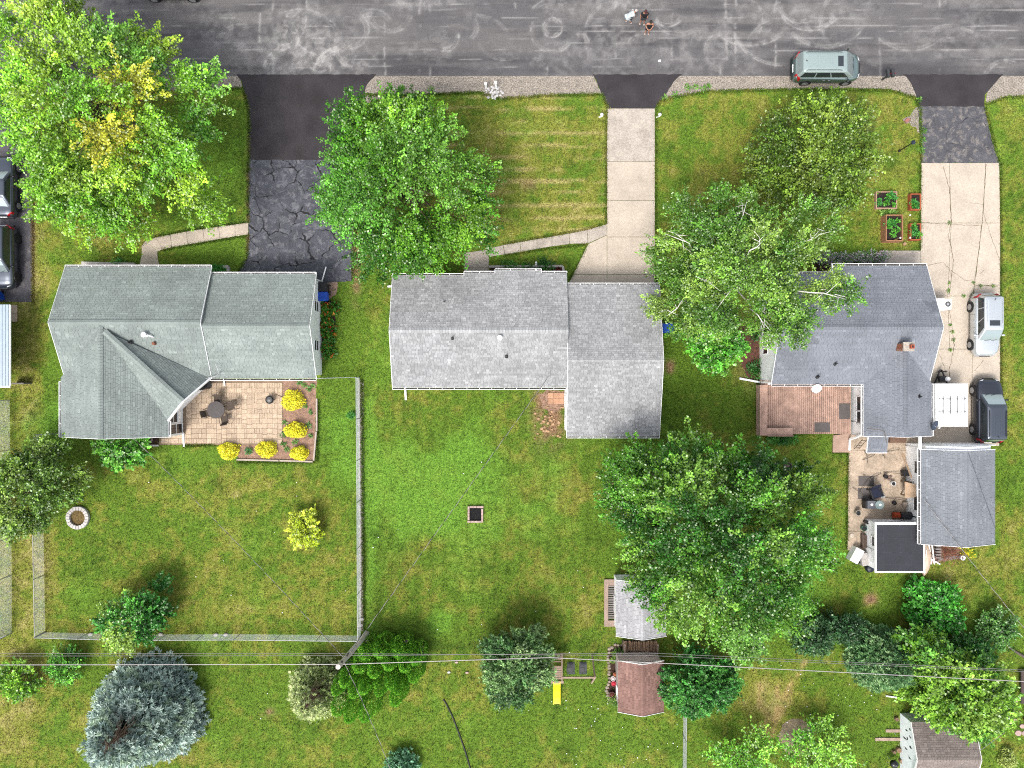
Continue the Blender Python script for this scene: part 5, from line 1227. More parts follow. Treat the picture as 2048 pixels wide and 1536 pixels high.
lp = thing('lamp_post', 'black lamp post on the lawn left of the worn driveway', 'lamp post', at(1798, 302)); x, y, _ = at(1798, 302)
b = MB(); b.lathe([(0.09, 0), (0.09, 0.1), (0.04, 0.16), (0.035, 1.55), (0.05, 1.6)], x, y, 10); b.build('post', m_dark, lp)
b = MB(); b.lathe([(0.08, 1.6), (0.12, 1.85), (0.12, 1.87)], x, y, 6); b.build('lantern', m_glass, lp)
b = MB(); b.lathe([(0.17, 1.87), (0.1, 1.97), (0.02, 2.05)], x, y, 6); b.build('lantern_roof', M('blue_black_metal', C(52, 62, 84), rough=0.4), lp)
flat_stone(1814, 241, 0.42, 0.3, 0.12, 0.5, 'reddish brick chunk at the edge of the worn driveway', M('red_stone', C(180, 120, 108), var=0.2))
b = MB(); sheet('gravel_patch', [(1806, 240), (1811, 234), (1820, 232), (1826, 222), (1833, 214), (1839, 212), (1841, 266), (1836, 264), (1832, 254), (1824, 252), (1820, 246), (1812, 246)], 0.005, m_gravel, label='bare gravel patch at the left edge of the worn driveway', cat='gravel', jit=0.05)
for px, py, lb in ((1319, 122, 'white paper scrap lying on the street'),):
    b = MB(); x, y, _ = at(px, py); b.prism([(x - 0.1, y - 0.07), (x + 0.1, y - 0.06), (x + 0.09, y + 0.08), (x - 0.08, y + 0.07)], 0.013, 0.03); one('paper_scrap', b, m_trim, lb, 'litter')

# ------------------------------------------------------------------ raised vegetable boxes
m_cedar = M('cedar_boards', C(196, 142, 104), rough=0.85, var=0.15, scale=5, fine=0.15, rand=0.08); m_rcedar = M('red_cedar_boards', C(196, 104, 66), rough=0.85, var=0.15, scale=5, rand=0.08); m_pcedar = M('pale_pink_boards', C(214, 172, 150), rough=0.85, var=0.12, scale=5, rand=0.08)
m_bedsoil = M('dark_bed_soil', C(50, 40, 36), rough=1.0, var=0.3, scale=6, bump=0.6)
def raised(label, px0, px1, py0, py1, h, mat, wd=0.06):
    x0, x1, y0, y1 = ax(px0), ax(px1), ay(py1), ay(py0)
    t = thing('raised_bed', label, 'raised bed', ((x0 + x1) / 2, (y0 + y1) / 2, 0))
    for (a, b_, c, d) in ((x0, x1, y0, y0 + wd), (x0, x1, y1 - wd, y1), (x0, x0 + wd, y0 + wd + 0.003, y1 - wd - 0.003), (x1 - wd, x1, y0 + wd + 0.003, y1 - wd - 0.003)):
        k = 2 if h > 0.35 else 1
        for i in range(k): b = MB(); b.box(a, b_, c, d, h * i / k + 0.002, h * (i + 1) / k - 0.004); b.build('board', mat, t)
    b = MB(); b.box(x0 + wd, x1 - wd, y0 + wd, y1 - wd, 0.0, h * 0.7); b.build('soil', m_bedsoil, t)
    return t, (x0, x1, y0, y1)
RB = [raised('square pale pink raised bed nearest the olive tree', 1748, 1790, 385, 419, 0.3, m_pcedar)[1], raised('tall tan raised bed with corner poles', 1761, 1795, 434, 486, 0.75, m_cedar)[1],
      raised('upper red cedar raised bed beside the concrete driveway', 1815, 1836, 390, 422, 0.4, m_rcedar)[1], raised('lower red cedar raised bed beside the concrete driveway', 1815, 1836, 449, 482, 0.4, m_rcedar)[1]]
for px, py, lb in ((1797, 440, 'upper bamboo corner pole of the tall tan raised bed'), (1797, 484, 'lower right bamboo corner pole of the tall tan raised bed'), (1778, 484, 'lower middle bamboo pole of the tall tan raised bed')):
    b = MB(); x, y, _ = at(px, py); b.tube([(x, y, 0), (x, y, 1.5)], 0.022, 6); b.lathe([(0.05, 1.48), (0.06, 1.53), (0.03, 1.58)], x, y, 8, 1); one('garden_pole', b, [M('bamboo', C(200, 170, 110)), m_trim], lb, 'pole')
flat_stone(1809, 488, 0.3, 0.25, 0.1, 0.7, 'tan stone below the raised beds', m_peb)

# ------------------------------------------------------------------ play set, firewood, shed border
ps = thing('play_set', 'small wooden swing frame with a yellow slide', 'play set', at(1140, 1345))
m_pl = M('weathered_play_timber', C(182, 158, 140), rough=0.9, var=0.15, scale=4, rand=0.08)
zt = 1.5
X = lambda px, z=0: ax(px, z)
for px in (1104, 1124):
    b = MB(); b.bar((ax(px), ay(1312), 0), (ax(px, zt), ay(1318, zt), zt), 0.09); b.build('post', m_pl, ps); b = MB(); b.bar((ax(px), ay(1354), 0), (ax(px, zt), ay(1352, zt), zt), 0.09); b.build('post', m_pl, ps)
    b = MB(); b.bar((ax(px, zt), ay(1306, zt), zt), (ax(px, zt), ay(1362, zt), zt), 0.08); b.build('beam', m_pl, ps)
for i in range(6):
    b = MB(); y = ay(1334 + i * 4.6, 1.2); b.box(ax(1106, 1.2), ax(1123, 1.2), y - 0.066, y + 0.066, 1.16, 1.2); b.build('floor_board', m_pl, ps)
for i in range(4):
    b = MB(); f = i / 3; b.bar((ax(1105, 0.3 + f), ay(1308 + 5 * i, 0.3 + f * 0.9), 0.3 + f * 0.9), (ax(1123, 0.3 + f), ay(1308 + 5 * i, 0.3 + f * 0.9), 0.3 + f * 0.9), 0.07); b.build('rung', m_pl, ps)
b = MB(); b.bar((ax(1102, 1.0), ay(1361, 1.0), 1.28), (ax(1127, 1.0), ay(1361, 1.0), 1.28), 0.16, 0.08); b.build('deck_edge', m_pl, ps)
b = MB(); b.bar((ax(1124, 2.0), ay(1355, 2.0), 2.0), (ax(1192, 2.0), ay(1355, 2.0), 2.0), 0.11); b.build('top_beam', m_pl, ps)
for px, py in ((1184, 1310), (1183, 1374)):
    b = MB(); b.bar((ax(px), ay(py if py < 1350 else 1366), 0), (ax(1190, 2.0), ay(1354, 2.0), 2.05), 0.10); b.build('leg', m_pl, ps)
for px in (1142, 1168):
    for g in (-5, 5): b = MB(); b.tube([(ax(px + g, 2), ay(1355, 2), 1.96), (ax(px + g, 2), ay(1355, 2), 0.6)], 0.012, 5); b.build('chain', m_galv, ps)
    b = MB(); b.box(ax(px - 6, 2), ax(px + 6, 2), ay(1359, 2), ay(1351, 2), 0.55, 0.59); b.build('swing_seat', m_dark, ps)
b = MB(); P = [(1362, 1.25), (1370, 1.15), (1382, 0.7), (1396, 0.3), (1404, 0.2), (1408, 0.2)]
for (pa_, za), (pb2, zb) in zip(P[:-1], P[1:]):
    for a, c, h in ((1107, 1120, 0.0),): b.poly([(ax(a, za), ay(pa_, za), za), (ax(a, zb), ay(pb2, zb), zb), (ax(c, zb), ay(pb2, zb), zb), (ax(c, za), ay(pa_, za), za)])
    for a in (1107, 1120): b.bar((ax(a, za), ay(pa_, za), za + 0.04), (ax(a, zb), ay(pb2, zb), zb + 0.04), 0.05, 0.14)
b.build('slide', M('yellow_plastic', C(250, 232, 30, 0.6), rough=0.35, var=0.06), ps)
for px, lb in ((1142, 'left dark rubber mat under the swings'), (1166, 'right dark rubber mat under the swings')):
    b = MB(); b.prism(dense([(ax(px - 7.5), ay(1348)), (ax(px + 7.5), ay(1348)), (ax(px + 7.5), ay(1324)), (ax(px - 7.5), ay(1324))], 0.1, 0.012), 0.004, 0.03); one('floor_mat', b, M('charcoal_rubber', C(78, 82, 86), var=0.15), lb, 'mat')
fw = thing('firewood_stack', 'stack of split firewood between the two sheds', 'firewood', at(1278, 1292)); rw = random.Random(2)
m_log = M('split_log', C(150, 122, 98), rough=0.95, var=0.3, scale=7, rand=0.25, fine=0.2)
for i in range(46):
    px = 1246 + (i % 23) * 2.85; lay = i // 23; z = 0.15 + lay * 0.22 + (0.3 if lay else 0)
    b = MB(); x = ax(px) + rw.uniform(-0.02, 0.02); y0_ = ay(1302, z) + rw.uniform(-0.05, 0.05); y1_ = ay(1283, z) + rw.uniform(-0.06, 0.06); b.tube([(x, y0_, z), (x + rw.uniform(-0.05, 0.05), y1_, z + rw.uniform(-0.03, 0.03))], rw.uniform(0.045, 0.07), 5); b.build('log', m_log, fw)
for px in (1246, 1311): b = MB(); b.box(ax(px) - 0.04, ax(px) + 0.04, ay(1296), ay(1280), 0, 0.9); b.build('end_post', m_planks, fw)
b = MB(); b.box(ax(1244), ax(1313), ay(1304), ay(1280), 0.0, 0.08); b.build('pallet', m_dark, fw)
sheet('planting_bed', [(1216, 1302), (1230, 1290), (1248, 1290), (1248, 1320), (1236, 1322), (1236, 1392), (1222, 1396), (1214, 1380), (1218, 1340)], 0.008, m_mulch, label='stone edged flower bed left of the reddish shed', cat='bed', jit=0.04)
bs = thing('stone_border', 'border of rounded field stones around the reddish shed bed', 'stones', at(1216, 1340))
m_field = M('grey_fieldstone', C(170, 156, 140), rough=0.95, var=0.2, scale=6, rand=0.2)
for px, py in dense([(1244, 1290), (1230, 1290), (1219, 1298), (1215, 1312), (1218, 1330), (1218, 1362), (1213, 1380), (1218, 1398)], 6.0, 1.0, False, 3):
    b = MB(); x, y, _ = at(px, py); rock(b, x, y, 0, rw.uniform(0.1, 0.15), rw); b.build('stone', m_field, bs)
for px, py, c, r_, lb in ((1225, 1354, (240, 236, 232), 0.17, 'white flower pot in the stone edged bed'), (1226, 1364, (216, 60, 84), 0.17, 'red flower pot in the stone edged bed'), (1223, 1386, (96, 54, 40), 0.2, 'brown clay pot at the lower end of the stone edged bed'), (1229, 1346, (170, 110, 70), 0.15, 'terracotta pot at the shed wall')):
    b = MB(); x, y, _ = at(px, py); b.lathe([(r_ * 0.7, 0.01), (r_, 0.3), (r_ * 1.08, 0.32), (r_ * 0.9, 0.32), (r_ * 0.85, 0.26)], x, y, 14, 0); b.lathe([(r_ * 0.84, 0.262), (r_ * 0.5, 0.33), (0.02, 0.36)], x, y, 10, 1); one('flower_pot', b, [M('pot_%d' % c[1], C(*c), rough=0.6), M('pot_bloom_%d' % c[1], C(min(255, c[0] + 20), c[1], c[2]), var=0.4, scale=14)], lb, 'pot')
b = MB(); b.tube([(*at(887, 1398)[:2], 0.05), (*at(893, 1408)[:2], 0.05), (*at(905, 1432)[:2], 0.05), (*at(918, 1466)[:2], 0.05), (*at(930, 1500)[:2], 0.05), (*at(944, 1548)[:2], 0.05), (*at(956, 1600)[:2], 0.05)], 0.05, 8); one('drain_pipe', b, m_dark, 'long black drain pipe lying on the bottom lawn', 'pipe')
for px, py, lb in ((913, 1324, 'pale brick on the lawn right of the arborvitae'), (934, 1345, 'pinkish brick lying on the lawn, rightmost of three'), (898, 1344, 'white stone on the lawn, leftmost of three')):
    flat_stone(px, py, 0.25, 0.16, 0.1, 0.1, lb, m_pbr if 'brick' in lb else m_wst)
b = MB(); b.bar((*at(838, 1294)[:2], 0.06), (*at(846, 1294)[:2], 0.06), 0.08); b.bar((*at(846, 1292)[:2], 0.06), (*at(846, 1316)[:2], 0.06), 0.08); one('edging_timber', b, m_planks, 'brown timber corner beside the arborvitae hedge', 'edging')
flat_stone(735, 1282, 0.3, 0.25, 0.1, 0.3, 'pink stone at the foot of the utility pole', m_pbr); flat_stone(812, 1283, 0.45, 0.2, 0.1, 0.3, 'pinkish stone at the top edge of the arborvitae hedge', m_pbr)
b = MB(); b.bar((*at(1771, 1391)[:2], 0.05), (*at(1804, 1396)[:2], 0.05), 0.09, 0.1); one('plank', b, m_trim, 'white board lying on the lawn above the weathered shed', 'board')
for py0, px0, lb in ((1461, 1771, 'short grey plank leading to the weathered shed door'), (1478, 1750, 'long grey plank below the shorter one at the weathered shed')):
    b = MB(); b.box(ax(px0), ax(1803), ay(py0 + 3), ay(py0 - 3), 0.0, 0.07); one('plank', b, m_planks, lb, 'plank')
for px, py, s_, lb in ((1795, 1498, 0.36, 'round log stump left of the weathered shed'), (1786, 1502, 0.24, 'small log stump left of the larger one'), (1791, 1436, 0.3, 'tan log end by the corner of the weathered shed'), (1800, 1520, 0.3, 'lowest log stump beside the weathered shed')):
    b = MB(); x, y, _ = at(px, py); b.lathe([(s_ / 2, 0), (s_ / 2 * 0.95, 0.25), (s_ / 2 * 0.8, 0.26)], x, y, 12); one('stump', b, m_log, lb, 'log')
def grill2(label, px, py):
    t = thing('kettle_grill', label, 'grill', at(px, py)); x, y, _ = at(px, py)
    b = MB(); b.lathe([(0.05, 0.45), (0.22, 0.52), (0.29, 0.68), (0.28, 0.7)], x, y, 16); b.build('bowl', m_dark, t, smooth=True); b = MB(); b.lathe([(0.29, 0.705), (0.25, 0.82), (0.12, 0.9), (0.02, 0.91)], x, y, 16); b.build('lid', M('black_enamel'), t, smooth=True)
    b = MB(); b.bar((x - 0.06, y, 0.95), (x + 0.06, y, 0.95), 0.03); b.build('handle', m_galv, t)
    for k in range(3): a = k * 2.09; b = MB(); b.tube([(x + 0.25 * math.cos(a), y + 0.25 * math.sin(a), 0), (x + 0.12 * math.cos(a), y + 0.12 * math.sin(a), 0.5)], 0.014, 5); b.build('leg', m_galv, t)
grill2('black kettle grill beside the weathered shed', 1778, 1518)
rg_ = thing('gravel_ring', 'faint round gravel patch behind the young saplings', 'gravel', at(1593, 1470), kind='structure')
sheet('gravel_patch', [(1593 + 36 * math.cos(a), 1474 + 38 * math.sin(a)) for a in np.linspace(0, 6.1, 20)], 0.006, M('dusty_gravel', C(160, 142, 116), var=0.25, scale=3, fine=0.4, fscale=14), rg_, jit=0.1)
# right edge corner
dm = thing('trampoline_bed', 'dark framed garden bench at the right edge of the photo', 'bench', at(2044, 1370))
b = MB(); b.box(ax(2034), ax(2075), ay(1402), ay(1338), 0.35, 0.45); b.build('seat', M('dark_brown_timber', C(92, 78, 74), var=0.2), dm)
for px, py in ((2036, 1400), (2036, 1340), (2072, 1400), (2072, 1340)): b = MB(); b.box(ax(px) - 0.04, ax(px) + 0.04, ay(py) - 0.04, ay(py) + 0.04, 0, 0.35); b.build('leg', m_dark, dm)
b = MB(); b.tube([(ax(2046), ay(1395), 0.5), (ax(2050), ay(1350), 0.52)], 0.03, 6); b.build('rail', m_galv, dm)
dm.name = 'garden_bench'
b = MB(); b.tube([at(2016, 1293), (*at(2032, 1304)[:2], 0.1), (*at(2056, 1318)[:2], 0.12)], [0.06, 0.09, 0.11], 7); one('fallen_branch', b, M('grey_bark', C(110, 98, 90), var=0.3, scale=6), 'grey fallen branch at the right edge below the small shrub', 'branch')
for px, py, s_, lb in ((2030, 1402, 0.34, 'uppermost small stepping stone right of the willow'), (2028, 1418, 0.4, 'pinkish stepping stone above left of the red ball'), (2037, 1428, 0.5, 'large pink stepping stone touching the red ball'), (2044, 1452, 0.4, 'stepping stone directly below the red ball'), (2030, 1440, 0.36, 'stepping stone left of the red ball'),
                       (2036, 1466, 0.52, 'square pale stepping stone, left of the lowest pair at the right edge'), (2049, 1466, 0.5, 'square pale stepping stone, right of the lowest pair at the right edge')):
    flat_stone(px, py, s_, s_ * 0.8, 0.06, 0.2, lb, m_pbr, 'stepping_stone', 'stone', 'stepping stones at the right edge')
b = MB(); x, y, _ = at(2050, 1437); b.lathe([(0.04, 0.05), (0.22, 0.14), (0.29, 0.32), (0.22, 0.5), (0.03, 0.58)], x, y, 16); one('gazing_ball', b, M('red_glazed', C(214, 44, 54), rough=0.2), 'red glazed ball at the right edge of the photo', 'ball', smooth=True)

# ------------------------------------------------------------------ patio clutter between house and garage
def lawn_bucket(label, px, py, r_, h, mat, cat='bucket', name='bucket', inner=None):
    b = MB(); x, y, _ = at(px, py); z0 = 0.05
    b.lathe([(r_ * 0.82, z0), (r_, z0 + h), (r_ * 0.9, z0 + h), (r_ * 0.75, z0 + 0.05)], x, y, 16, 0); b.lathe([(r_ * 0.88, z0 + h * 0.8), (0.02, z0 + h * 0.82)], x, y, 14, 1)
    return one(name, b, [mat, inner or m_dark], label, cat)
nc = thing('lounge_chair', 'navy blue padded lounge chair on the patio', 'chair', (*at(1745, 984)[:2], 0.05), R(200)); m_navy = M('navy_cushion', C(26, 34, 62), rough=0.8, var=0.15)
b = MB(); b.prism([(-0.32, -0.3), (0.32, -0.3), (0.34, 0.36), (-0.34, 0.36)], 0.3, 0.48); b.build('seat', m_navy, nc, local=True)
b = MB(); b.mesh([(-0.34, -0.3, 0.44), (0.34, -0.3, 0.44), (0.3, -0.55, 1.05), (-0.3, -0.55, 1.05), (-0.34, -0.42, 0.44), (0.34, -0.42, 0.44), (0.3, -0.66, 1.03), (-0.3, -0.66, 1.03)], [(0, 1, 2, 3), (7, 6, 5, 4), (0, 4, 5, 1), (1, 5, 6, 2), (2, 6, 7, 3), (3, 7, 4, 0)]); b.build('backrest', m_navy, nc, local=True)
for g in (-1, 1):
    b = MB(); b.box(g * 0.38 - 0.05, g * 0.38 + 0.05, -0.4, 0.36, 0.5, 0.6); b.build('armrest', m_dark, nc, local=True)
    for y_ in (-0.35, 0.3): b = MB(); b.box(g * 0.36 - 0.03, g * 0.36 + 0.03, y_ - 0.03, y_ + 0.03, 0, 0.5); b.build('leg', m_dark, nc, local=True)
gt = thing('grill_cart', 'grey grill cart with a round glass table top on the patio', 'grill', (*at(1738, 1006)[:2], 0.05)); x, y, _ = at(1738, 1006); m_gm = M('grey_enamel', C(112, 116, 122), rough=0.4, var=0.1)
b = MB(); b.box(x - 0.5, x + 0.25, y - 0.28, y + 0.28, 0.1, 0.8); b.build('cart', m_gm, gt); b = MB(); b.lathe([(0.30, 0.82), (0.32, 0.86), (0.3, 0.88), (0.03, 0.885)], x + 0.33, y, 20); b.build('round_top', M('green_grey_glass', C(150, 170, 168), rough=0.15), gt)
b = MB(); b.lathe([(0.09, 0.81), (0.09, 0.87), (0.02, 0.88)], x - 0.22, y + 0.02, 10); b.build('pot', m_trim, gt); b = MB(); b.lathe([(0.09, 0.886), (0.08, 0.93), (0.02, 0.94)], x + 0.35, y + 0.03, 10); b.build('bowl', m_trim, gt)
b = MB(); b.box(x - 0.66, x - 0.52, y - 0.26, y + 0.26, 0.3, 0.84); b.build('side_shelf', m_dark, gt)
for g in (-1, 1): b = MB(); b.tube([(x - 0.45, y + g * 0.25, 0.14), (x - 0.45, y + g * 0.33, 0.14)], 0.1, 10); b.build('wheel', m_dark, gt)
lawn_bucket('cream planter box at the left edge of the patio', 1711, 1024, 0.2, 0.42, M('cream_pot', C(214, 200, 184), rough=0.7), 'planter', 'planter')
lawn_bucket('white bucket in the middle of the patio', 1782, 966, 0.17, 0.34, m_trim)
lawn_bucket('round beige pot near the garage wall', 1806, 1008, 0.18, 0.25, M('beige_pot', C(216, 200, 182)), 'pot', 'flower_pot', M('beige_pot'))
lawn_bucket('dark pot left of the round beige pot', 1786, 1005, 0.15, 0.2, m_dark, 'pot', 'flower_pot')
lawn_bucket('green round pot at the shed corner', 1724, 1055, 0.2, 0.3, M('green_pot', C(70, 136, 112), rough=0.4), 'pot', 'flower_pot')
lawn_bucket('small black bin above the green pot', 1728, 1042, 0.13, 0.5, m_dark, 'bin', 'bin')
lawn_bucket('pale stepping round at the lower patio', 1703, 1071, 0.17, 0.04, m_conc, 'paver', 'round_paver', m_conc)
lawn_bucket('dark tub by the sink cabinet on the patio', 1768, 952, 0.14, 0.3, m_dark, 'tub', 'tub')
b = MB(); x, y, _ = at(1762, 990); 
for i in range(9): rock(b, x + rw.uniform(-0.28, 0.28), y + rw.uniform(-0.16, 0.16), 0.05 + rw.uniform(0, 0.1), rw.uniform(0.07, 0.12), rw)
one('bag_heap', b, M('crumpled_white_bag', C(206, 208, 210), var=0.3, scale=9), 'heap of crumpled white bags beside the navy chair', 'bags', kind='stuff')
b = MB(); x, y, _ = at(1775, 957)
for i in range(8): rock(b, x + rw.uniform(-0.22, 0.22), y + rw.uniform(-0.2, 0.2), 0.05, rw.uniform(0.07, 0.13), rw)
one('rubble_heap', b, M('brown_clutter', C(140, 118, 108), var=0.4, scale=9), 'brown clutter heap above the white bucket', 'clutter', kind='stuff')
sm = thing('smoker_grill', 'barrel smoker with an orange fire box against the shed', 'grill', (*at(1795, 1028)[:2], 0.05)); x, y, _ = at(1800, 1028)
b = MB(); b.tube([(x - 0.28, y, 0.62), (x + 0.62, y, 0.62)], 0.27, 14); b.build('barrel', M('charcoal_paint'), sm); b = MB(); b.tube([(x - 0.72, y, 0.45), (x - 0.3, y, 0.45)], 0.22, 14); b.build('fire_box', M('rust_orange_paint', C(196, 78, 34), rough=0.7, var=0.25, scale=6), sm)
for dx in (-0.5, 0.5):
    for dy in (-0.2, 0.2): b = MB(); b.tube([(x + dx, y + dy, 0.05), (x + dx * 0.9, y + dy * 0.8, 0.45)], 0.02, 5); b.build('leg', m_dark, sm)
b = MB(); b.lathe([(0.05, 0.85), (0.05, 1.25), (0.07, 1.26)], x + 0.45, y, 8); b.build('chimney', m_dark, sm); b = MB(); b.bar((x - 0.1, y - 0.3, 0.75), (x + 0.45, y - 0.3, 0.75), 0.03); b.build('handle', m_trim, sm)
cb = thing('workbench', 'brown workbench with a tan board against the garage wall', 'workbench', (*at(1806, 975)[:2], 0.05)); m_wb = M('brown_bench_wood', C(140, 118, 96), var=0.2)
b = MB(); b.box(ax(1800), ax(1811), ay(990), ay(960), 0.8, 0.86); b.build('bench_top', m_wb, cb); b = MB(); b.mesh([(ax(1811, 1), ay(992), 0.9), (ax(1811, 1), ay(960), 0.9), (ax(1812) - 0.03, ay(964), 1.4), (ax(1812) - 0.03, ay(988), 1.4)], [(0, 1, 2, 3)]); 
b.box(ax(1806), ax(1811), ay(984), ay(968), 0.862, 1.0); b.build('tan_board', M('tan_plywood', C(226, 194, 162)), cb)
for py in (962, 988):
    for px in (1801, 1809): b = MB(); b.box(ax(px) - 0.04, ax(px) + 0.04, ay(py) - 0.04, ay(py) + 0.04, 0.05, 0.8); b.build('leg', m_wb, cb)
b = MB(); b.obox(*at(1807, 945)[:2], 0.05, 0.5, 0.5, 0.4, 0.1); one('storage_box', b, m_dark, 'black box above the workbench by the garage', 'box')
b = MB(); b.bar((*at(1804, 907)[:2], 0.06), (*at(1805, 952)[:2], 1.2), 0.09); one('plank', b, M('tan_plywood'), 'tan plank leaning at the garage wall', 'plank')
for p, q, lb in (((1717, 985), (1735, 958), 'bent black pole lying over the grey mats'), ((1735, 958), (1761, 946), 'black pole end pointing at the brown clutter'), ((1725, 948), (1745, 966), 'short black pole across the upper mat'), ((1704, 975), (1727, 993), 'short black pole at the patio edge'), ((1766, 944), (1826, 951), 'long thin pole at the garage wall'), ((1768, 994), (1828, 1005), 'long thin pole above the smoker grill'),
                 ((1727, 900), (1734, 926), 'dark pole below the porch roof'), ((1724, 920), (1748, 909), 'curved dark stick below the porch roof'), ((1764, 910), (1768, 918), 'short dark stick right of the porch roof'), ((1772, 904), (1798, 898), 'twiggy stick at the right of the porch')):
    b = MB(); P = at(*p); Q = at(*q); mid = ((P[0] + Q[0]) / 2, (P[1] + Q[1]) / 2 + 0.05, 0.3); b.tube([(P[0], P[1], 0.08), mid, (Q[0], Q[1], 0.12)], 0.022, 5); one('pole', b, M('weathered_steel'), lb, 'pole')
b = MB(); b.obox(*at(1705, 1107)[:2], 0.04, 0.7, 0.62, 1.05, -0.5); one('storage_box', b, m_trim, 'white box freezer lying at the lower patio corner', 'box')
lawn_bucket('black bag bin beside the white box', 1713, 1118, 0.24, 0.35, m_dark, 'bin', 'bin')
b = MB(); x, y, _ = at(1735, 1134); b.lathe([(0.25, 0), (0.33, 0.3), (0.25, 0.5), (0.05, 0.55)], x, y, 12); one('refuse_sack', b, M('dark_sack', C(36, 44, 60), rough=0.35, var=0.2), 'dark shiny sack at the lower left corner of the black roofed shed', 'sack')
wd_ = thing('timber_pile', 'pile of grey-brown boards left of the black roofed shed', 'boards', at(1727, 1078))
for i in range(5): b = MB(); b.box(ax(1720 + i * 1.9), ax(1721.6 + i * 1.9), ay(1094), ay(1066 + i), 0.05, 0.3 + 0.05 * (i % 3)); b.build('board', M('grey_brown_boards', C(116, 98, 86), var=0.3, scale=6, rand=0.15), wd_)
b = MB(); b.obox(*at(1722, 1115)[:2], 0.04, 0.6, 0.5, 0.9, 0.2); one('white_cabinet', b, M('chalky_white', C(206, 200, 196), var=0.15, scale=4), 'chalky white cabinet leaning at the shed wall', 'cabinet')
cn = thing('canoe', 'cream upturned canoe standing on its side along the shed wall', 'canoe', at(1851, 1120)); 
b = MB(); n = 15; secs = []
for i in range(n):
    t = i / (n - 1); py = 1086 + 72 * t; wv = math.sin(math.pi * min(1, 0.12 + 0.88 * t) ** 0.7) if t < 0.99 else 0.0
    wv = (1 - (2 * t - 0.75) ** 2) if t < 0.4 else max(0.0, 1 - ((t - 0.3) / 0.7) ** 3); yv_ = ay(py, 0.5); hw = 0.32 * wv
    secs.append([(ax(1853, 0.5) + hw * math.cos(a), yv_, 0.05 + 0.75 * max(0.05, wv) * (0.5 + 0.5 * math.sin(a))) for a in np.linspace(-1.57, 4.71, 11)[:-1]])
vs = [p for s_ in secs for p in s_]; fs = [(i * 10 + k, i * 10 + (k + 1) % 10, (i + 1) * 10 + (k + 1) % 10, (i + 1) * 10 + k) for i in range(n - 1) for k in range(10)] + [tuple(range(9, -1, -1)), tuple(range((n - 1) * 10, n * 10))]
b.mesh(vs, fs); b.build('hull', M('cream_fibreglass', C(226, 200, 176), rough=0.4, var=0.08), cn, smooth=True)
b = MB(); b.bar((ax(1853, 0.8), ay(1100, 0.8), 0.80), (ax(1853, 0.8), ay(1150, 0.8), 0.55), 0.03); b.build('keel', m_trim, cn)
br = thing('brush_pile', 'pile of reddish brown brush below the garage', 'brush', at(1885, 1105)); rb_ = random.Random(6)
b = MB()
for i in range(170):
    x, y, _ = at(rb_.gauss(1893, 14), rb_.gauss(1104, 9)); a = rb_.uniform(0, 6.28); L = rb_.uniform(0.2, 0.6); z = rb_.uniform(0.02, 0.4); b.tube([(x, y, z), (x + math.cos(a) * L, y + math.sin(a) * L, z + rb_.uniform(-0.02, 0.15))], 0.012, 3)
b.build('twigs', M('red_brown_twigs', C(146, 88, 66), var=0.3), br, kind='stuff')
b = MB()
for i in range(26): x, y, _ = at(1873 + i * 2.3, 1121 - i * 0.4 + rb_.uniform(-3, 3)); rock(b, x, y, 0, rb_.uniform(0.08, 0.14), rb_)
one('rubble_heap', b, M('grey_rubble', C(156, 148, 144), var=0.3, scale=7), 'row of grey rubble below the brush pile', 'rubble', kind='stuff')
for px, lb in ((1862, 'leftmost white post behind the canoe'), (1868, 'white post right of the leftmost one behind the canoe')):
    b = MB(); b.bar((ax(px), ay(1128), 0.02), (ax(px - 2, 0.5), ay(1088, 0.5), 0.35), 0.09, 0.07); one('fence_post', b, m_trim, lb, 'post')
b = MB(); b.obox(*at(1868, 1122)[:2], 0.0, 0.1, 0.9, 0.09, -0.5); one('plank', b, m_trim, 'white board on the ground below the brush pile', 'board')
bx2 = thing('pallet_crate', 'grey slatted crate at the left of the brush pile', 'crate', at(1872, 1100))
for i in range(5): b = MB(); b.box(ax(1866), ax(1876), ay(1092 + i * 5.5), ay(1089 + i * 5.5), 0.05, 0.4); b.build('slat', m_slat, bx2)
sheet('paved_corner', [(1860, 1088), (1935, 1090), (1930, 1114), (1860, 1128)], 0.006, m_soil, label='bare brown soil under the brush pile', cat='soil', jit=0.08)
b = MB(); x, y, _ = at(1921, 1114); b.lathe([(0.13, 0), (0.17, 0.3), (0.13, 0.3), (0.1, 0.05)], x, y, 12); one('bucket', b, m_trim, 'white bucket at the right end of the rubble row', 'bucket')

# white chest beside the right house
wc = thing('cooler_unit', 'white air cooler with a round grille at the right wall of the slate grey house', 'air cooler', at(1866, 613)); x, y = ax(1886, 1.5), ay(608, 1.5)
b = MB(); b.box(x - 0.62, x + 0.12, y - 0.38, y + 0.38, 0.05, 1.5); b.build('housing', m_trim, wc); b = MB(); b.box(x + 0.13, x + 0.6, y - 0.36, y + 0.36, 0.05, 1.46); b.build('fan_case', m_white, wc)
b = MB(); b.lathe([(0.2, 1.462), (0.2, 1.475), (0.15, 1.475), (0.15, 1.465)], x + 0.37, y, 18); b.build('grille_ring', M('grey_metal_mesh'), wc); b = MB(); b.lathe([(0.09, 1.462), (0.07, 1.48), (0.02, 1.485)], x + 0.37, y, 12); b.build('fan_hub', m_galv, wc)

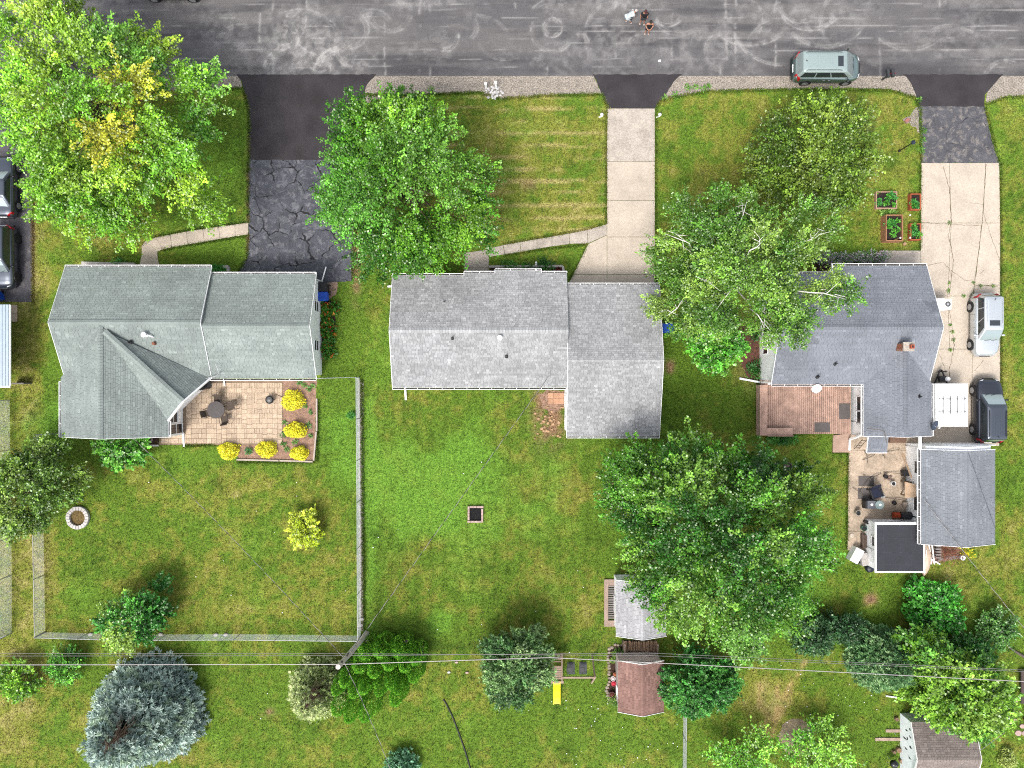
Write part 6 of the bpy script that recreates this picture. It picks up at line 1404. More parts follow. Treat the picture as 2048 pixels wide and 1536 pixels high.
# small entry ladder and planter by the porch
ld = thing('ladder', 'small metal ladder leaning under the porch corner', 'ladder', at(1712, 892))
for dx in (0, 0.33): b = MB(); b.tube([(ax(1707) + dx, ay(898), 0.1), (ax(1709) + dx, ay(876), 1.2)], 0.02, 5); b.build('rail', m_bronze, ld)
for i in range(4): b = MB(); f = 0.15 + i * 0.24; b.tube([(ax(1707) + 0.01, ay(898 - 22 * f), 0.1 + 1.1 * f), (ax(1707) + 0.36, ay(898 - 22 * f), 0.1 + 1.1 * f)], 0.016, 5); b.build('rung', m_bronze, ld)
b = MB(); b.box(ax(1776), ax(1808), ay(885), ay(874), 0.02, 0.3); one('planter', b, M('brown_planter', C(126, 96, 78), var=0.15), 'long brown planter box behind the porch roof', 'planter')
# ------------------------------------------------------------------ vehicles
m_tyre = M('tyre_rubber', C(34, 34, 36), rough=0.85, var=0.1); m_rim = M('alloy_rim', C(206, 208, 212), rough=0.3, metal=0.6, var=0.0)
m_cglass = M('tinted_car_glass', (0.02, 0.026, 0.03), rough=0.04, var=0.0, spec=0.8); m_sglass = M('sky_reflecting_windscreen', (0.30, 0.36, 0.36), rough=0.08, metal=0.5, var=0.0, spec=0.8); m_red = M('red_tail_lens', C(200, 24, 30), rough=0.15, var=0.0); m_lens = M('clear_lens', C(230, 234, 238, 0.5), rough=0.1, var=0.0)
def interp(tab, x):
    for (a, *va), (b_, *vb) in zip(tab[:-1], tab[1:]):
        if x <= b_:
            t = (x - a) / (b_ - a); t = t * t * (3 - 2 * t) * 0.5 + t * 0.5
            return [p + (q - p) * t for p, q in zip(va, vb)]
    return list(tab[-1][1:])
def car(name, label, cat, px, py, rz, L, W, kind, paint, zref=0.9, trim_dark=None, roofpaint=None, rails=True, sunroof=False, rim=None):
    x, y, _ = at(px, py, zref)
    t = thing(name, label, cat, (x, y, 0.02), rz)
    K_ = {'van': dict(prof=[(-0.5, 0.62, 0.74), (-0.485, 0.95, 0.89), (-0.44, 1.02, 0.985), (0.0, 1.02, 1.0), (0.28, 1.02, 1.0), (0.37, 0.98, 0.97), (0.43, 0.88, 0.88), (0.475, 0.76, 0.74), (0.5, 0.56, 0.52)], gh=(-0.485, -0.43, 0.2, 0.375), zr=1.74, zb=1.0, wr=0.74, ws=0.86),
          'suv': dict(prof=[(-0.5, 0.6, 0.68), (-0.485, 1.0, 0.84), (-0.43, 1.06, 0.965), (0.0, 1.06, 1.0), (0.22, 1.05, 1.0), (0.30, 1.02, 0.98), (0.41, 0.94, 0.92), (0.47, 0.82, 0.80), (0.5, 0.56, 0.60)], gh=(-0.478, -0.43, 0.08, 0.26), zr=1.70, zb=1.04, wr=0.74, ws=0.87),
          'sedan': dict(prof=[(-0.5, 0.56, 0.78), (-0.485, 0.92, 0.9), (-0.42, 0.98, 0.97), (-0.3, 1.0, 1.0), (0.0, 0.98, 1.0), (0.2, 0.96, 1.0), (0.3, 0.92, 0.98), (0.41, 0.82, 0.90), (0.475, 0.68, 0.76), (0.5, 0.5, 0.58)], gh=(-0.36, -0.2, 0.06, 0.235), zr=1.43, zb=0.97, wr=0.68, ws=0.86)}[kind]
    hw = W / 2
    # body shell
    b = MB(); vs = []; fs = []; N = 34
    half = lambda zt, wf: [(0.80 * wf, 0.24), (0.97 * wf, 0.30), (1.0 * wf, 0.50), (0.995 * wf, 0.5 + (zt - 0.5) * 0.55), (0.96 * wf, zt - 0.07), (0.87 * wf, zt - 0.01), (0.45 * wf, zt + 0.02), (0.0, zt + 0.028)]
    m = 15
    for i in range(N + 1):
        f = -0.5 + i / N; f = 0.5 * math.sin(f * math.pi) * 0.35 + f * 0.65; zt, wf = interp(K_['prof'], f)
        h_ = half(zt, wf); loop = [(-p * hw, z) for p, z in h_] + [(p * hw, z) for p, z in h_[-2::-1]]
        vs += [(f * L, p, z) for p, z in loop]
    for i in range(N):
        for k in range(m - 1): fs.append((i * m + k, i * m + k + 1, (i + 1) * m + k + 1, (i + 1) * m + k)[::-1])
        fs.append((i * m + m - 1, i * m, (i + 1) * m, (i + 1) * m + m - 1)[::-1])
    fs.append(tuple(range(m))); fs.append(tuple(range(N * m + m - 1, N * m - 1, -1)))
    b.mesh(vs, fs); b.build('body', paint, t, smooth=True, local=True)
    # cabin
    xrb, xrt, xft, xfb = [v * L for v in K_['gh']]; zb, zr = K_['zb'], K_['zr']; wb, wt = K_['ws'] * hw, K_['wr'] * hw
    def lvl(s_):
        e = s_; return (xrb + (xrt - xrb) * e, xfb + (xft - xfb) * e, wb + (wt - wb) * (e ** 1.25), zb - 0.02 + (zr - zb + 0.02) * (1 - (1 - s_) ** 1.15))
    def loopat(s_, r_=0.14, grow=0.0):
        xa, xb, w_, z = lvl(s_); w_ += grow; xa -= grow; xb += grow; out = []
        for cx, cy, a0 in ((xb - r_, w_ - r_, 0), (xa + r_, w_ - r_, 90), (xa + r_, -w_ + r_, 180), (xb - r_, -w_ + r_, 270)):
            for k in range(5): a = R(a0 + k * 22.5); out.append((cx + r_ * math.cos(a), cy + r_ * math.sin(a), z))
        return out
    b = MB(); lv = [0, 0.25, 0.5, 0.75, 0.92]; vs = []; fs = []
    for s_ in lv: vs += loopat(s_)
    top = loopat(0.95); vs += [((p[0]) * 0.985 + 0.015 * (xrt + xft) / 2, p[1] * 0.95, zr + 0.0) for p in top]; vs += [((p[0]) * 0.8 + 0.2 * (xrt + xft) / 2, p[1] * 0.6, zr + 0.035) for p in top]
    n = 20
    for i in range(len(lv) + 1):
        for k in range(n): fs.append((i * n + k, i * n + (k + 1) % n, (i + 1) * n + (k + 1) % n, (i + 1) * n + k))
    fs.append(tuple(range((len(lv) + 1) * n, (len(lv) + 2) * n)))
    b.mesh(vs, fs); b.build('cabin', roofpaint or paint, t, smooth=True, local=True)
    def P(sx, s_, u, off=0.008):
        """point on a cabin side: sx 'f','r','l','s'"""
        xa, xb, w_, z = lvl(s_)
        if sx == 'f': return (xb + off, u * (w_ - 0.10), z + off)
        if sx == 'b': return (xa - off, u * (w_ - 0.12), z + off)
        g = 1 if sx == 'l' else -1
        return (xa + 0.13 + (xb - xa - 0.26) * u, g * (w_ + off), z)
    def glass(nm, sx, s0, s1, u0, u1):
        b = MB(); q = [P(sx, s0, u0), P(sx, s0, u1), P(sx, s1, u1), P(sx, s1, u0)]
        nn = (Vector(q[1]) - Vector(q[0])).cross(Vector(q[2]) - Vector(q[0])); c = sum((Vector(p) for p in q), Vector()) / 4 - Vector(((xrb + xfb) / 2, 0, 0.9))
        ns = 5; grid = [[P(sx, s0 + (s1 - s0) * i / ns, u0 + (u1 - u0) * j / 4) for j in range(5)] for i in range(ns + 1)]
        for i in range(ns):
            for j in range(4):
                f = [grid[i][j], grid[i][j + 1], grid[i + 1][j + 1], grid[i + 1][j]]; b.poly(f if nn.dot(c) > 0 else f[::-1])
        return b.build(nm, m_sglass if 'side' not in nm else m_cglass, t, smooth=True, local=True)
    glass('windshield', 'f', 0.08, 0.9, -1, 1); glass('rear_window', 'b', 0.2 if kind != 'sedan' else 0.08, 0.85, -0.95, 0.95)
    for sd in 'ls':
        cuts = (0.0, 0.30, 0.62, 0.95) if kind != 'sedan' else (0.06, 0.42, 0.9)
        for a, c in zip(cuts[:-1], cuts[1:]): glass('side_window', sd, 0.12, 0.82, a + 0.012, c - 0.012)
    # wheels
    r_ = 0.34 if kind != 'sedan' else 0.32
    for fx in (-0.30, 0.31):
        for g in (-1, 1):
            cxw = fx * L; b = MB(); b.tube([(cxw, g * (hw - 0.06), r_ + 0.02), (cxw, g * (hw + 0.003), r_ + 0.02)], r_ + 0.07, 18); b.build('wheel_arch', m_dark, t, local=True)
            b = MB(); b.tube([(cxw, g * (hw - 0.18), r_), (cxw, g * (hw - 0.02), r_), (cxw, g * (hw + 0.02), r_)], [r_, r_, r_ - 0.03], 18); wl_ = b.build('wheel', m_tyre, t, local=True)
            b = MB(); b.tube([(cxw, g * (hw - 0.02), r_), (cxw, g * (hw + 0.03), r_), (cxw, g * (hw + 0.035), r_)], [0.23, 0.22, 0.06], 14); b.build('rim', rim or m_rim, wl_, local=True)
    # lamps, mirrors, handles, trim
    zt, wf = interp(K_['prof'], 0.455)
    for g in (-1, 1):
        b = MB(); b.prism([(0.435 * L, g * 0.6 * hw), (0.482 * L, g * 0.46 * hw), (0.462 * L, g * 0.72 * hw), (0.42 * L, g * 0.86 * hw)][::1 if g > 0 else -1], zt - 0.22, zt - 0.015); b.build('headlight', m_lens, t, local=True)
        zq = 0.72
        b = MB(); b.prism([(-0.497 * L, g * 0.62 * hw), (-0.455 * L, g * 0.95 * hw), (-0.43 * L, g * 0.985 * hw), (-0.47 * L, g * 0.66 * hw)][::-1 if g > 0 else 1], zq, zq + 0.4 if kind != 'sedan' else 0.98); b.build('tail_light', m_red, t, local=True)
        b = MB(); xm = xfb - 0.16 * L * 0.6; b.lathe([(0.03, zb + 0.0), (0.10, zb + 0.05), (0.10, zb + 0.14), (0.03, zb + 0.18)], xm, g * (hw + 0.1), 10, sx=0.7, sy=1.1); b.bar((xm, g * (wb), zb + 0.04), (xm, g * (hw + 0.05), zb + 0.07), 0.05); b.build('mirror', trim_dark or paint, t, local=True)
        for fx in (-0.06, 0.12 if kind != 'van' else 0.02):
            b = MB(); b.bar((fx * L - 0.09, g * (hw + 0.008), 0.86), (fx * L + 0.09, g * (hw + 0.008), 0.86), 0.03, 0.03); b.build('door_handle', m_rim if kind == 'van' else (trim_dark or m_dark), t, local=True)
        if rails:
            b = MB(); b.tube([(xrt + 0.15, g * (wt - 0.1), zr - 0.01), (xrt + 0.3, g * (wt - 0.1), zr + 0.055), (xft - 0.5, g * (wt - 0.1), zr + 0.055), (xft - 0.3, g * (wt - 0.1), zr + 0.0)], 0.022, 6); b.build('roof_rail', trim_dark or m_dark, t, local=True)
    b = MB(); b.box(-0.505 * L, -0.49 * L, -0.28, 0.28, 0.5, 0.64); b.build('number_plate', m_trim, t, local=True)
    b = MB(); b.box(-0.512 * L, -0.478 * L, -0.74 * hw, 0.74 * hw, 0.3, 0.52); b.build('bumper', trim_dark or paint, t, local=True); b = MB(); b.box(0.478 * L, 0.503 * L, -0.5 * hw, 0.5 * hw, 0.28, 0.48); b.build('bumper', trim_dark or paint, t, local=True)
    b = MB(); b.box(0.488 * L, 0.503 * L, -0.4 * hw, 0.4 * hw, 0.52, 0.64); b.build('grille', m_dark, t, local=True)
    for g in (-0.35, 0.2): b = MB(); xa, xb, w_, z = lvl(0.06); b.bar((xb + 0.03, g * hw, z + 0.03), (lvl(0.16)[1] + 0.03, (g + 0.5) * hw * 0.8, lvl(0.16)[3] + 0.02), 0.02, 0.015); b.build('wiper', m_dark, t, local=True)
    for g in (-1, 1):
        b = MB(); za, wa = interp(K_['prof'], 0.44); b.bar((K_['gh'][3] * L + 0.12, g * 0.66 * hw, interp(K_['prof'], K_['gh'][3] + 0.03)[0] + 0.008), (0.44 * L, g * 0.56 * hw * wa, za + 0.012), 0.012, 0.01); b.build('hood_seam', m_dark, t, local=True)
        for fx in (-0.17, 0.04, 0.22):
            b = MB(); b.bar((fx * L, g * (hw + 0.001), 0.36), (fx * L, g * (hw - 0.012), 0.93), 0.012, 0.012); b.build('door_seam', m_dark, t, local=True)
    if sunroof:
        b = MB(); b.box(xft - 0.62, xft - 0.24, -0.36, 0.36, zr + 0.026, zr + 0.042); b.build('sunroof', m_cglass, t, local=True)
    if rails:
        for i in range(5): b = MB(); yy = -0.34 + i * 0.17; b.box(xrt + 0.35, xft - 0.75, yy - 0.012, yy + 0.012, zr + 0.02, zr + 0.040); b.build('roof_rib', roofpaint or paint, t, local=True)
    b = MB(); b.bar((xrt + 0.25, 0, zr + 0.02), (xrt + 0.1, 0, zr + 0.16), 0.03); b.build('antenna', m_dark, t, local=True)
    return t
def paint(name, c, k=K, metal=0.25, rough=0.28): return M(name, C(*c, k), rough=rough, metal=metal, var=0.03, scale=1.0, coat=0.6)
pk_van = paint('green_metallic', (128, 146, 144), 0.9, metal=0.85, rough=0.3); pk_vanr = paint('sky_lit_sage_roof', (180, 198, 196), metal=0.2); pk_blk = paint('black_car_paint', (40, 42, 48), metal=0.5, rough=0.2); pk_sil = paint('silver_paint', (206, 212, 216), 0.8, metal=0.6); pk_dg = paint('dark_grey_car_paint', (66, 70, 80), 0.8, metal=0.75, rough=0.25); pk_char = paint('charcoal_car_paint', (88, 94, 104), 0.8, metal=0.75, rough=0.25)  # van roof is a paler copy: sky sheen put into its colour
m_vtrim = M('dark_green_trim', C(40, 52, 50), rough=0.35, var=0.05)
car('minivan', 'sage green minivan parked on the street facing right', 'minivan', 1657, 132, 0.0, 4.75, 1.98, 'van', pk_van, 1.0, m_vtrim, pk_vanr, True, True)
car('parked_suv', 'silver wagon parked on the concrete driveway right of the house', 'car', 1974, 650, -math.pi / 2, 4.45, 1.78, 'suv', pk_sil, 0.9, pk_sil, None, True, True)
car('parked_suv', 'dark grey SUV parked below the silver wagon, nose up', 'car', 1980, 821, math.pi / 2, 4.6, 1.86, 'suv', pk_dg, 0.9, pk_blk, pk_char, True)  # lighter charcoal roof puts the sky's sheen into the colour
car('parked_sedan', 'dark sedan half under the maple at the left edge, tail down', 'car', 3, 372, math.pi / 2, 4.35, 1.80, 'sedan', pk_char, 0.8, pk_blk, None, False)
car('parked_suv', 'black SUV at the left edge below the dark sedan, nose down', 'car', 0, 513, -math.pi / 2, 4.5, 1.90, 'suv', pk_char, 0.9, pk_blk, None, False, False, m_dark)
car('parked_sedan', 'black car parked across the street, cut by the top edge', 'car', 340, -32, 0.0, 4.5, 1.82, 'sedan', pk_blk, 0.8, pk_blk, None, False)
# enclosed trailer with a ladder rack
tr = thing('cargo_trailer', 'white enclosed trailer with a black ladder rack on its roof', 'trailer', at(1900, 800))
zt = 1.75; tx0, tx1, ty0, ty1 = ax(1872, zt), ax(1937, zt), ay(853, zt), ay(767, zt)
b = MB(); q = [(tx0, ty0), (tx1, ty0), (tx1, ty1), (tx0, ty1)]; e = shrink(q, 0.06); b.prism(q, 0.4, zt - 0.05); b.prism(q, zt - 0.05, zt, top=e); b.build('box', m_trim, tr)
zk = zt + 0.12
for py in (798, 824): b = MB(); b.tube([(ax(1877, zk), ay(py, zk), zk), (ax(1935, zk), ay(py, zk), zk)], 0.022, 6); b.build('rack_rail', m_dark, tr)
for i in range(4):
    px = 1886 + i * 14.5; b = MB(); b.tube([(ax(px, zk), ay(791, zk), zk + 0.03), (ax(px, zk), ay(829, zk), zk + 0.03)], 0.022, 6); b.build('rack_bar', m_dark, tr)
for px in (1880, 1932):
    for py in (798, 824): b = MB(); b.box(ax(px, zk) - 0.02, ax(px, zk) + 0.02, ay(py, zk) - 0.02, ay(py, zk) + 0.02, zt - 0.01, zk); b.build('rack_foot', m_dark, tr)
for x_ in (tx0 + 0.04, tx1 - 0.04):
    b = MB(); yw = (ty0 + ty1) / 2 - 0.3; g = 1 if x_ > (tx0 + tx1) / 2 else -1; b.tube([(x_ - g * 0.15, yw, 0.34), (x_ + g * 0.06, yw, 0.34)], 0.33, 16); wl_ = b.build('wheel', m_tyre, tr); b = MB(); b.tube([(x_ + g * 0.06, yw, 0.34), (x_ + g * 0.075, yw, 0.34)], 0.18, 12); b.build('rim', m_rim, wl_)
xm = (tx0 + tx1) / 2
for g in (-1, 1): b = MB(); b.bar((xm + g * 0.5, ty1 - 0.1, 0.42), (xm + g * 0.04, ty1 + 1.0, 0.42), 0.08); b.build('drawbar', m_dark, tr)
b = MB(); b.lathe([(0.16, 0.48), (0.17, 0.85), (0.12, 0.95), (0.04, 0.97)], xm + 0.25, ty1 + 0.32, 12); b.build('gas_bottle', m_trim, tr); b = MB(); b.lathe([(0.04, 0.1), (0.05, 1.0), (0.07, 1.02)], xm, ty1 + 0.85, 8); b.bar((xm - 0.12, ty1 + 0.85, 1.0), (xm + 0.12, ty1 + 0.85, 1.0), 0.03); b.build('jockey_jack', m_dark, tr)
b = MB(); b.box(xm - 0.25, xm + 0.2, ty1 + 0.12, ty1 + 0.55, 0.46, 0.75); b.build('tool_box', m_dark, tr)
for g in (-0.25, 0.25): b = MB(); b.box(xm + g * 1.6 - 0.08, xm + g * 1.6 + 0.08, ty0 - 0.02, ty0 + 0.0, 0.5, 0.7); b.build('tail_light', m_red, tr)

# ------------------------------------------------------------------ people on the street
m_skin = M('skin', C(206, 150, 124), rough=0.6, var=0.06); m_black = M('black_cloth', C(30, 30, 34), rough=0.9, var=0.15, scale=8); m_wcl = M('white_cloth', C(214, 224, 228), rough=0.9, var=0.08, scale=8); m_hair = M('dark_hair', C(46, 36, 30), rough=0.7, var=0.2, scale=20); m_shoe = M('white_shoe', C(226, 226, 226), rough=0.6, var=0.05)
def skin(name, J, E, root, mat, parent, grow=0.0, lev=1):
    names = list(J); me = bpy.data.meshes.new(name); me.from_pydata([J[n_][0] for n_ in names], [(names.index(a), names.index(c)) for a, c in E], []); me.materials.append(mat)
    o = bpy.data.objects.new(name, me); link(o, parent)
    md = o.modifiers.new('skin', 'SKIN'); md.use_smooth_shade = True
    sv = me.skin_vertices[0].data
    for i, n_ in enumerate(names): r_ = J[n_][1]; r_ = (r_ if isinstance(r_, tuple) else (r_, r_)); sv[i].radius = (r_[0] + grow, r_[1] + grow); sv[i].use_root = (n_ == root)
    s_ = o.modifiers.new('smooth', 'SUBSURF'); s_.levels = lev; s_.render_levels = lev
    return o
def person(label, px, py, rz, pose, shirt, shorts, hair, headwear=None, sleeves=True):
    t = thing('person', label, 'person', (*at(px, py)[:2], 0.016), rz)
    J = {'pelvis': ((0, 0, 0.95), (0.15, 0.11)), 'spine': ((0, 0.01, 1.15), (0.14, 0.10)), 'chest': ((0, 0.0, 1.34), (0.17, 0.115)), 'neck': ((0, 0.01, 1.50), 0.055), 'jaw': ((0, 0.035, 1.58), (0.07, 0.085)), 'head': ((0, 0.02, 1.69), (0.078, 0.095)), 'nose': ((0, 0.125, 1.625), 0.014)}
    E = [('pelvis', 'spine'), ('spine', 'chest'), ('chest', 'neck'), ('neck', 'jaw'), ('jaw', 'head'), ('jaw', 'nose')]
    for g, s_ in ((-1, 'l'), (1, 'r')):
        J.update({'sh' + s_: ((g * 0.19, 0, 1.41), 0.062), 'el' + s_: ((g * 0.25, -0.03, 1.13), 0.046), 'wr' + s_: ((g * 0.24, 0.07, 0.89), 0.03), 'pa' + s_: ((g * 0.235, 0.10, 0.82), (0.036, 0.02)),
                  'hi' + s_: ((g * 0.10, 0, 0.88), 0.095), 'kn' + s_: ((g * 0.11, 0.03, 0.49), 0.06), 'an' + s_: ((g * 0.12, 0.0, 0.09), 0.042), 'to' + s_: ((g * 0.13, 0.15, 0.035), 0.036)})
        E += [('chest', 'sh' + s_), ('sh' + s_, 'el' + s_), ('el' + s_, 'wr' + s_), ('wr' + s_, 'pa' + s_), ('pelvis', 'hi' + s_), ('hi' + s_, 'kn' + s_), ('kn' + s_, 'an' + s_), ('an' + s_, 'to' + s_)]
    for k, v in pose.items(): J[k] = (v, J[k][1])
    for s_, g in (('l', -1), ('r', 1)):
        pa_, wr_ = Vector(J['pa' + s_][0]), Vector(J['wr' + s_][0]); d = (pa_ - wr_).normalized(); side = d.cross(Vector((g, 0, 0.2))).normalized(); nrm = d.cross(side).normalized()
        for i, ln in enumerate((0.075, 0.085, 0.08, 0.06)):
            o_ = side * (-0.03 + i * 0.02); a, c = 'f%s%d' % (s_, i), 'g%s%d' % (s_, i); J[a] = (tuple(pa_ + o_ + d * ln * 0.5), 0.0095); J[c] = (tuple(pa_ + o_ * 1.1 + d * ln + nrm * 0.02), 0.0085); E += [('pa' + s_, a), (a, c)]
        J['t' + s_] = (tuple(wr_ + d * 0.03 - side * 0.045), 0.011); J['u' + s_] = (tuple(wr_ + d * 0.075 - side * 0.065), 0.009); E += [('wr' + s_, 't' + s_), ('t' + s_, 'u' + s_)]
    skin('body', J, E, 'pelvis', m_skin, t)
    sub = ['pelvis', 'spine', 'chest', 'shl', 'shr']; SJ = {k: J[k] for k in sub}; SE = [('pelvis', 'spine'), ('spine', 'chest'), ('chest', 'shl'), ('chest', 'shr')]
    if sleeves:
        for s_ in 'lr': a, c = Vector(J['sh' + s_][0]), Vector(J['el' + s_][0]); SJ['sl' + s_] = (tuple(a + (c - a) * 0.65), 0.055); SE.append(('sh' + s_, 'sl' + s_))
    SJ['nk'] = (tuple(Vector(J['chest'][0]).lerp(Vector(J['neck'][0]), 0.55)), 0.075); SE.append(('chest', 'nk')); SJ['chest'] = (J['chest'][0], (0.20, 0.15)); skin('shirt', SJ, SE, 'spine', shirt, t, 0.04)
    PJ = {'pelvis': J['pelvis']}; PE = []
    for s_ in 'lr':
        PJ['hi' + s_] = J['hi' + s_]; a, c = Vector(J['hi' + s_][0]), Vector(J['kn' + s_][0]); PJ['th' + s_] = (tuple(a + (c - a) * 0.85), 0.075); PE += [('pelvis', 'hi' + s_), ('hi' + s_, 'th' + s_)]
    skin('shorts', PJ, PE, 'pelvis', shorts, t, 0.036)
    for s_ in 'lr':
        a, c = Vector(J['an' + s_][0]), Vector(J['to' + s_][0]); skin('shoe', {'h': (tuple(a + Vector((0, -0.03, -0.04))), 0.045), 'm': (tuple((a + c) / 2 + Vector((0, 0, -0.02))), 0.05), 't': (tuple(c), 0.042)}, [('h', 'm'), ('m', 't')], 'h', m_shoe, t, 0.008)
    hd, jw = Vector(J['head'][0]), Vector(J['jaw'][0]); upv = (hd - jw).normalized(); fw_ = (Vector(J['nose'][0]) - jw); fw_ = (fw_ - upv * fw_.dot(upv)).normalized(); sd = upv.cross(fw_)
    def cap(nm, mat, r_, drop, fwd=0.0):
        b = MB(); n = 14; vs = []; fs = []
        for i, a in enumerate(np.linspace(0.05, 1.75, 6)):
            for k in range(n):
                th = 2 * math.pi * k / n; rr = r_ * math.sin(a); back = 1.0 + drop * max(0, -math.cos(th)) * (a / 1.75); vs.append(hd + upv * (r_ * math.cos(a) * back * 0.95 + 0.0) + (fw_ * math.cos(th) * 1.12 + sd * math.sin(th) * 0.95) * rr - fw_ * 0.012)
        for i in range(5):
            for k in range(n): fs.append((i * n + k, (i + 1) * n + k, (i + 1) * n + (k + 1) % n, i * n + (k + 1) % n))
        fs.append(tuple(range(n))); b.mesh(vs, fs)
        if fwd: b.mesh([hd + upv * 0.02 + fw_ * r_ * 0.9 + sd * 0.07, hd + upv * 0.02 + fw_ * r_ * 0.9 - sd * 0.07, hd + fw_ * (r_ + fwd) - sd * 0.05, hd + fw_ * (r_ + fwd) + sd * 0.05], [(0, 1, 2, 3)])
        return b.build(nm, mat, t, smooth=True, local=True)
    cap('hair', hair, 0.112, 0.3)
    if headwear: cap('cap', headwear, 0.118, 0.0, 0.09)
    for g in (-1, 1):
        b = MB(); c = jw + upv * 0.06 + fw_ * 0.088 + sd * g * 0.033; b.lathe([(0.004, -0.012), (0.012, -0.004), (0.012, 0.004), (0.004, 0.012)], 0, 0, 8); b.v = [tuple(c + Vector(p)) for p in b.v]; b.build('eye', m_dark, t, local=True)
        b = MB(); c = jw + upv * 0.05 - fw_ * 0.01 + sd * g * 0.082; b.lathe([(0.006, -0.03), (0.02, -0.01), (0.024, 0.015), (0.008, 0.03)], 0, 0, 8, sx=0.5); b.v = [tuple(c + Vector(p)) for p in b.v]; b.build('ear', m_skin, t, local=True)
    return t
person('person in black T-shirt, dark shorts and cap standing on the street', 1283, 47, R(176), {'anl': (-0.16, 0.03, 0.09), 'tol': (-0.19, 0.17, 0.035)}, m_black, M('charcoal_cloth', C(52, 52, 60), rough=0.9), m_hair, M('dark_red_cap', C(84, 40, 42), rough=0.8))
person('person in black tank top with hands joined in front, nearest the driveway', 1293, 67, R(178), {'ell': (-0.27, 0.0, 1.14), 'wrl': (-0.12, 0.24, 1.08), 'pal': (-0.04, 0.27, 1.08), 'elr': (0.27, 0.0, 1.14), 'wrr': (0.12, 0.25, 1.05), 'par': (0.04, 0.28, 1.05)}, m_black, m_black, m_hair, None, False)
person('person in white shirt and shorts bending over to the right', 1252, 47, R(-68), {'spine': (0, 0.10, 1.12), 'chest': (0, 0.27, 1.24), 'neck': (0, 0.42, 1.31), 'jaw': (0, 0.49, 1.33), 'head': (0, 0.55, 1.40), 'nose': (0, 0.58, 1.30), 'shl': (-0.18, 0.32, 1.26), 'shr': (0.18, 0.32, 1.26), 'ell': (-0.22, 0.42, 1.0), 'elr': (0.22, 0.42, 1.0), 'wrl': (-0.12, 0.52, 0.82), 'wrr': (0.12, 0.52, 0.82), 'pal': (-0.08, 0.57, 0.78), 'par': (0.08, 0.57, 0.78), 'knl': (-0.12, 0.10, 0.5), 'anr': (0.12, 0.28, 0.09), 'tor': (0.13, 0.42, 0.035), 'knr': (0.11, 0.2, 0.5)}, m_wcl, m_wcl, M('fair_hair', C(206, 200, 196), rough=0.8))
b = MB(); x, y, _ = at(1261, 36, 0.8); b.obox(x, y, 0.72, 0.86, 0.16, 0.22, 0.4); one('held_bag', b, m_black, 'dark bag held by the person in white', 'bag')
# ------------------------------------------------------------------ vegetation
m_leaf = M('leaf_surface', attr=True, rough=0.5, var=0.0, spec=0.35, trans=0.12)
m_needle = M('needle_surface', attr=True, rough=0.6, var=0.0, spec=0.25, trans=0.12)
m_bark = M('grey_brown_bark', C(120, 104, 92), rough=0.95, var=0.25, scale=5, bump=0.4)
m_birch = M('pale_birch_bark', (0.66, 0.63, 0.58), rough=0.85, var=0.2, scale=5)
def unit(v): return v / (np.linalg.norm(v, axis=-1, keepdims=True) + 1e-9)
def quads(name, P, T, N, ln, wd, col, mat, parent, fold=0.18, kind='stuff'):
    """leaf blades: centre P, long axis T, face normal N"""
    n = len(P); T = unit(T); B = unit(np.cross(N, T)); N = np.cross(T, B)
    ln = np.asarray(ln)[:, None]; wd = np.asarray(wd)[:, None]
    V = np.empty((n, 4, 3), np.float32)
    V[:, 0] = P - T * ln * 0.5; V[:, 1] = P - B * wd * 0.5 + N * wd * fold; V[:, 2] = P + T * ln * 0.5; V[:, 3] = P + B * wd * 0.5 + N * wd * fold
    org = ORG.get(parent.name) if parent is not None else None
    V = V.reshape(-1, 3)
    if org is not None: V = V + np.array(org.translation, np.float32)
    me = bpy.data.meshes.new(name)
    me.vertices.add(n * 4); me.vertices.foreach_set('co', V.ravel())
    me.loops.add(n * 4); me.loops.foreach_set('vertex_index', np.arange(n * 4, dtype=np.int32))
    me.polygons.add(n); me.polygons.foreach_set('loop_start', (np.arange(n) * 4).astype(np.int32))
    me.update(calc_edges=True)
    a = me.attributes.new('Col', 'FLOAT_COLOR', 'FACE')
    a.data.foreach_set('color', np.concatenate([np.clip(col, 0, 1), np.ones((n, 1))], 1).astype(np.float32).ravel())
    me.materials.append(mat)
    o = bpy.data.objects.new(name, me); link(o, parent)
    if parent is not None and parent.name in ORG: ORG[o.name] = ORG[parent.name]
    if kind: o['kind'] = kind
    return o
def palette(cols, k=0.50):
    return np.array([C(*c, k) for c in cols])
def limb_mesh(parent, base, top, tips, r0, mat, rs, name='trunk', bend=0.3):
    b = MB(); base, top = Vector(base), Vector(top)
    pts = [base + (top - base) * t + Vector((rs.uniform(-1, 1), rs.uniform(-1, 1), 0)) * 0.12 * t for t in (0, 0.15, 0.4, 0.7, 1.0)]
    b.tube(pts, [r0 * 1.35, r0, r0 * 0.8, r0 * 0.5, r0 * 0.15], 9)
    for tp in tips:
        tp = Vector(tp); f = min(0.9, max(0.25, rs.uniform(0.3, 0.8))); i = f * 4; k = int(i); s0 = pts[k] + (pts[min(k + 1, 4)] - pts[k]) * (i - k)
        if s0.z > tp.z: s0 = pts[1] + (pts[2] - pts[1]) * 0.6
        mid = s0 + (tp - s0) * 0.5 + Vector((rs.uniform(-bend, bend), rs.uniform(-bend, bend), rs.uniform(0.1, 0.6)))
        r1 = r0 * rs.uniform(0.16, 0.34); b.tube([s0, s0 + (mid - s0) * 0.5, mid, tp], [r1, r1 * 0.8, r1 * 0.55, r1 * 0.12], 5)
    return b.build(name, mat, parent, smooth=True)
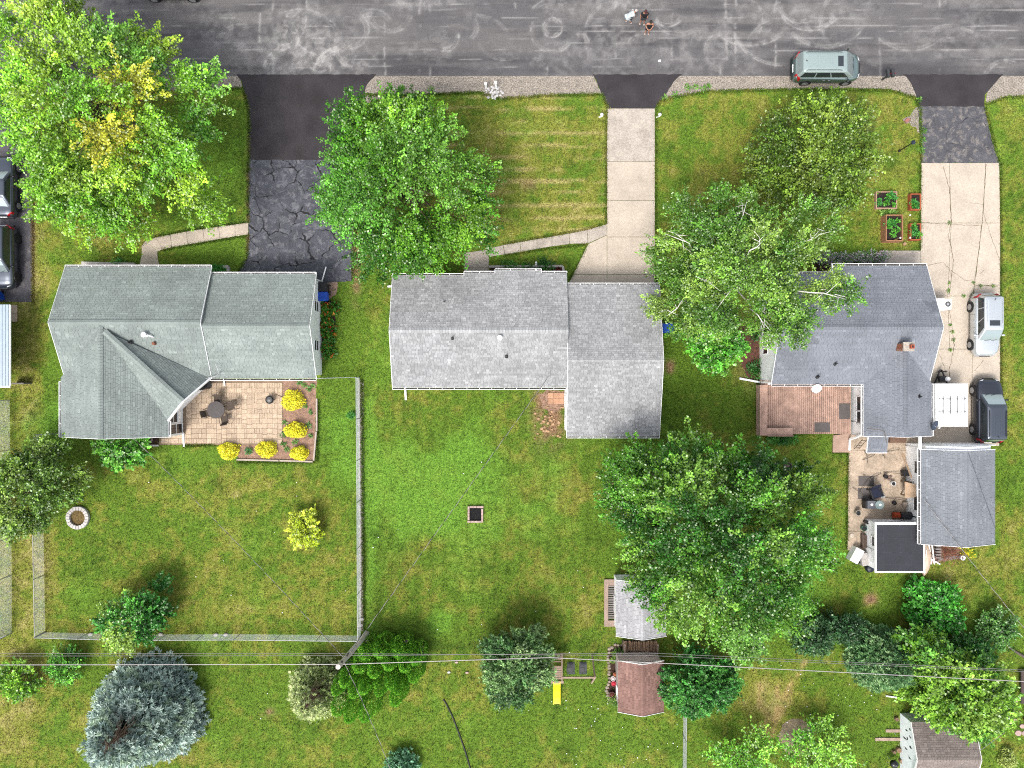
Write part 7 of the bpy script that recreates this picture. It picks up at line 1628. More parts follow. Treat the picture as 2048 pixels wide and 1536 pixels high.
def tree(name, label, cat, outline, zlo, zmid, ztop, cols, lobes=30, sprays=26, leaves=46, leaf=(0.15, 0.26), lobe_r=1.7, spray_len=1.1, droop=0.1, trunk_r=0.22, seed=1, patch=None, bark=None, group=None, up=0.6, tight=1.0, fill=0.10, glint=0.10, base=None, kcol=0.68, nlimb=26, ell=None, lean=(0, 0), tipk=1.0, spots=None, inset=0.85):
    """outline: crown plan in photo pixels, read at height zmid"""
    rs = np.random.RandomState(seed); rp = random.Random(seed)
    if ell: cxp, cyp, rx, ry = ell; outline = [(cxp + rx * math.cos(a) * (1 + 0.12 * rs.randn()), cyp + ry * math.sin(a) * (1 + 0.12 * rs.randn())) for a in np.linspace(0, 2 * math.pi, 15)[:-1]]
    Q = np.array([at(px, py, zmid)[:2] for px, py in outline]); c = Q.mean(0)
    if base is None: bx, by = c
    else: bx, by = at(*base)[:2]
    t = thing(name, label, cat, (bx, by, 0), 0, group)
    D = Q - c; th = np.arctan2(D[:, 1], D[:, 0]); rr = np.hypot(D[:, 0], D[:, 1]); o = np.argsort(th); th, rr = th[o], rr[o]
    th = np.concatenate([[th[-1] - 2 * np.pi], th, [th[0] + 2 * np.pi]]); rr = np.concatenate([[rr[-1]], rr, [rr[0]]])
    Rad = lambda a: np.interp((a + np.pi) % (2 * np.pi) - np.pi, th, rr)
    # lobes: clumps of branches spread over the crown's dome
    cand = []; tries = 0
    while len(cand) < lobes and tries < lobes * 60:
        tries += 1
        a = rs.uniform(-np.pi, np.pi); q = np.sqrt(rs.uniform(0, 1)) * 0.99; Rr = Rad(a); r_ = max(0.0, q * Rr - lobe_r * inset * q)
        top = zmid + (ztop - zmid) * (1 - q ** 2.1) ** 0.62
        lay = rs.rand(); z = top - lobe_r * 0.45 - (0 if lay < 0.62 else rs.uniform(0.2, 1) * (top - zlo) * 0.55)
        z = max(zlo, z + rs.uniform(-0.35, 0.25) * lobe_r)
        p = np.array([c[0] + math.cos(a) * r_, c[1] + math.sin(a) * r_, z])
        if all(np.hypot(*(p[:2] - s_[:2])) + 0.8 * abs(p[2] - s_[2]) > lobe_r * 0.92 * tight for s_ in cand): cand.append(p)
        elif tries > lobes * 40: cand.append(p)
    if spots is not None: cand = [np.array(at(*sp)) for sp in spots]
    L = np.array(cand)
    ctr = np.array([c[0], c[1], zlo + (ztop - zlo) * 0.25])
    out = unit(L - ctr)
    pal = palette(cols, kcol)
    Pa, Ta, Na, Ca, Sa = [], [], [], [], []
    for i, p in enumerate(L):
        lc = pal[rs.randint(len(pal))] * rs.uniform(0.86, 1.14)
        lr = lobe_r * rs.uniform(0.75, 1.2)
        if patch is not None:
            for pxy, prad, pc in patch:
                sc = F / (H - p[2]); pp_ = np.array([CX + p[0] * sc, CY - p[1] * sc])
                if np.hypot(*((pp_ - pxy[:2]) / prad)) < 1 and rs.rand() < 0.72: lc = lc * 0.3 + palette([pc], kcol)[0] * 0.7 * rs.uniform(0.9, 1.1)
        ns = int(sprays * rs.uniform(0.8, 1.2))
        d = unit(rs.randn(ns, 3) * [1, 1, 0.75] + out[i] * 0.75 + [0, 0, 0.5]); d[:, 2] = np.abs(d[:, 2]) * 0.9 - 0.12
        s0 = p + d * lr * rs.uniform(0.25, 0.75, (ns, 1)) * [1, 1, 0.75]
        ax_ = unit(d * [1, 1, 0.4] + out[i] * [0.7, 0.7, 0.1] + rs.randn(ns, 3) * 0.25 + [0, 0, -droop])
        sl_ = spray_len * rs.uniform(0.6, 1.5, ns)
        nl = leaves
        u = rs.rand(ns, nl) ** 0.85
        pos = s0[:, None, :] + ax_[:, None, :] * (u * sl_[:, None])[..., None]
        wdt = 0.03 + 0.12 * np.sin(np.pi * np.clip(u * 0.85 + 0.1, 0, 1))
        pos = pos + rs.randn(ns, nl, 3) * (wdt * spray_len)[..., None] * [1, 1, 0.55]
        nr = unit(rs.randn(ns, nl, 3) * 0.32 + rs.randn(ns, 1, 3) * 0.4 + [0, 0, up] + d[:, None, :] * 0.45)
        tn = unit(ax_[:, None, :] + rs.randn(ns, nl, 3) * 0.7)
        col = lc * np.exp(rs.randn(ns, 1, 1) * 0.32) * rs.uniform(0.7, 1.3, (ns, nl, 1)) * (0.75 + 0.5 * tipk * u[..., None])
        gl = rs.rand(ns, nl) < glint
        col[gl] = col[gl] * 0.5 + np.array(C(206, 222, 184, 0.8)) * 0.6  # some pale leaves: silver maple undersides, elsewhere highlights put into the colour
        Pa.append(pos.reshape(-1, 3)); Ta.append(tn.reshape(-1, 3)); Na.append(nr.reshape(-1, 3)); Ca.append(col.reshape(-1, 3))
        nf = int(ns * nl * fill)
        pf = p + rs.randn(nf, 3) * lr * 0.42 - [0, 0, lr * 0.3]
        Pa.append(pf); Ta.append(rs.randn(nf, 3)); Na.append(unit(rs.randn(nf, 3) * 0.6 + [0, 0, 0.5])); Ca.append(lc * rs.uniform(0.6, 0.95, (nf, 1)))  # inner fill leaves darker: shade inside the crown put into the colour
    P = np.concatenate(Pa); T = np.concatenate(Ta); N = np.concatenate(Na); Cc = np.concatenate(Ca)
    P[:, 2] = np.maximum(P[:, 2], 0.06)
    sz = rs.uniform(leaf[0], leaf[1], len(P))
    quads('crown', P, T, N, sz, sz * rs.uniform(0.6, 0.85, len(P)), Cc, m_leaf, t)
    limb_mesh(t, (bx, by, 0), (c[0] + lean[0], c[1] + lean[1], zlo + (ztop - zlo) * 0.75), [tuple(p) for p in L[rs.permutation(len(L))[:nlimb]]], trunk_r, bark or m_bark, rp)
    return t
def shrub(name, label, cat, px, py, r, h, cols, n=2600, leaf=(0.07, 0.13), seed=1, ry=None, shape='dome', group=None, kcol=0.68, up=0.4, lump=0.18, zc=0.5, flowers=None, z0=0.0, glint=0.04, mat=None, asp=(0.55, 0.85)):
    rs = np.random.RandomState(seed); x, y, _ = at(px, py, h * zc); t = thing(name, label, cat, (x, y, z0), 0, group)
    d = unit(rs.randn(n, 3)); d[:, 2] = np.abs(d[:, 2])
    q = rs.uniform(0.72, 1.0, n); inner = rs.rand(n) < 0.25; q[inner] = rs.uniform(0.2, 0.75, inner.sum())
    az = np.arctan2(d[:, 1], d[:, 0]); lum = 1 + lump * (np.sin(az * 3 + seed) * 0.5 + np.sin(az * 5 + seed * 2.1 + d[:, 2] * 6) * 0.5 + np.sin(d[:, 2] * 9 + az * 2) * 0.4)
    E = np.array([r, ry or r, h]);
    if shape == 'ball': d = d * 1.0; E = np.array([r, ry or r, h])
    P = d * (q * lum)[:, None] * E + [x, y, z0 + 0.03]
    N = unit(d * 0.8 + rs.randn(n, 3) * 0.5 + [0, 0, up]); T = rs.randn(n, 3) * 0.7 + d * [1, 1, 0.3]
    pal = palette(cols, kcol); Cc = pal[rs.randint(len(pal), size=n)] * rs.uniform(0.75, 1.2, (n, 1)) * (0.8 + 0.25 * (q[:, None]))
    if flowers is not None:
        fc, fr = flowers; k = (rs.rand(n) < fr) & ~inner; Cc[k] = palette([fc], 0.55)[0] * rs.uniform(0.85, 1.15, (k.sum(), 1))
    g = (rs.rand(n) < glint) & ~inner; Cc[g] = Cc[g] * 0.6 + np.array(C(200, 214, 170, 0.55)) * 0.5  # leaf highlights painted as paler colour on scattered outer leaves
    sz = rs.uniform(*leaf, n)
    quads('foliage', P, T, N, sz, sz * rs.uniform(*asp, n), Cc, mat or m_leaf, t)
    b = MB(); rp = random.Random(seed)
    for k in range(6):
        a = rp.uniform(0, 6.28); b.tube([(x, y, z0), (x + math.cos(a) * r * 0.3, y + math.sin(a) * (ry or r) * 0.3, z0 + h * 0.45), (x + math.cos(a) * r * 0.6, y + math.sin(a) * (ry or r) * 0.6, z0 + h * 0.75)], [0.035, 0.025, 0.008], 5)
    b.build('stems', m_bark, t)
    return t

YG = [(150, 190, 54), (130, 180, 48), (168, 200, 66), (112, 168, 46), (146, 190, 58)]
MG = [(86, 148, 34), (106, 166, 40), (70, 130, 30), (126, 182, 48), (94, 156, 38)]
DG = [(74, 138, 38), (94, 156, 44), (114, 174, 52), (58, 116, 34), (134, 186, 68)]
tree('maple_tree', 'huge yellow-green maple with a golden patch, top left', 'tree', [(30, 10), (110, -4), (230, 5), (250, 25), (300, 60), (320, 90), (360, 130), (410, 120), (425, 160), (450, 230), (490, 300), (490, 345), (430, 380), (420, 410), (350, 420), (330, 440), (240, 470), (190, 450), (130, 455), (120, 430), (60, 400), (30, 370), (60, 330), (50, 280), (20, 262), (-20, 250), (-50, 200), (-60, 100), (-20, 30)],
     2.6, 5.6, 10.2, YG + MG[3:4], lobes=60, sprays=28, leaves=56, leaf=(0.105, 0.20), lobe_r=1.75, seed=3, kcol=0.76, inset=0.6, trunk_r=0.34, nlimb=46, base=(262, 255), glint=0.12,
     patch=[((262, 180), (44, 34), (200, 196, 62)), ((226, 268), (34, 30), (208, 196, 60)), ((272, 335), (44, 32), (200, 194, 60)), ((430, 250), (80, 120), (92, 166, 64)), ((270, 90), (90, 50), (120, 176, 74))])
tree('maple_tree', 'dense bright green maple shading the driveway in front of the middle house', 'tree', [(770, 205), (820, 190), (870, 205), (920, 240), (940, 280), (960, 310), (985, 345), (985, 400), (990, 450), (985, 510), (930, 535), (880, 540), (830, 545), (800, 560), (780, 550), (745, 545), (715, 500), (700, 480), (660, 460), (650, 430), (622, 400), (640, 370), (660, 330), (650, 300), (665, 280), (690, 250), (690, 220), (730, 205)],
     2.0, 5.0, 9.6, MG, lobes=46, sprays=28, leaves=56, leaf=(0.105, 0.19), lobe_r=1.7, seed=7, kcol=0.58, inset=0.74, trunk_r=0.28, nlimb=34, base=(832, 400), glint=0.06, patch=[((850, 350), (95, 85), (130, 188, 70)), ((700, 400), (70, 90), (110, 178, 64))])
tree('maple_tree', 'largest dark green maple behind the middle house', 'tree', [(1200, 930), (1235, 885), (1290, 870), (1330, 870), (1380, 855), (1410, 845), (1450, 850), (1500, 870), (1560, 905), (1555, 940), (1600, 960), (1655, 955), (1650, 1000), (1660, 1050), (1665, 1090), (1655, 1130), (1620, 1190), (1640, 1250), (1600, 1280), (1560, 1310), (1500, 1320), (1440, 1320), (1380, 1300), (1330, 1290), (1310, 1260), (1330, 1230), (1290, 1220), (1260, 1180), (1240, 1130), (1235, 1090), (1230, 1050), (1195, 1010), (1215, 970)],
     2.4, 5.6, 11.0, DG, lobes=66, sprays=28, leaves=56, leaf=(0.105, 0.20), lobe_r=1.75, seed=12, trunk_r=0.36, nlimb=46, inset=0.95, base=(1410, 1050), kcol=0.56, glint=0.07, patch=[((1600, 990), (70, 60), (140, 186, 66)), ((1500, 1290), (120, 60), (128, 190, 80))])
arms = [((1655, 458), 7.6), ((1612, 412), 7.2), ((1548, 412), 7.0), ((1490, 405), 6.6), ((1432, 408), 6.6), ((1378, 418), 6.2), ((1338, 455), 6.0), ((1326, 500), 5.6), ((1345, 545), 6.0), ((1322, 622), 5.4), ((1372, 655), 5.0), ((1455, 642), 6.0), ((1530, 648), 7.0), ((1590, 652), 7.4), ((1640, 640), 7.6), ((1688, 590), 7.8), ((1650, 565), 7.4), ((1595, 500), 8.2), ((1520, 470), 8.6), ((1460, 500), 8.8), ((1530, 560), 8.8), ((1405, 560), 7.4), ((1420, 470), 8.0), ((1570, 600), 8.4)]
spots = []; rb2 = random.Random(4)
for (tx, ty), tz in arms:
    x0b, y0b = 1455, 570
    for f in ((0.55, 0.78, 0.97) if math.hypot(tx - x0b, ty - y0b) > 110 else (0.7, 1.0)):
        if rb2.random() < 0.9: spots.append((x0b + (tx - x0b) * f + rb2.uniform(-10, 10), y0b + (ty - y0b) * f + rb2.uniform(-10, 10), 5.0 + (tz - 5.0) * f + rb2.uniform(-0.5, 0.2)))
spots += [(1455 + rb2.gauss(0, 38), 560 + rb2.gauss(0, 34), rb2.uniform(7.2, 8.8)) for _ in range(14)]
tree('birch_tree', 'pale grey-green birch with white limbs leaning over the slate roof', 'tree', [(1320, 470), (1345, 430), (1400, 405), (1440, 410), (1490, 400), (1540, 415), (1590, 400), (1620, 430), (1655, 455), (1640, 480), (1590, 490), (1600, 530), (1640, 550), (1688, 575), (1690, 610), (1665, 645), (1620, 655), (1580, 645), (1540, 655), (1500, 650), (1480, 640), (1400, 670), (1365, 660), (1330, 640), (1312, 620), (1330, 590), (1345, 570), (1322, 530)],
     3.4, 5.6, 9.2, [(112, 158, 56), (132, 172, 66), (96, 144, 48), (146, 182, 78), (86, 134, 44)], lobes=50, sprays=26, leaves=36, leaf=(0.09, 0.17), lobe_r=0.9, spray_len=0.85, seed=16, trunk_r=0.22, bark=m_birch, nlimb=30, base=(1440, 590), glint=0.10, fill=0.2, spots=spots, droop=0.2)
bt = MB(); rb3 = random.Random(9)
for (tx, ty), tz in arms[::3]:
    p0 = Vector(at(1455 + (tx - 1455) * 0.6, 570 + (ty - 570) * 0.6, tz - 0.2)); p1 = Vector(at(tx, ty, tz + 0.45)); md = (p0 + p1) / 2 + Vector((rb3.uniform(-0.3, 0.3), rb3.uniform(-0.3, 0.3), 0.55)); bt.tube([p0, (p0 + md) / 2 + Vector((rb3.uniform(-0.2, 0.2), rb3.uniform(-0.2, 0.2), 0.1)), md, p1 + Vector((rb3.uniform(-0.4, 0.4), rb3.uniform(-0.4, 0.4), 0))], [0.04, 0.035, 0.028, 0.008], 5)
    for k in range(4): q = md + (p1 - md) * rb3.uniform(0, 0.9); bt.tube([q, q + Vector((rb3.uniform(-0.7, 0.7), rb3.uniform(-0.7, 0.7), rb3.uniform(0.1, 0.5)))], [0.022, 0.006], 4)
birch = [o for o in COL.objects if o.name.startswith('birch_tree')][0]
bt.build('bare_branches', m_birch, birch, smooth=True, kind='stuff')
tree('maple_sapling', 'bright green young maple under the lower edge of the birch', 'tree', None, 0.8, 2.2, 3.8, [(98, 176, 54), (120, 190, 64), (84, 158, 50)], lobes=16, sprays=20, leaves=26, leaf=(0.12, 0.22), lobe_r=0.9, spray_len=0.7, seed=18, trunk_r=0.08, ell=(1432, 688, 62, 48), nlimb=12)
tree('crabapple_tree', 'loose olive green tree on the front lawn left of the raised beds', 'tree', [(1580, 195), (1640, 185), (1700, 200), (1740, 240), (1758, 300), (1740, 360), (1728, 405), (1680, 425), (1610, 415), (1545, 395), (1512, 350), (1505, 300), (1535, 240)],
     1.0, 2.6, 5.2, [(106, 140, 44), (122, 154, 52), (90, 124, 38), (136, 162, 62)], lobes=54, sprays=24, leaves=26, leaf=(0.10, 0.19), lobe_r=1.15, spray_len=0.95, seed=21, trunk_r=0.15, base=(1630, 320), glint=0.06, fill=0.12, up=0.45)
tree('linden_tree', 'dark green tightly rounded tree right of the reddish shed', 'tree', None, 0.8, 2.4, 4.4, [(74, 148, 58), (92, 164, 68), (64, 130, 52)], lobes=46, sprays=24, leaves=26, leaf=(0.10, 0.17), lobe_r=0.85, spray_len=0.36, seed=23, trunk_r=0.14, ell=(1398, 1366, 86, 64), fill=0.35, glint=0.05)
tree('juniper_tree', 'grey-green dense tree left of the play set', 'tree', None, 0.5, 2.2, 4.8, [(96, 138, 74), (120, 158, 92), (76, 118, 62), (136, 168, 104)], lobes=36, sprays=26, leaves=28, leaf=(0.09, 0.17), lobe_r=0.85, spray_len=0.5, seed=24, trunk_r=0.14, ell=(1036, 1330, 72, 80), fill=0.35, glint=0.03)
tree('apple_tree', 'green tree with a bare forked limb at the left edge by the fence', 'tree', [(0, 920), (40, 895), (80, 885), (118, 880), (118, 905), (150, 930), (165, 955), (158, 985), (135, 1010), (90, 1025), (60, 1060), (20, 1075), (-30, 1070), (-60, 1000), (-40, 940)], 1.4, 3.2, 5.2, [(104, 142, 50), (124, 158, 60), (88, 126, 44), (138, 170, 70)], lobes=36, sprays=24, leaves=24, leaf=(0.11, 0.2), lobe_r=1.0, spray_len=0.8, seed=27, trunk_r=0.14, base=(62, 985), nlimb=24, fill=0.15)
tree('small_tree', 'small bright green tree straddling the bottom fence of the left yard', 'tree', [(285, 1165), (320, 1170), (335, 1205), (330, 1240), (305, 1255), (300, 1290), (260, 1300), (215, 1290), (195, 1262), (205, 1225), (230, 1205), (265, 1185)], 0.7, 2.0, 4.0, [(72, 150, 50), (92, 168, 58), (60, 130, 46), (150, 190, 76)], lobes=28, sprays=22, leaves=24, leaf=(0.11, 0.2), lobe_r=0.85, spray_len=0.6, seed=29, trunk_r=0.09, base=(270, 1232), patch=[((225, 1275), (40, 26), (158, 192, 82))])
tree('shrub_rose', 'small bright shrub right of the leftmost one under the power line', 'shrub', None, 0.3, 0.9, 1.9, [(96, 168, 50), (112, 180, 60), (80, 146, 44)], lobes=12, sprays=16, leaves=18, leaf=(0.1, 0.18), lobe_r=0.6, spray_len=0.5, seed=31, trunk_r=0.04, ell=(133, 1330, 32, 36), nlimb=6, fill=0.1)
tree('shrub_rose', 'leftmost bright shrub at the lower left edge under the power line', 'shrub', None, 0.3, 0.9, 2.0, [(130, 186, 54), (148, 198, 66), (104, 160, 46)], lobes=14, sprays=18, leaves=18, leaf=(0.11, 0.2), lobe_r=0.6, spray_len=0.5, seed=32, trunk_r=0.04, ell=(32, 1358, 44, 40), nlimb=6, fill=0.1)
tree('sumac_sapling', 'fan leaved young tree against the back wall of the left house', 'tree', [(196, 882), (240, 876), (286, 880), (290, 905), (270, 928), (235, 932), (200, 918)], 0.8, 1.6, 2.5, [(108, 180, 60), (126, 192, 72), (90, 160, 50)], lobes=13, sprays=12, leaves=22, leaf=(0.16, 0.34), lobe_r=0.55, spray_len=0.6, seed=33, trunk_r=0.05, base=(245, 905), nlimb=8, fill=0.05)
tree('golden_bush', 'bright yellow-green bush alone on the left yard lawn', 'shrub', None, 0.3, 0.9, 1.7, [(190, 212, 48), (172, 200, 50), (206, 222, 70)], lobes=15, sprays=16, leaves=22, leaf=(0.09, 0.17), lobe_r=0.55, spray_len=0.45, seed=34, trunk_r=0.05, ell=(610, 1058, 35, 38), nlimb=8, fill=0.12, kcol=0.682)
for i, (px, py, rx, ry_, lb) in enumerate(((584, 801, 24, 22, 'largest round yellow bush at the top of the patio bed'), (589, 861, 24, 17, 'flattened yellow bush in the middle of the right patio bed'), (597, 907, 19, 15, 'small yellow bush at the lower right corner of the patio bed'), (531, 899, 22, 18, 'middle yellow bush of the row below the patio'), (455, 902, 22, 19, 'leftmost yellow bush below the patio'))):
    shrub('yellow_bush', lb, 'shrub', px, py, rx * 0.0355, 0.85 + 0.15 * (rx > 22), [(238, 226, 44), (248, 238, 70), (224, 210, 40), (176, 186, 48)], n=2400, leaf=(0.06, 0.12), seed=40 + i, ry=ry_ * 0.0355, group='yellow bushes round the patio', kcol=0.95, lump=0.14, glint=0.02)
# conifers
def spruce(name, label, px, py, r, h, cols, seed, nlay=26, tuft=0.34, bare=None):
    rs = np.random.RandomState(seed); x, y, _ = at(px, py); t = thing(name, label, 'tree', (x, y, 0)); P, T, N, Cc, ln = [], [], [], [], []; pal = palette(cols, 1.15)
    tips = []
    for i in range(nlay):
        f = i / (nlay - 1); z = 0.35 + (h - 0.35) * f; rl_ = r * (1 - f) ** 0.72 * rs.uniform(0.93, 1.05) + 0.08; nb = max(4, int(2 * np.pi * rl_ / 0.55))
        for k in range(nb):
            a = 2 * np.pi * (k + rs.rand() * 0.7) / nb + i * 0.7
            if bare and (abs((a - bare[0] + np.pi) % (2 * np.pi) - np.pi) < bare[1]) and bare[2] < f < bare[3] and rs.rand() < 0.85: tips.append((x + math.cos(a) * rl_ * 0.85, y + math.sin(a) * rl_ * 0.85, z)); continue
            L_ = rl_ * rs.uniform(0.85, 1.06); dr = np.array([math.cos(a), math.sin(a), 0.0]); sd = np.array([-math.sin(a), math.cos(a), 0.0])
            nt = max(2, int(L_ / 0.26)); bc = pal[rs.randint(len(pal))] * rs.uniform(0.82, 1.15); z = z + rs.uniform(-0.12, 0.12)
            for j in range(nt):
                u = 1 - 0.62 * (j / max(1, nt - 1)) if nt > 1 else 1
                for s_ in ((0,) if j == 0 else (-1, 1)):
                    p = np.array([x, y, z]) + dr * L_ * u + sd * s_ * (0.12 + 0.22 * (1 - u) + rs.uniform(0, 0.1)) + [0, 0, 0.12 * (u - 0.6) + rs.uniform(-0.05, 0.05)]
                    m_ = 12; dv = unit(dr * 0.9 + sd * s_ * 0.7 + rs.randn(m_, 3) * 0.55 + [0, 0, 0.35])
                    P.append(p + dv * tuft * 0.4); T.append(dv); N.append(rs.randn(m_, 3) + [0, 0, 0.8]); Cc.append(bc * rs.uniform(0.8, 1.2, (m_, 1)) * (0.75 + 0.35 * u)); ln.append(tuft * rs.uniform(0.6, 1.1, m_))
    P, T, N, Cc, ln = np.concatenate(P), np.concatenate(T), np.concatenate(N), np.concatenate(Cc), np.concatenate(ln)
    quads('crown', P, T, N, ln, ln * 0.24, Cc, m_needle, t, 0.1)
    b = MB(); b.tube([(x, y, 0), (x, y, h * 0.5), (x, y, h)], [0.16, 0.1, 0.02], 8); rp = random.Random(seed)
    for tp in tips:
        q = Vector((x, y, tp[2] + 0.1)); e = Vector(tp); b.tube([q, q + (e - q) * 0.5, e], [0.03, 0.02, 0.006], 4)
        for k in range(3): f = rp.uniform(0.4, 0.9); s0 = q + (e - q) * f; b.tube([s0, s0 + Vector((rp.uniform(-0.3, 0.3), rp.uniform(-0.3, 0.3), rp.uniform(-0.05, 0.15)))], [0.012, 0.004], 3)
    b.build('trunk', M('dead_twig_bark', C(150, 124, 104), rough=0.95, var=0.2), t)
    return t
spruce('blue_spruce', 'big silvery blue spruce with a bare brown patch, bottom left', 312, 1408, 3.7, 7.5, [(142, 160, 152), (160, 178, 168), (124, 144, 138), (174, 190, 180), (150, 168, 146)], 51, nlay=22, tuft=0.40, bare=(R(52), 0.95, 0.56, 0.985))
spruce('false_cypress', 'feathery pale olive conifer left of the arborvitae hedge', 642, 1366, 2.0, 4.6, [(150, 164, 104), (168, 180, 122), (128, 146, 88), (182, 190, 140)], 53, nlay=20, tuft=0.30, bare=(R(50), 1.0, 0.3, 0.97))
spruce('small_spruce', 'small blue-green conifer cut by the bottom edge', 806, 1528, 1.3, 2.0, [(84, 130, 92), (104, 150, 110), (120, 164, 130)], 54, nlay=13, tuft=0.28)
spruce('small_spruce', 'feathery dark evergreen in the lower right thicket', 1745, 1306, 2.3, 4.4, [(84, 124, 76), (110, 148, 96), (70, 106, 66), (134, 164, 114)], 55, nlay=22, tuft=0.30)
av = thing('arborvitae', 'clump of bright green flame shaped arborvitae spires by the utility pole', 'hedge', at(766, 1350)); rs = np.random.RandomState(61)
spires = [(695, 1372, 4.0, .62), (679, 1388, 3.8, .58), (713, 1394, 4.2, .6), (733, 1386, 4.4, .66), (765, 1390, 4.4, .62), (787, 1376, 4.3, .62), (802, 1386, 4.0, .55), (797, 1410, 4.2, .62), (680, 1428, 4.2, .7), (704, 1443, 4.2, .64), (736, 1441, 4.3, .72), (754, 1352, 4.0, .7), (784, 1336, 3.8, .75), (724, 1342, 3.8, .7), (816, 1340, 3.7, .7), (834, 1362, 3.7, .6), (806, 1312, 3.2, .8), (768, 1312, 3.2, .8), (736, 1316, 3.2, .75), (838, 1326, 3.3, .65)]
pal = palette([(108, 176, 50), (126, 190, 60), (90, 156, 44), (150, 206, 72)], 0.85)
for k, (px, py, h_, r_) in enumerate(spires):
    r_ = r_ * 0.86; x, y, _ = at(px - 10, py, h_); n = 2600; a = rs.uniform(0, 2 * np.pi, n); f = rs.rand(n) ** 1.25; prof = np.sin(np.pi * (0.30 + 0.70 * f)) ** 0.62; lum = 1 + 0.10 * np.sin(a * 5 + f * 14 + k) + 0.08 * np.sin(a * 3 - f * 9)
    rr_k = r_ * 1.15 * prof * lum * rs.uniform(0.86, 1.04, n); P = np.stack([x + np.cos(a) * rr_k, y + np.sin(a) * rr_k, 0.1 + h_ * f + 0.0 * a], 1); d = np.stack([np.cos(a), np.sin(a), 0.25 + 1.6 * (f > 0.8) * 1.0], 1)
    N = unit(np.cross(d, np.stack([np.cos(a + 1.57), np.sin(a + 1.57), np.zeros(n)], 1)) * 0.3 + d * 0.6 + rs.randn(n, 3) * 0.6); T = np.stack([np.cos(a) * 0.5, np.sin(a) * 0.5, np.ones(n)], 1) + rs.randn(n, 3) * 0.35
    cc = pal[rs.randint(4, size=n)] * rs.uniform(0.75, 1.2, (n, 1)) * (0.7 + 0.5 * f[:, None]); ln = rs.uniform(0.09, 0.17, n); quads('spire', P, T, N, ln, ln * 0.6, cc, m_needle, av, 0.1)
# lower right thicket and edges
tree('evergreen_shrub', 'dark low evergreen between the big maple and the feathery evergreen', 'shrub', None, 0.5, 1.4, 2.6, [(56, 96, 54), (70, 112, 62), (88, 128, 76)], lobes=22, sprays=20, leaves=24, leaf=(0.09, 0.16), lobe_r=0.8, spray_len=0.5, seed=71, trunk_r=0.08, ell=(1628, 1272, 46, 36), fill=0.3, glint=0.02)
tree('evergreen_shrub', 'dark shrub behind the feathery evergreen in the lower right thicket', 'shrub', None, 0.5, 1.3, 2.2, [(52, 92, 52), (66, 110, 58)], lobes=16, sprays=18, leaves=22, leaf=(0.09, 0.16), lobe_r=0.8, spray_len=0.5, seed=72, trunk_r=0.07, ell=(1690, 1258, 40, 26), fill=0.3, glint=0.02)
tree('willow_tree', 'loose lime green willow spreading over the weathered shed', 'tree', [(1815, 1265), (1860, 1262), (1895, 1300), (1930, 1318), (1990, 1340), (2020, 1370), (2022, 1420), (2010, 1448), (1960, 1462), (1900, 1450), (1850, 1432), (1822, 1400), (1832, 1350), (1800, 1310)], 1.0, 2.8, 5.4, [(134, 182, 60), (154, 196, 76), (112, 162, 52), (98, 156, 58)], lobes=54, sprays=24, leaves=26, leaf=(0.12, 0.26), lobe_r=1.1, spray_len=0.9, seed=73, trunk_r=0.16, base=(1900, 1360), fill=0.15, glint=0.06)
tree('deep_green_shrub', 'deep green shrub above the lime green willow', 'shrub', None, 0.4, 1.3, 2.6, [(64, 126, 56), (82, 146, 62), (54, 108, 48)], lobes=20, sprays=20, leaves=22, leaf=(0.1, 0.19), lobe_r=0.8, spray_len=0.6, seed=74, trunk_r=0.07, ell=(1940, 1308, 30, 28), fill=0.2)
tree('hydrangea_shrub', 'bright green leafy shrub filling the framed bed in the lower right', 'shrub', [(1820, 1168), (1850, 1172), (1890, 1170), (1908, 1180), (1916, 1220), (1920, 1262), (1905, 1280), (1892, 1262), (1885, 1240), (1850, 1250), (1822, 1245), (1828, 1205)], 0.3, 0.9, 1.8, [(84, 176, 56), (100, 190, 66), (70, 152, 50)], lobes=26, sprays=18, leaves=22, leaf=(0.12, 0.24), lobe_r=0.65, spray_len=0.5, seed=75, trunk_r=0.04, fill=0.15, nlimb=8)
b = MB(); b.bar((*at(1819, 1188)[:2], 0.15), (*at(1819, 1258)[:2], 0.15), 0.1, 0.3); one('edging_timber', b, m_planks, 'weathered board left of the bright leafy shrub', 'edging')
tree('small_shrub', 'twisted green shrub near the right edge above the fallen branch', 'shrub', [(1970, 1235), (1990, 1220), (2015, 1225), (2030, 1245), (2022, 1265), (2000, 1262), (2012, 1292), (1995, 1300), (1978, 1275), (1964, 1255)], 0.3, 0.9, 1.7, [(84, 138, 62), (104, 158, 74), (120, 170, 90)], lobes=16, sprays=16, leaves=20, leaf=(0.1, 0.18), lobe_r=0.5, spray_len=0.5, seed=76, trunk_r=0.05, nlimb=8)
for i, (px, py, rx, ry_, lb) in enumerate(((1490, 1510, 62, 52, 'left of two lime green saplings at the bottom edge'), (1632, 1505, 66, 56, 'right lime green sapling growing on the gravel patch'))):
    tree('sapling', lb, 'tree', None, 0.4, 1.5, 3.2, [(142, 206, 66), (160, 216, 82), (120, 190, 58)], lobes=14, sprays=15, leaves=22, leaf=(0.11, 0.2), lobe_r=0.7, spray_len=1.0, seed=81 + i, trunk_r=0.06, ell=(px, py, rx, ry_), nlimb=18, fill=0.05, tight=1.2)
shrub('pale_shrub', 'pale yellowish shrub at the bottom right corner', 'shrub', 2018, 1520, 0.6, 0.9, [(190, 206, 110), (170, 190, 90)], n=1500, leaf=(0.08, 0.16), seed=85, ry=0.8)
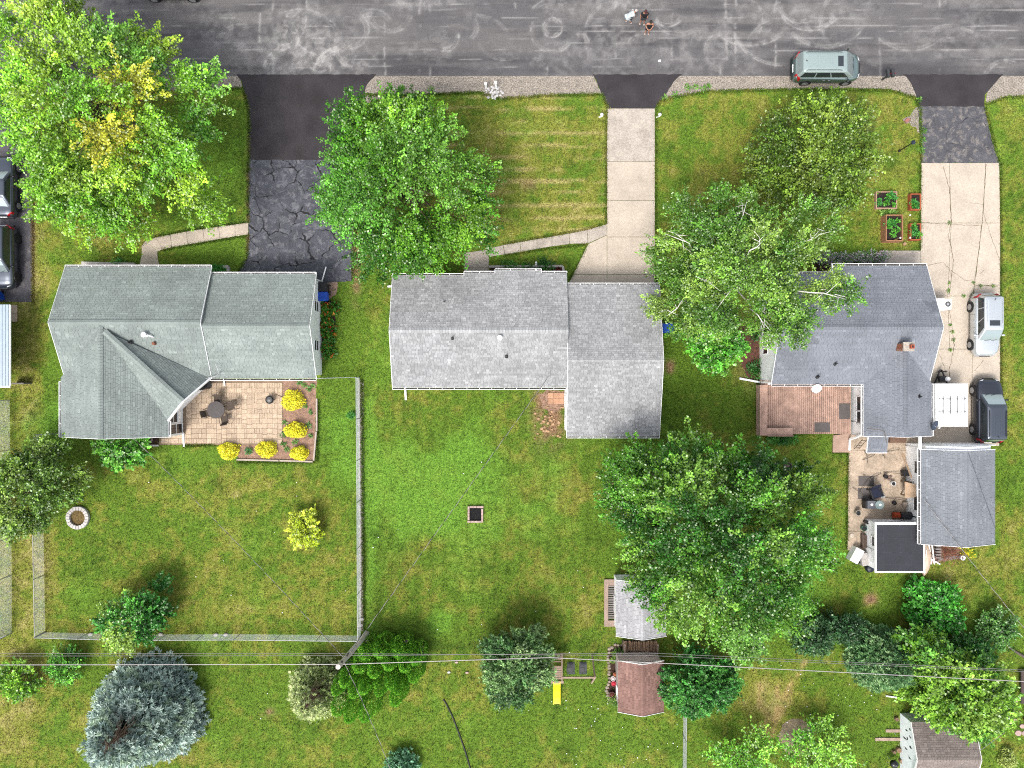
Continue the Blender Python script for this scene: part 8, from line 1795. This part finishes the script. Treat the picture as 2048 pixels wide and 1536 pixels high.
# beds
def plants(name, label, cat, pts, r, h, cols, n, seed, leaf=(0.1, 0.22), flowers=None, z0=0.0):
    """one bed of leafy plants: clumps standing on the listed spots"""
    rs = np.random.RandomState(seed); t = thing(name, label, cat, (*at(*pts[0])[:2], z0)); P, T, N, Cc = [], [], [], []; pal = palette(cols, 0.85)
    for px, py in pts:
        x, y, _ = at(px, py, z0); d = unit(rs.randn(n, 3)); d[:, 2] = np.abs(d[:, 2]); q = rs.uniform(0.3, 1, n)[:, None]; rr = r * rs.uniform(0.7, 1.25)
        P.append(d * q * [rr, rr, h] + [x, y, z0 + 0.03]); T.append(d + rs.randn(n, 3) * 0.3); N.append(rs.randn(n, 3) * 0.5 + [0, 0, 1]); c = pal[rs.randint(len(pal))] * rs.uniform(0.75, 1.2, (n, 1))
        if flowers: k = rs.rand(n) < flowers[1]; c[k] = palette([flowers[0][rs.randint(len(flowers[0]))]], 0.8)[0]
        Cc.append(c)
    P = np.concatenate(P); sz = rs.uniform(*leaf, len(P)); quads('foliage', P, np.concatenate(T), np.concatenate(N), sz, sz * 0.5, np.concatenate(Cc), m_leaf, t)
    return t
veg = [(80, 156, 70), (96, 170, 60), (70, 140, 64)]
for i, ((x0, x1, y0, y1), lb, z0) in enumerate(zip(RB, ('dark leafy vegetables in the pale pink raised bed', 'leafy greens in the tall tan raised bed', 'herbs in the upper red cedar raised bed', 'herbs in the lower red cedar raised bed'), (0.2, 0.52, 0.28, 0.28))):
    ppx = lambda x: CX + x * F / (H - z0); ppy = lambda y: CY - y * F / (H - z0); rr1 = random.Random(i + 5)
    k = 9 if i < 2 else 6; plants('vegetables', lb, 'plants', [(ppx(x0 + 0.15 + rr1.random() * (x1 - x0 - 0.3)), ppy(y0 + 0.18 + rr1.random() * (y1 - y0 - 0.36))) for _ in range(k)], 0.26, 0.3, veg, 46, 90 + i, z0=z0)
plants('squash_plant', 'pale green squash leaves above the tall tan raised bed', 'plant', [(1764, 427), (1772, 425), (1780, 428), (1786, 430)], 0.35, 0.4, [(150, 190, 96), (130, 176, 80)], 60, 95)
rl2 = random.Random(9)
plants('day_lilies', 'orange day lilies along the right wall of the left house', 'flowers', [(rl2.uniform(645, 674), rl2.uniform(606, 712)) for _ in range(44)], 0.34, 0.6, [(84, 142, 50), (104, 160, 60), (66, 120, 44)], 60, 96, leaf=(0.16, 0.42), flowers=([(226, 120, 50), (236, 140, 60), (190, 70, 50)], 0.10))
plants('lilac_shrub', 'lilac bushes in front of the slate grey house', 'shrub', [(1636 + i * 9, 522 - (i % 3) * 4) for i in range(15)], 0.5, 1.3, [(84, 130, 70), (100, 150, 70)], 240, 97, leaf=(0.08, 0.16), flowers=([(176, 160, 176), (196, 184, 196)], 0.5))
plants('foundation_plants', 'green perennials under the middle front window', 'plants', [(1012, 530), (1022, 533), (1030, 536), (1050, 532), (1060, 536), (1090, 528), (1096, 536), (1080, 538), (1084, 526), (1100, 532)], 0.42, 0.6, [(64, 120, 50), (84, 144, 56), (54, 104, 46)], 90, 98)
plants('red_plant', 'small dark red grass plant at the end of the window bed', 'plant', [(1118, 541)], 0.3, 0.4, [(120, 54, 44), (96, 44, 40)], 70, 99, leaf=(0.2, 0.34))
plants('foundation_plants', 'low green plants in front of the left house', 'plants', [(235, 527), (243, 528), (434, 536), (440, 540), (448, 541), (426, 537)], 0.4, 0.5, veg, 80, 100)
plants('foundation_plants', 'dark ferns in the reddish bed left of the slate grey house', 'plants', [(1504, 660), (1508, 672), (1500, 735), (1510, 742), (1515, 730), (1506, 748), (1512, 664)], 0.5, 0.7, [(60, 112, 50), (78, 134, 56)], 110, 101)
plants('bed_weeds', 'sparse weeds in the bare patio bed', 'plants', [(610, 770), (618, 778), (626, 772), (612, 812), (622, 824), (570, 845), (618, 850), (622, 872), (590, 884), (568, 888), (574, 898), (498, 902), (566, 870), (600, 764)], 0.25, 0.18, [(96, 140, 70), (120, 160, 84)], 40, 102)
plants('patio_evergreen', 'tiny evergreen between the two lower yellow bushes', 'plant', [(499, 901)], 0.28, 0.45, [(70, 130, 80), (84, 146, 96)], 160, 103, leaf=(0.06, 0.12))
plants('foundation_plants', 'shaded greenery under the rear corner of the deck', 'plants', [(1548, 880), (1560, 882), (1572, 880), (1584, 878), (1540, 876)], 0.45, 0.5, [(60, 120, 52), (84, 150, 62)], 100, 104)
plants('bed_weeds', 'green perennials in the stone edged bed by the reddish shed', 'plants', [(1228, 1306), (1234, 1312), (1226, 1318), (1238, 1304), (1222, 1400), (1230, 1404), (1226, 1392)], 0.36, 0.4, [(130, 160, 80), (104, 146, 66)], 80, 105, leaf=(0.1, 0.24))
plants('yellow_flowers', 'yellow flowering plant at the garage corner by the brush pile', 'flowers', [(1926, 1100), (1934, 1102), (1940, 1108)], 0.34, 0.6, [(150, 180, 60)], 80, 106, flowers=([(236, 220, 50)], 0.5))
plants('vine_plant', 'green weed on the yard fence', 'plant', [(706, 828), (702, 832)], 0.3, 0.5, [(60, 120, 52), (76, 140, 60)], 70, 107)
plants('crack_weeds', 'weeds growing in the cracks of the concrete driveway', 'weeds', [(1897, 566), (1896, 582), (1900, 650), (1904, 664), (1906, 680), (1945, 566), (1926, 592), (1960, 572), (1986, 572), (1898, 446), (1900, 700), (1944, 590)], 0.16, 0.1, [(112, 150, 62), (96, 136, 54)], 30, 108, leaf=(0.06, 0.14), z0=0.05)
plants('verge_weeds', 'weeds on the gravel edge in front of the middle house', 'weeds', [(776, 180), (800, 182), (806, 178), (862, 180), (1376, 176), (1390, 174), (1406, 178), (1416, 174), (1350, 192), (1330, 196), (1838, 200), (1844, 280), (1846, 262), (1842, 300)], 0.3, 0.2, [(110, 160, 64), (96, 144, 56)], 46, 109, leaf=(0.08, 0.2))

# grass blades: tufts all over the lawn and a fringe along every hard edge
rs = np.random.RandomState(77)
def tufts():
    n = 150000
    px = rs.uniform(-80, 2128, n); py = rs.uniform(176, 1600, n)
    hard = [(497, 708, 140, 566), (-420, 66, 140, 606), (1213, 1311, 140, 575), (1840, 2001, 140, 905), (1835, 1975, 140, 330), (344, 634, 756, 924), (1694, 1822, 866, 1122), (1200, 1352, 140, 218), (1815, 2000, 140, 214), (475, 740, 140, 212), (1140, 1214, 470, 575),
            (1137, 1215, 450, 490), (928, 979, 500, 560), (97, 640, 535, 757), (124, 366, 757, 875), (784, 1320, 545, 775), (1133, 1320, 570, 872), (1519, 1862, 530, 870), (1812, 1992, 886, 1088), (1730, 1848, 1038, 1130), (1232, 1332, 1160, 1275), (1236, 1330, 1310, 1424), (1818, 1950, 1440, 1560), (-200, 20, 606, 775), (280, 498, 440, 530), (976, 1140, 458, 516), (1758, 1842, 500, 530), (1554, 1632, 1434, 1512), (300, 2100, 100, 200)]
    ok = np.ones(n, bool)
    for x0, x1, y0, y1 in hard: ok &= ~((px > x0) & (px < x1) & (py > y0) & (py < y1))
    ok |= (py > 190) & (py < 200) & False
    px, py = px[ok], py[ok]
    edges = [[(497, 322), (496, 400), (497, 445)], [(497, 470), (494, 516), (478, 542)], [(709, 320), (713, 400), (708, 480), (705, 560)], [(1213, 220), (1213, 450)], [(1311, 218), (1311, 568)], [(1841, 330), (1841, 500)], [(2001, 326), (2002, 890)], [(285, 490), (312, 474), (373, 462), (497, 444)], [(320, 500), (376, 490), (497, 471)],
             [(1006, 489), (1074, 477), (1174, 459), (1213, 448)], [(1010, 510), (1074, 500), (1175, 489)], [(1176, 490), (1140, 560)], [(66, 200), (66, 604)], [(1696, 906), (1694, 1098)], [(1840, 215), (1842, 325)], [(1970, 215), (1998, 325)], [(728, 190), (800, 190), (870, 189), (960, 185), (1000, 199), (1100, 191), (1204, 189), (1216, 217)], [(1312, 217), (1320, 203), (1350, 194), (1420, 183), (1600, 179), (1780, 181), (1830, 196), (1838, 215)], [(1972, 209), (2010, 195), (2100, 193)], [(430, 179), (484, 177), (492, 196), (498, 232), (498, 320)], [(474, 924), (630, 924)], [(637, 800), (634, 922)], [(366, 892), (430, 890)], [(724, 760), (729, 1262)], [(1664, 905), (1700, 905)]]
    ex, ey = [], []
    for e in edges:
        for (xa, ya), (xb, yb) in zip(e[:-1], e[1:]):
            m_ = int(math.hypot(xb - xa, yb - ya) * 5); u = rs.rand(m_); ex.append(xa + (xb - xa) * u + rs.randn(m_) * 1.3); ey.append(ya + (yb - ya) * u + rs.randn(m_) * 1.3)
    px = np.concatenate([px] + ex); py = np.concatenate([py] + ey); m = len(px)
    X = (px - CX) * H / F; Y = (CY - py) * H / F
    col = lawn_col(X[None, :], Y[None, :])[0]
    k = 2; X = np.repeat(X, k) + rs.randn(m * k) * 0.05; Y = np.repeat(Y, k) + rs.randn(m * k) * 0.05; col = np.repeat(col, k, 0) * rs.uniform(0.45, 1.6, (m * k, 1)) * np.repeat(rs.uniform(0.75, 1.2, (m, 1)), k, 0)
    hgt = rs.uniform(0.05, 0.12, m * k); T = unit(np.stack([rs.randn(m * k), rs.randn(m * k), np.full(m * k, 0.9)], 1)); N = rs.randn(m * k, 3) + [0, 0, 0.6]
    P = np.stack([X, Y, np.zeros(m * k)], 1) + T * hgt[:, None] * 0.5 + [0, 0, 0.004]
    o = quads('grass_tufts', P, T, N, hgt * 1.3, rs.uniform(0.03, 0.06, m * k), col, m_needle, None, 0.0)
    tag(o, 'loose grass blades standing all over the lawns', 'grass', kind='stuff')
tufts()
# clover heads and other white specks on the bottom lawn
b = MB(); rr3 = random.Random(31)
for i in range(120):
    px, py = (rr3.uniform(1100, 1370), rr3.uniform(1385, 1540)) if i < 50 else ((rr3.uniform(1560, 1800), rr3.uniform(1330, 1530)) if i < 80 else (rr3.uniform(90, 1200), rr3.uniform(880, 1500)))
    x, y, _ = at(px, py); r_ = rr3.uniform(0.012, 0.03); b.prism([(x - r_, y - r_), (x + r_, y - r_), (x + r_, y + r_), (x - r_, y + r_)], 0.05, 0.08)
tag(b.build('clover_flowers', m_trim, None, kind='stuff'), 'tiny white clover flowers dotted over the lawns', 'flowers')
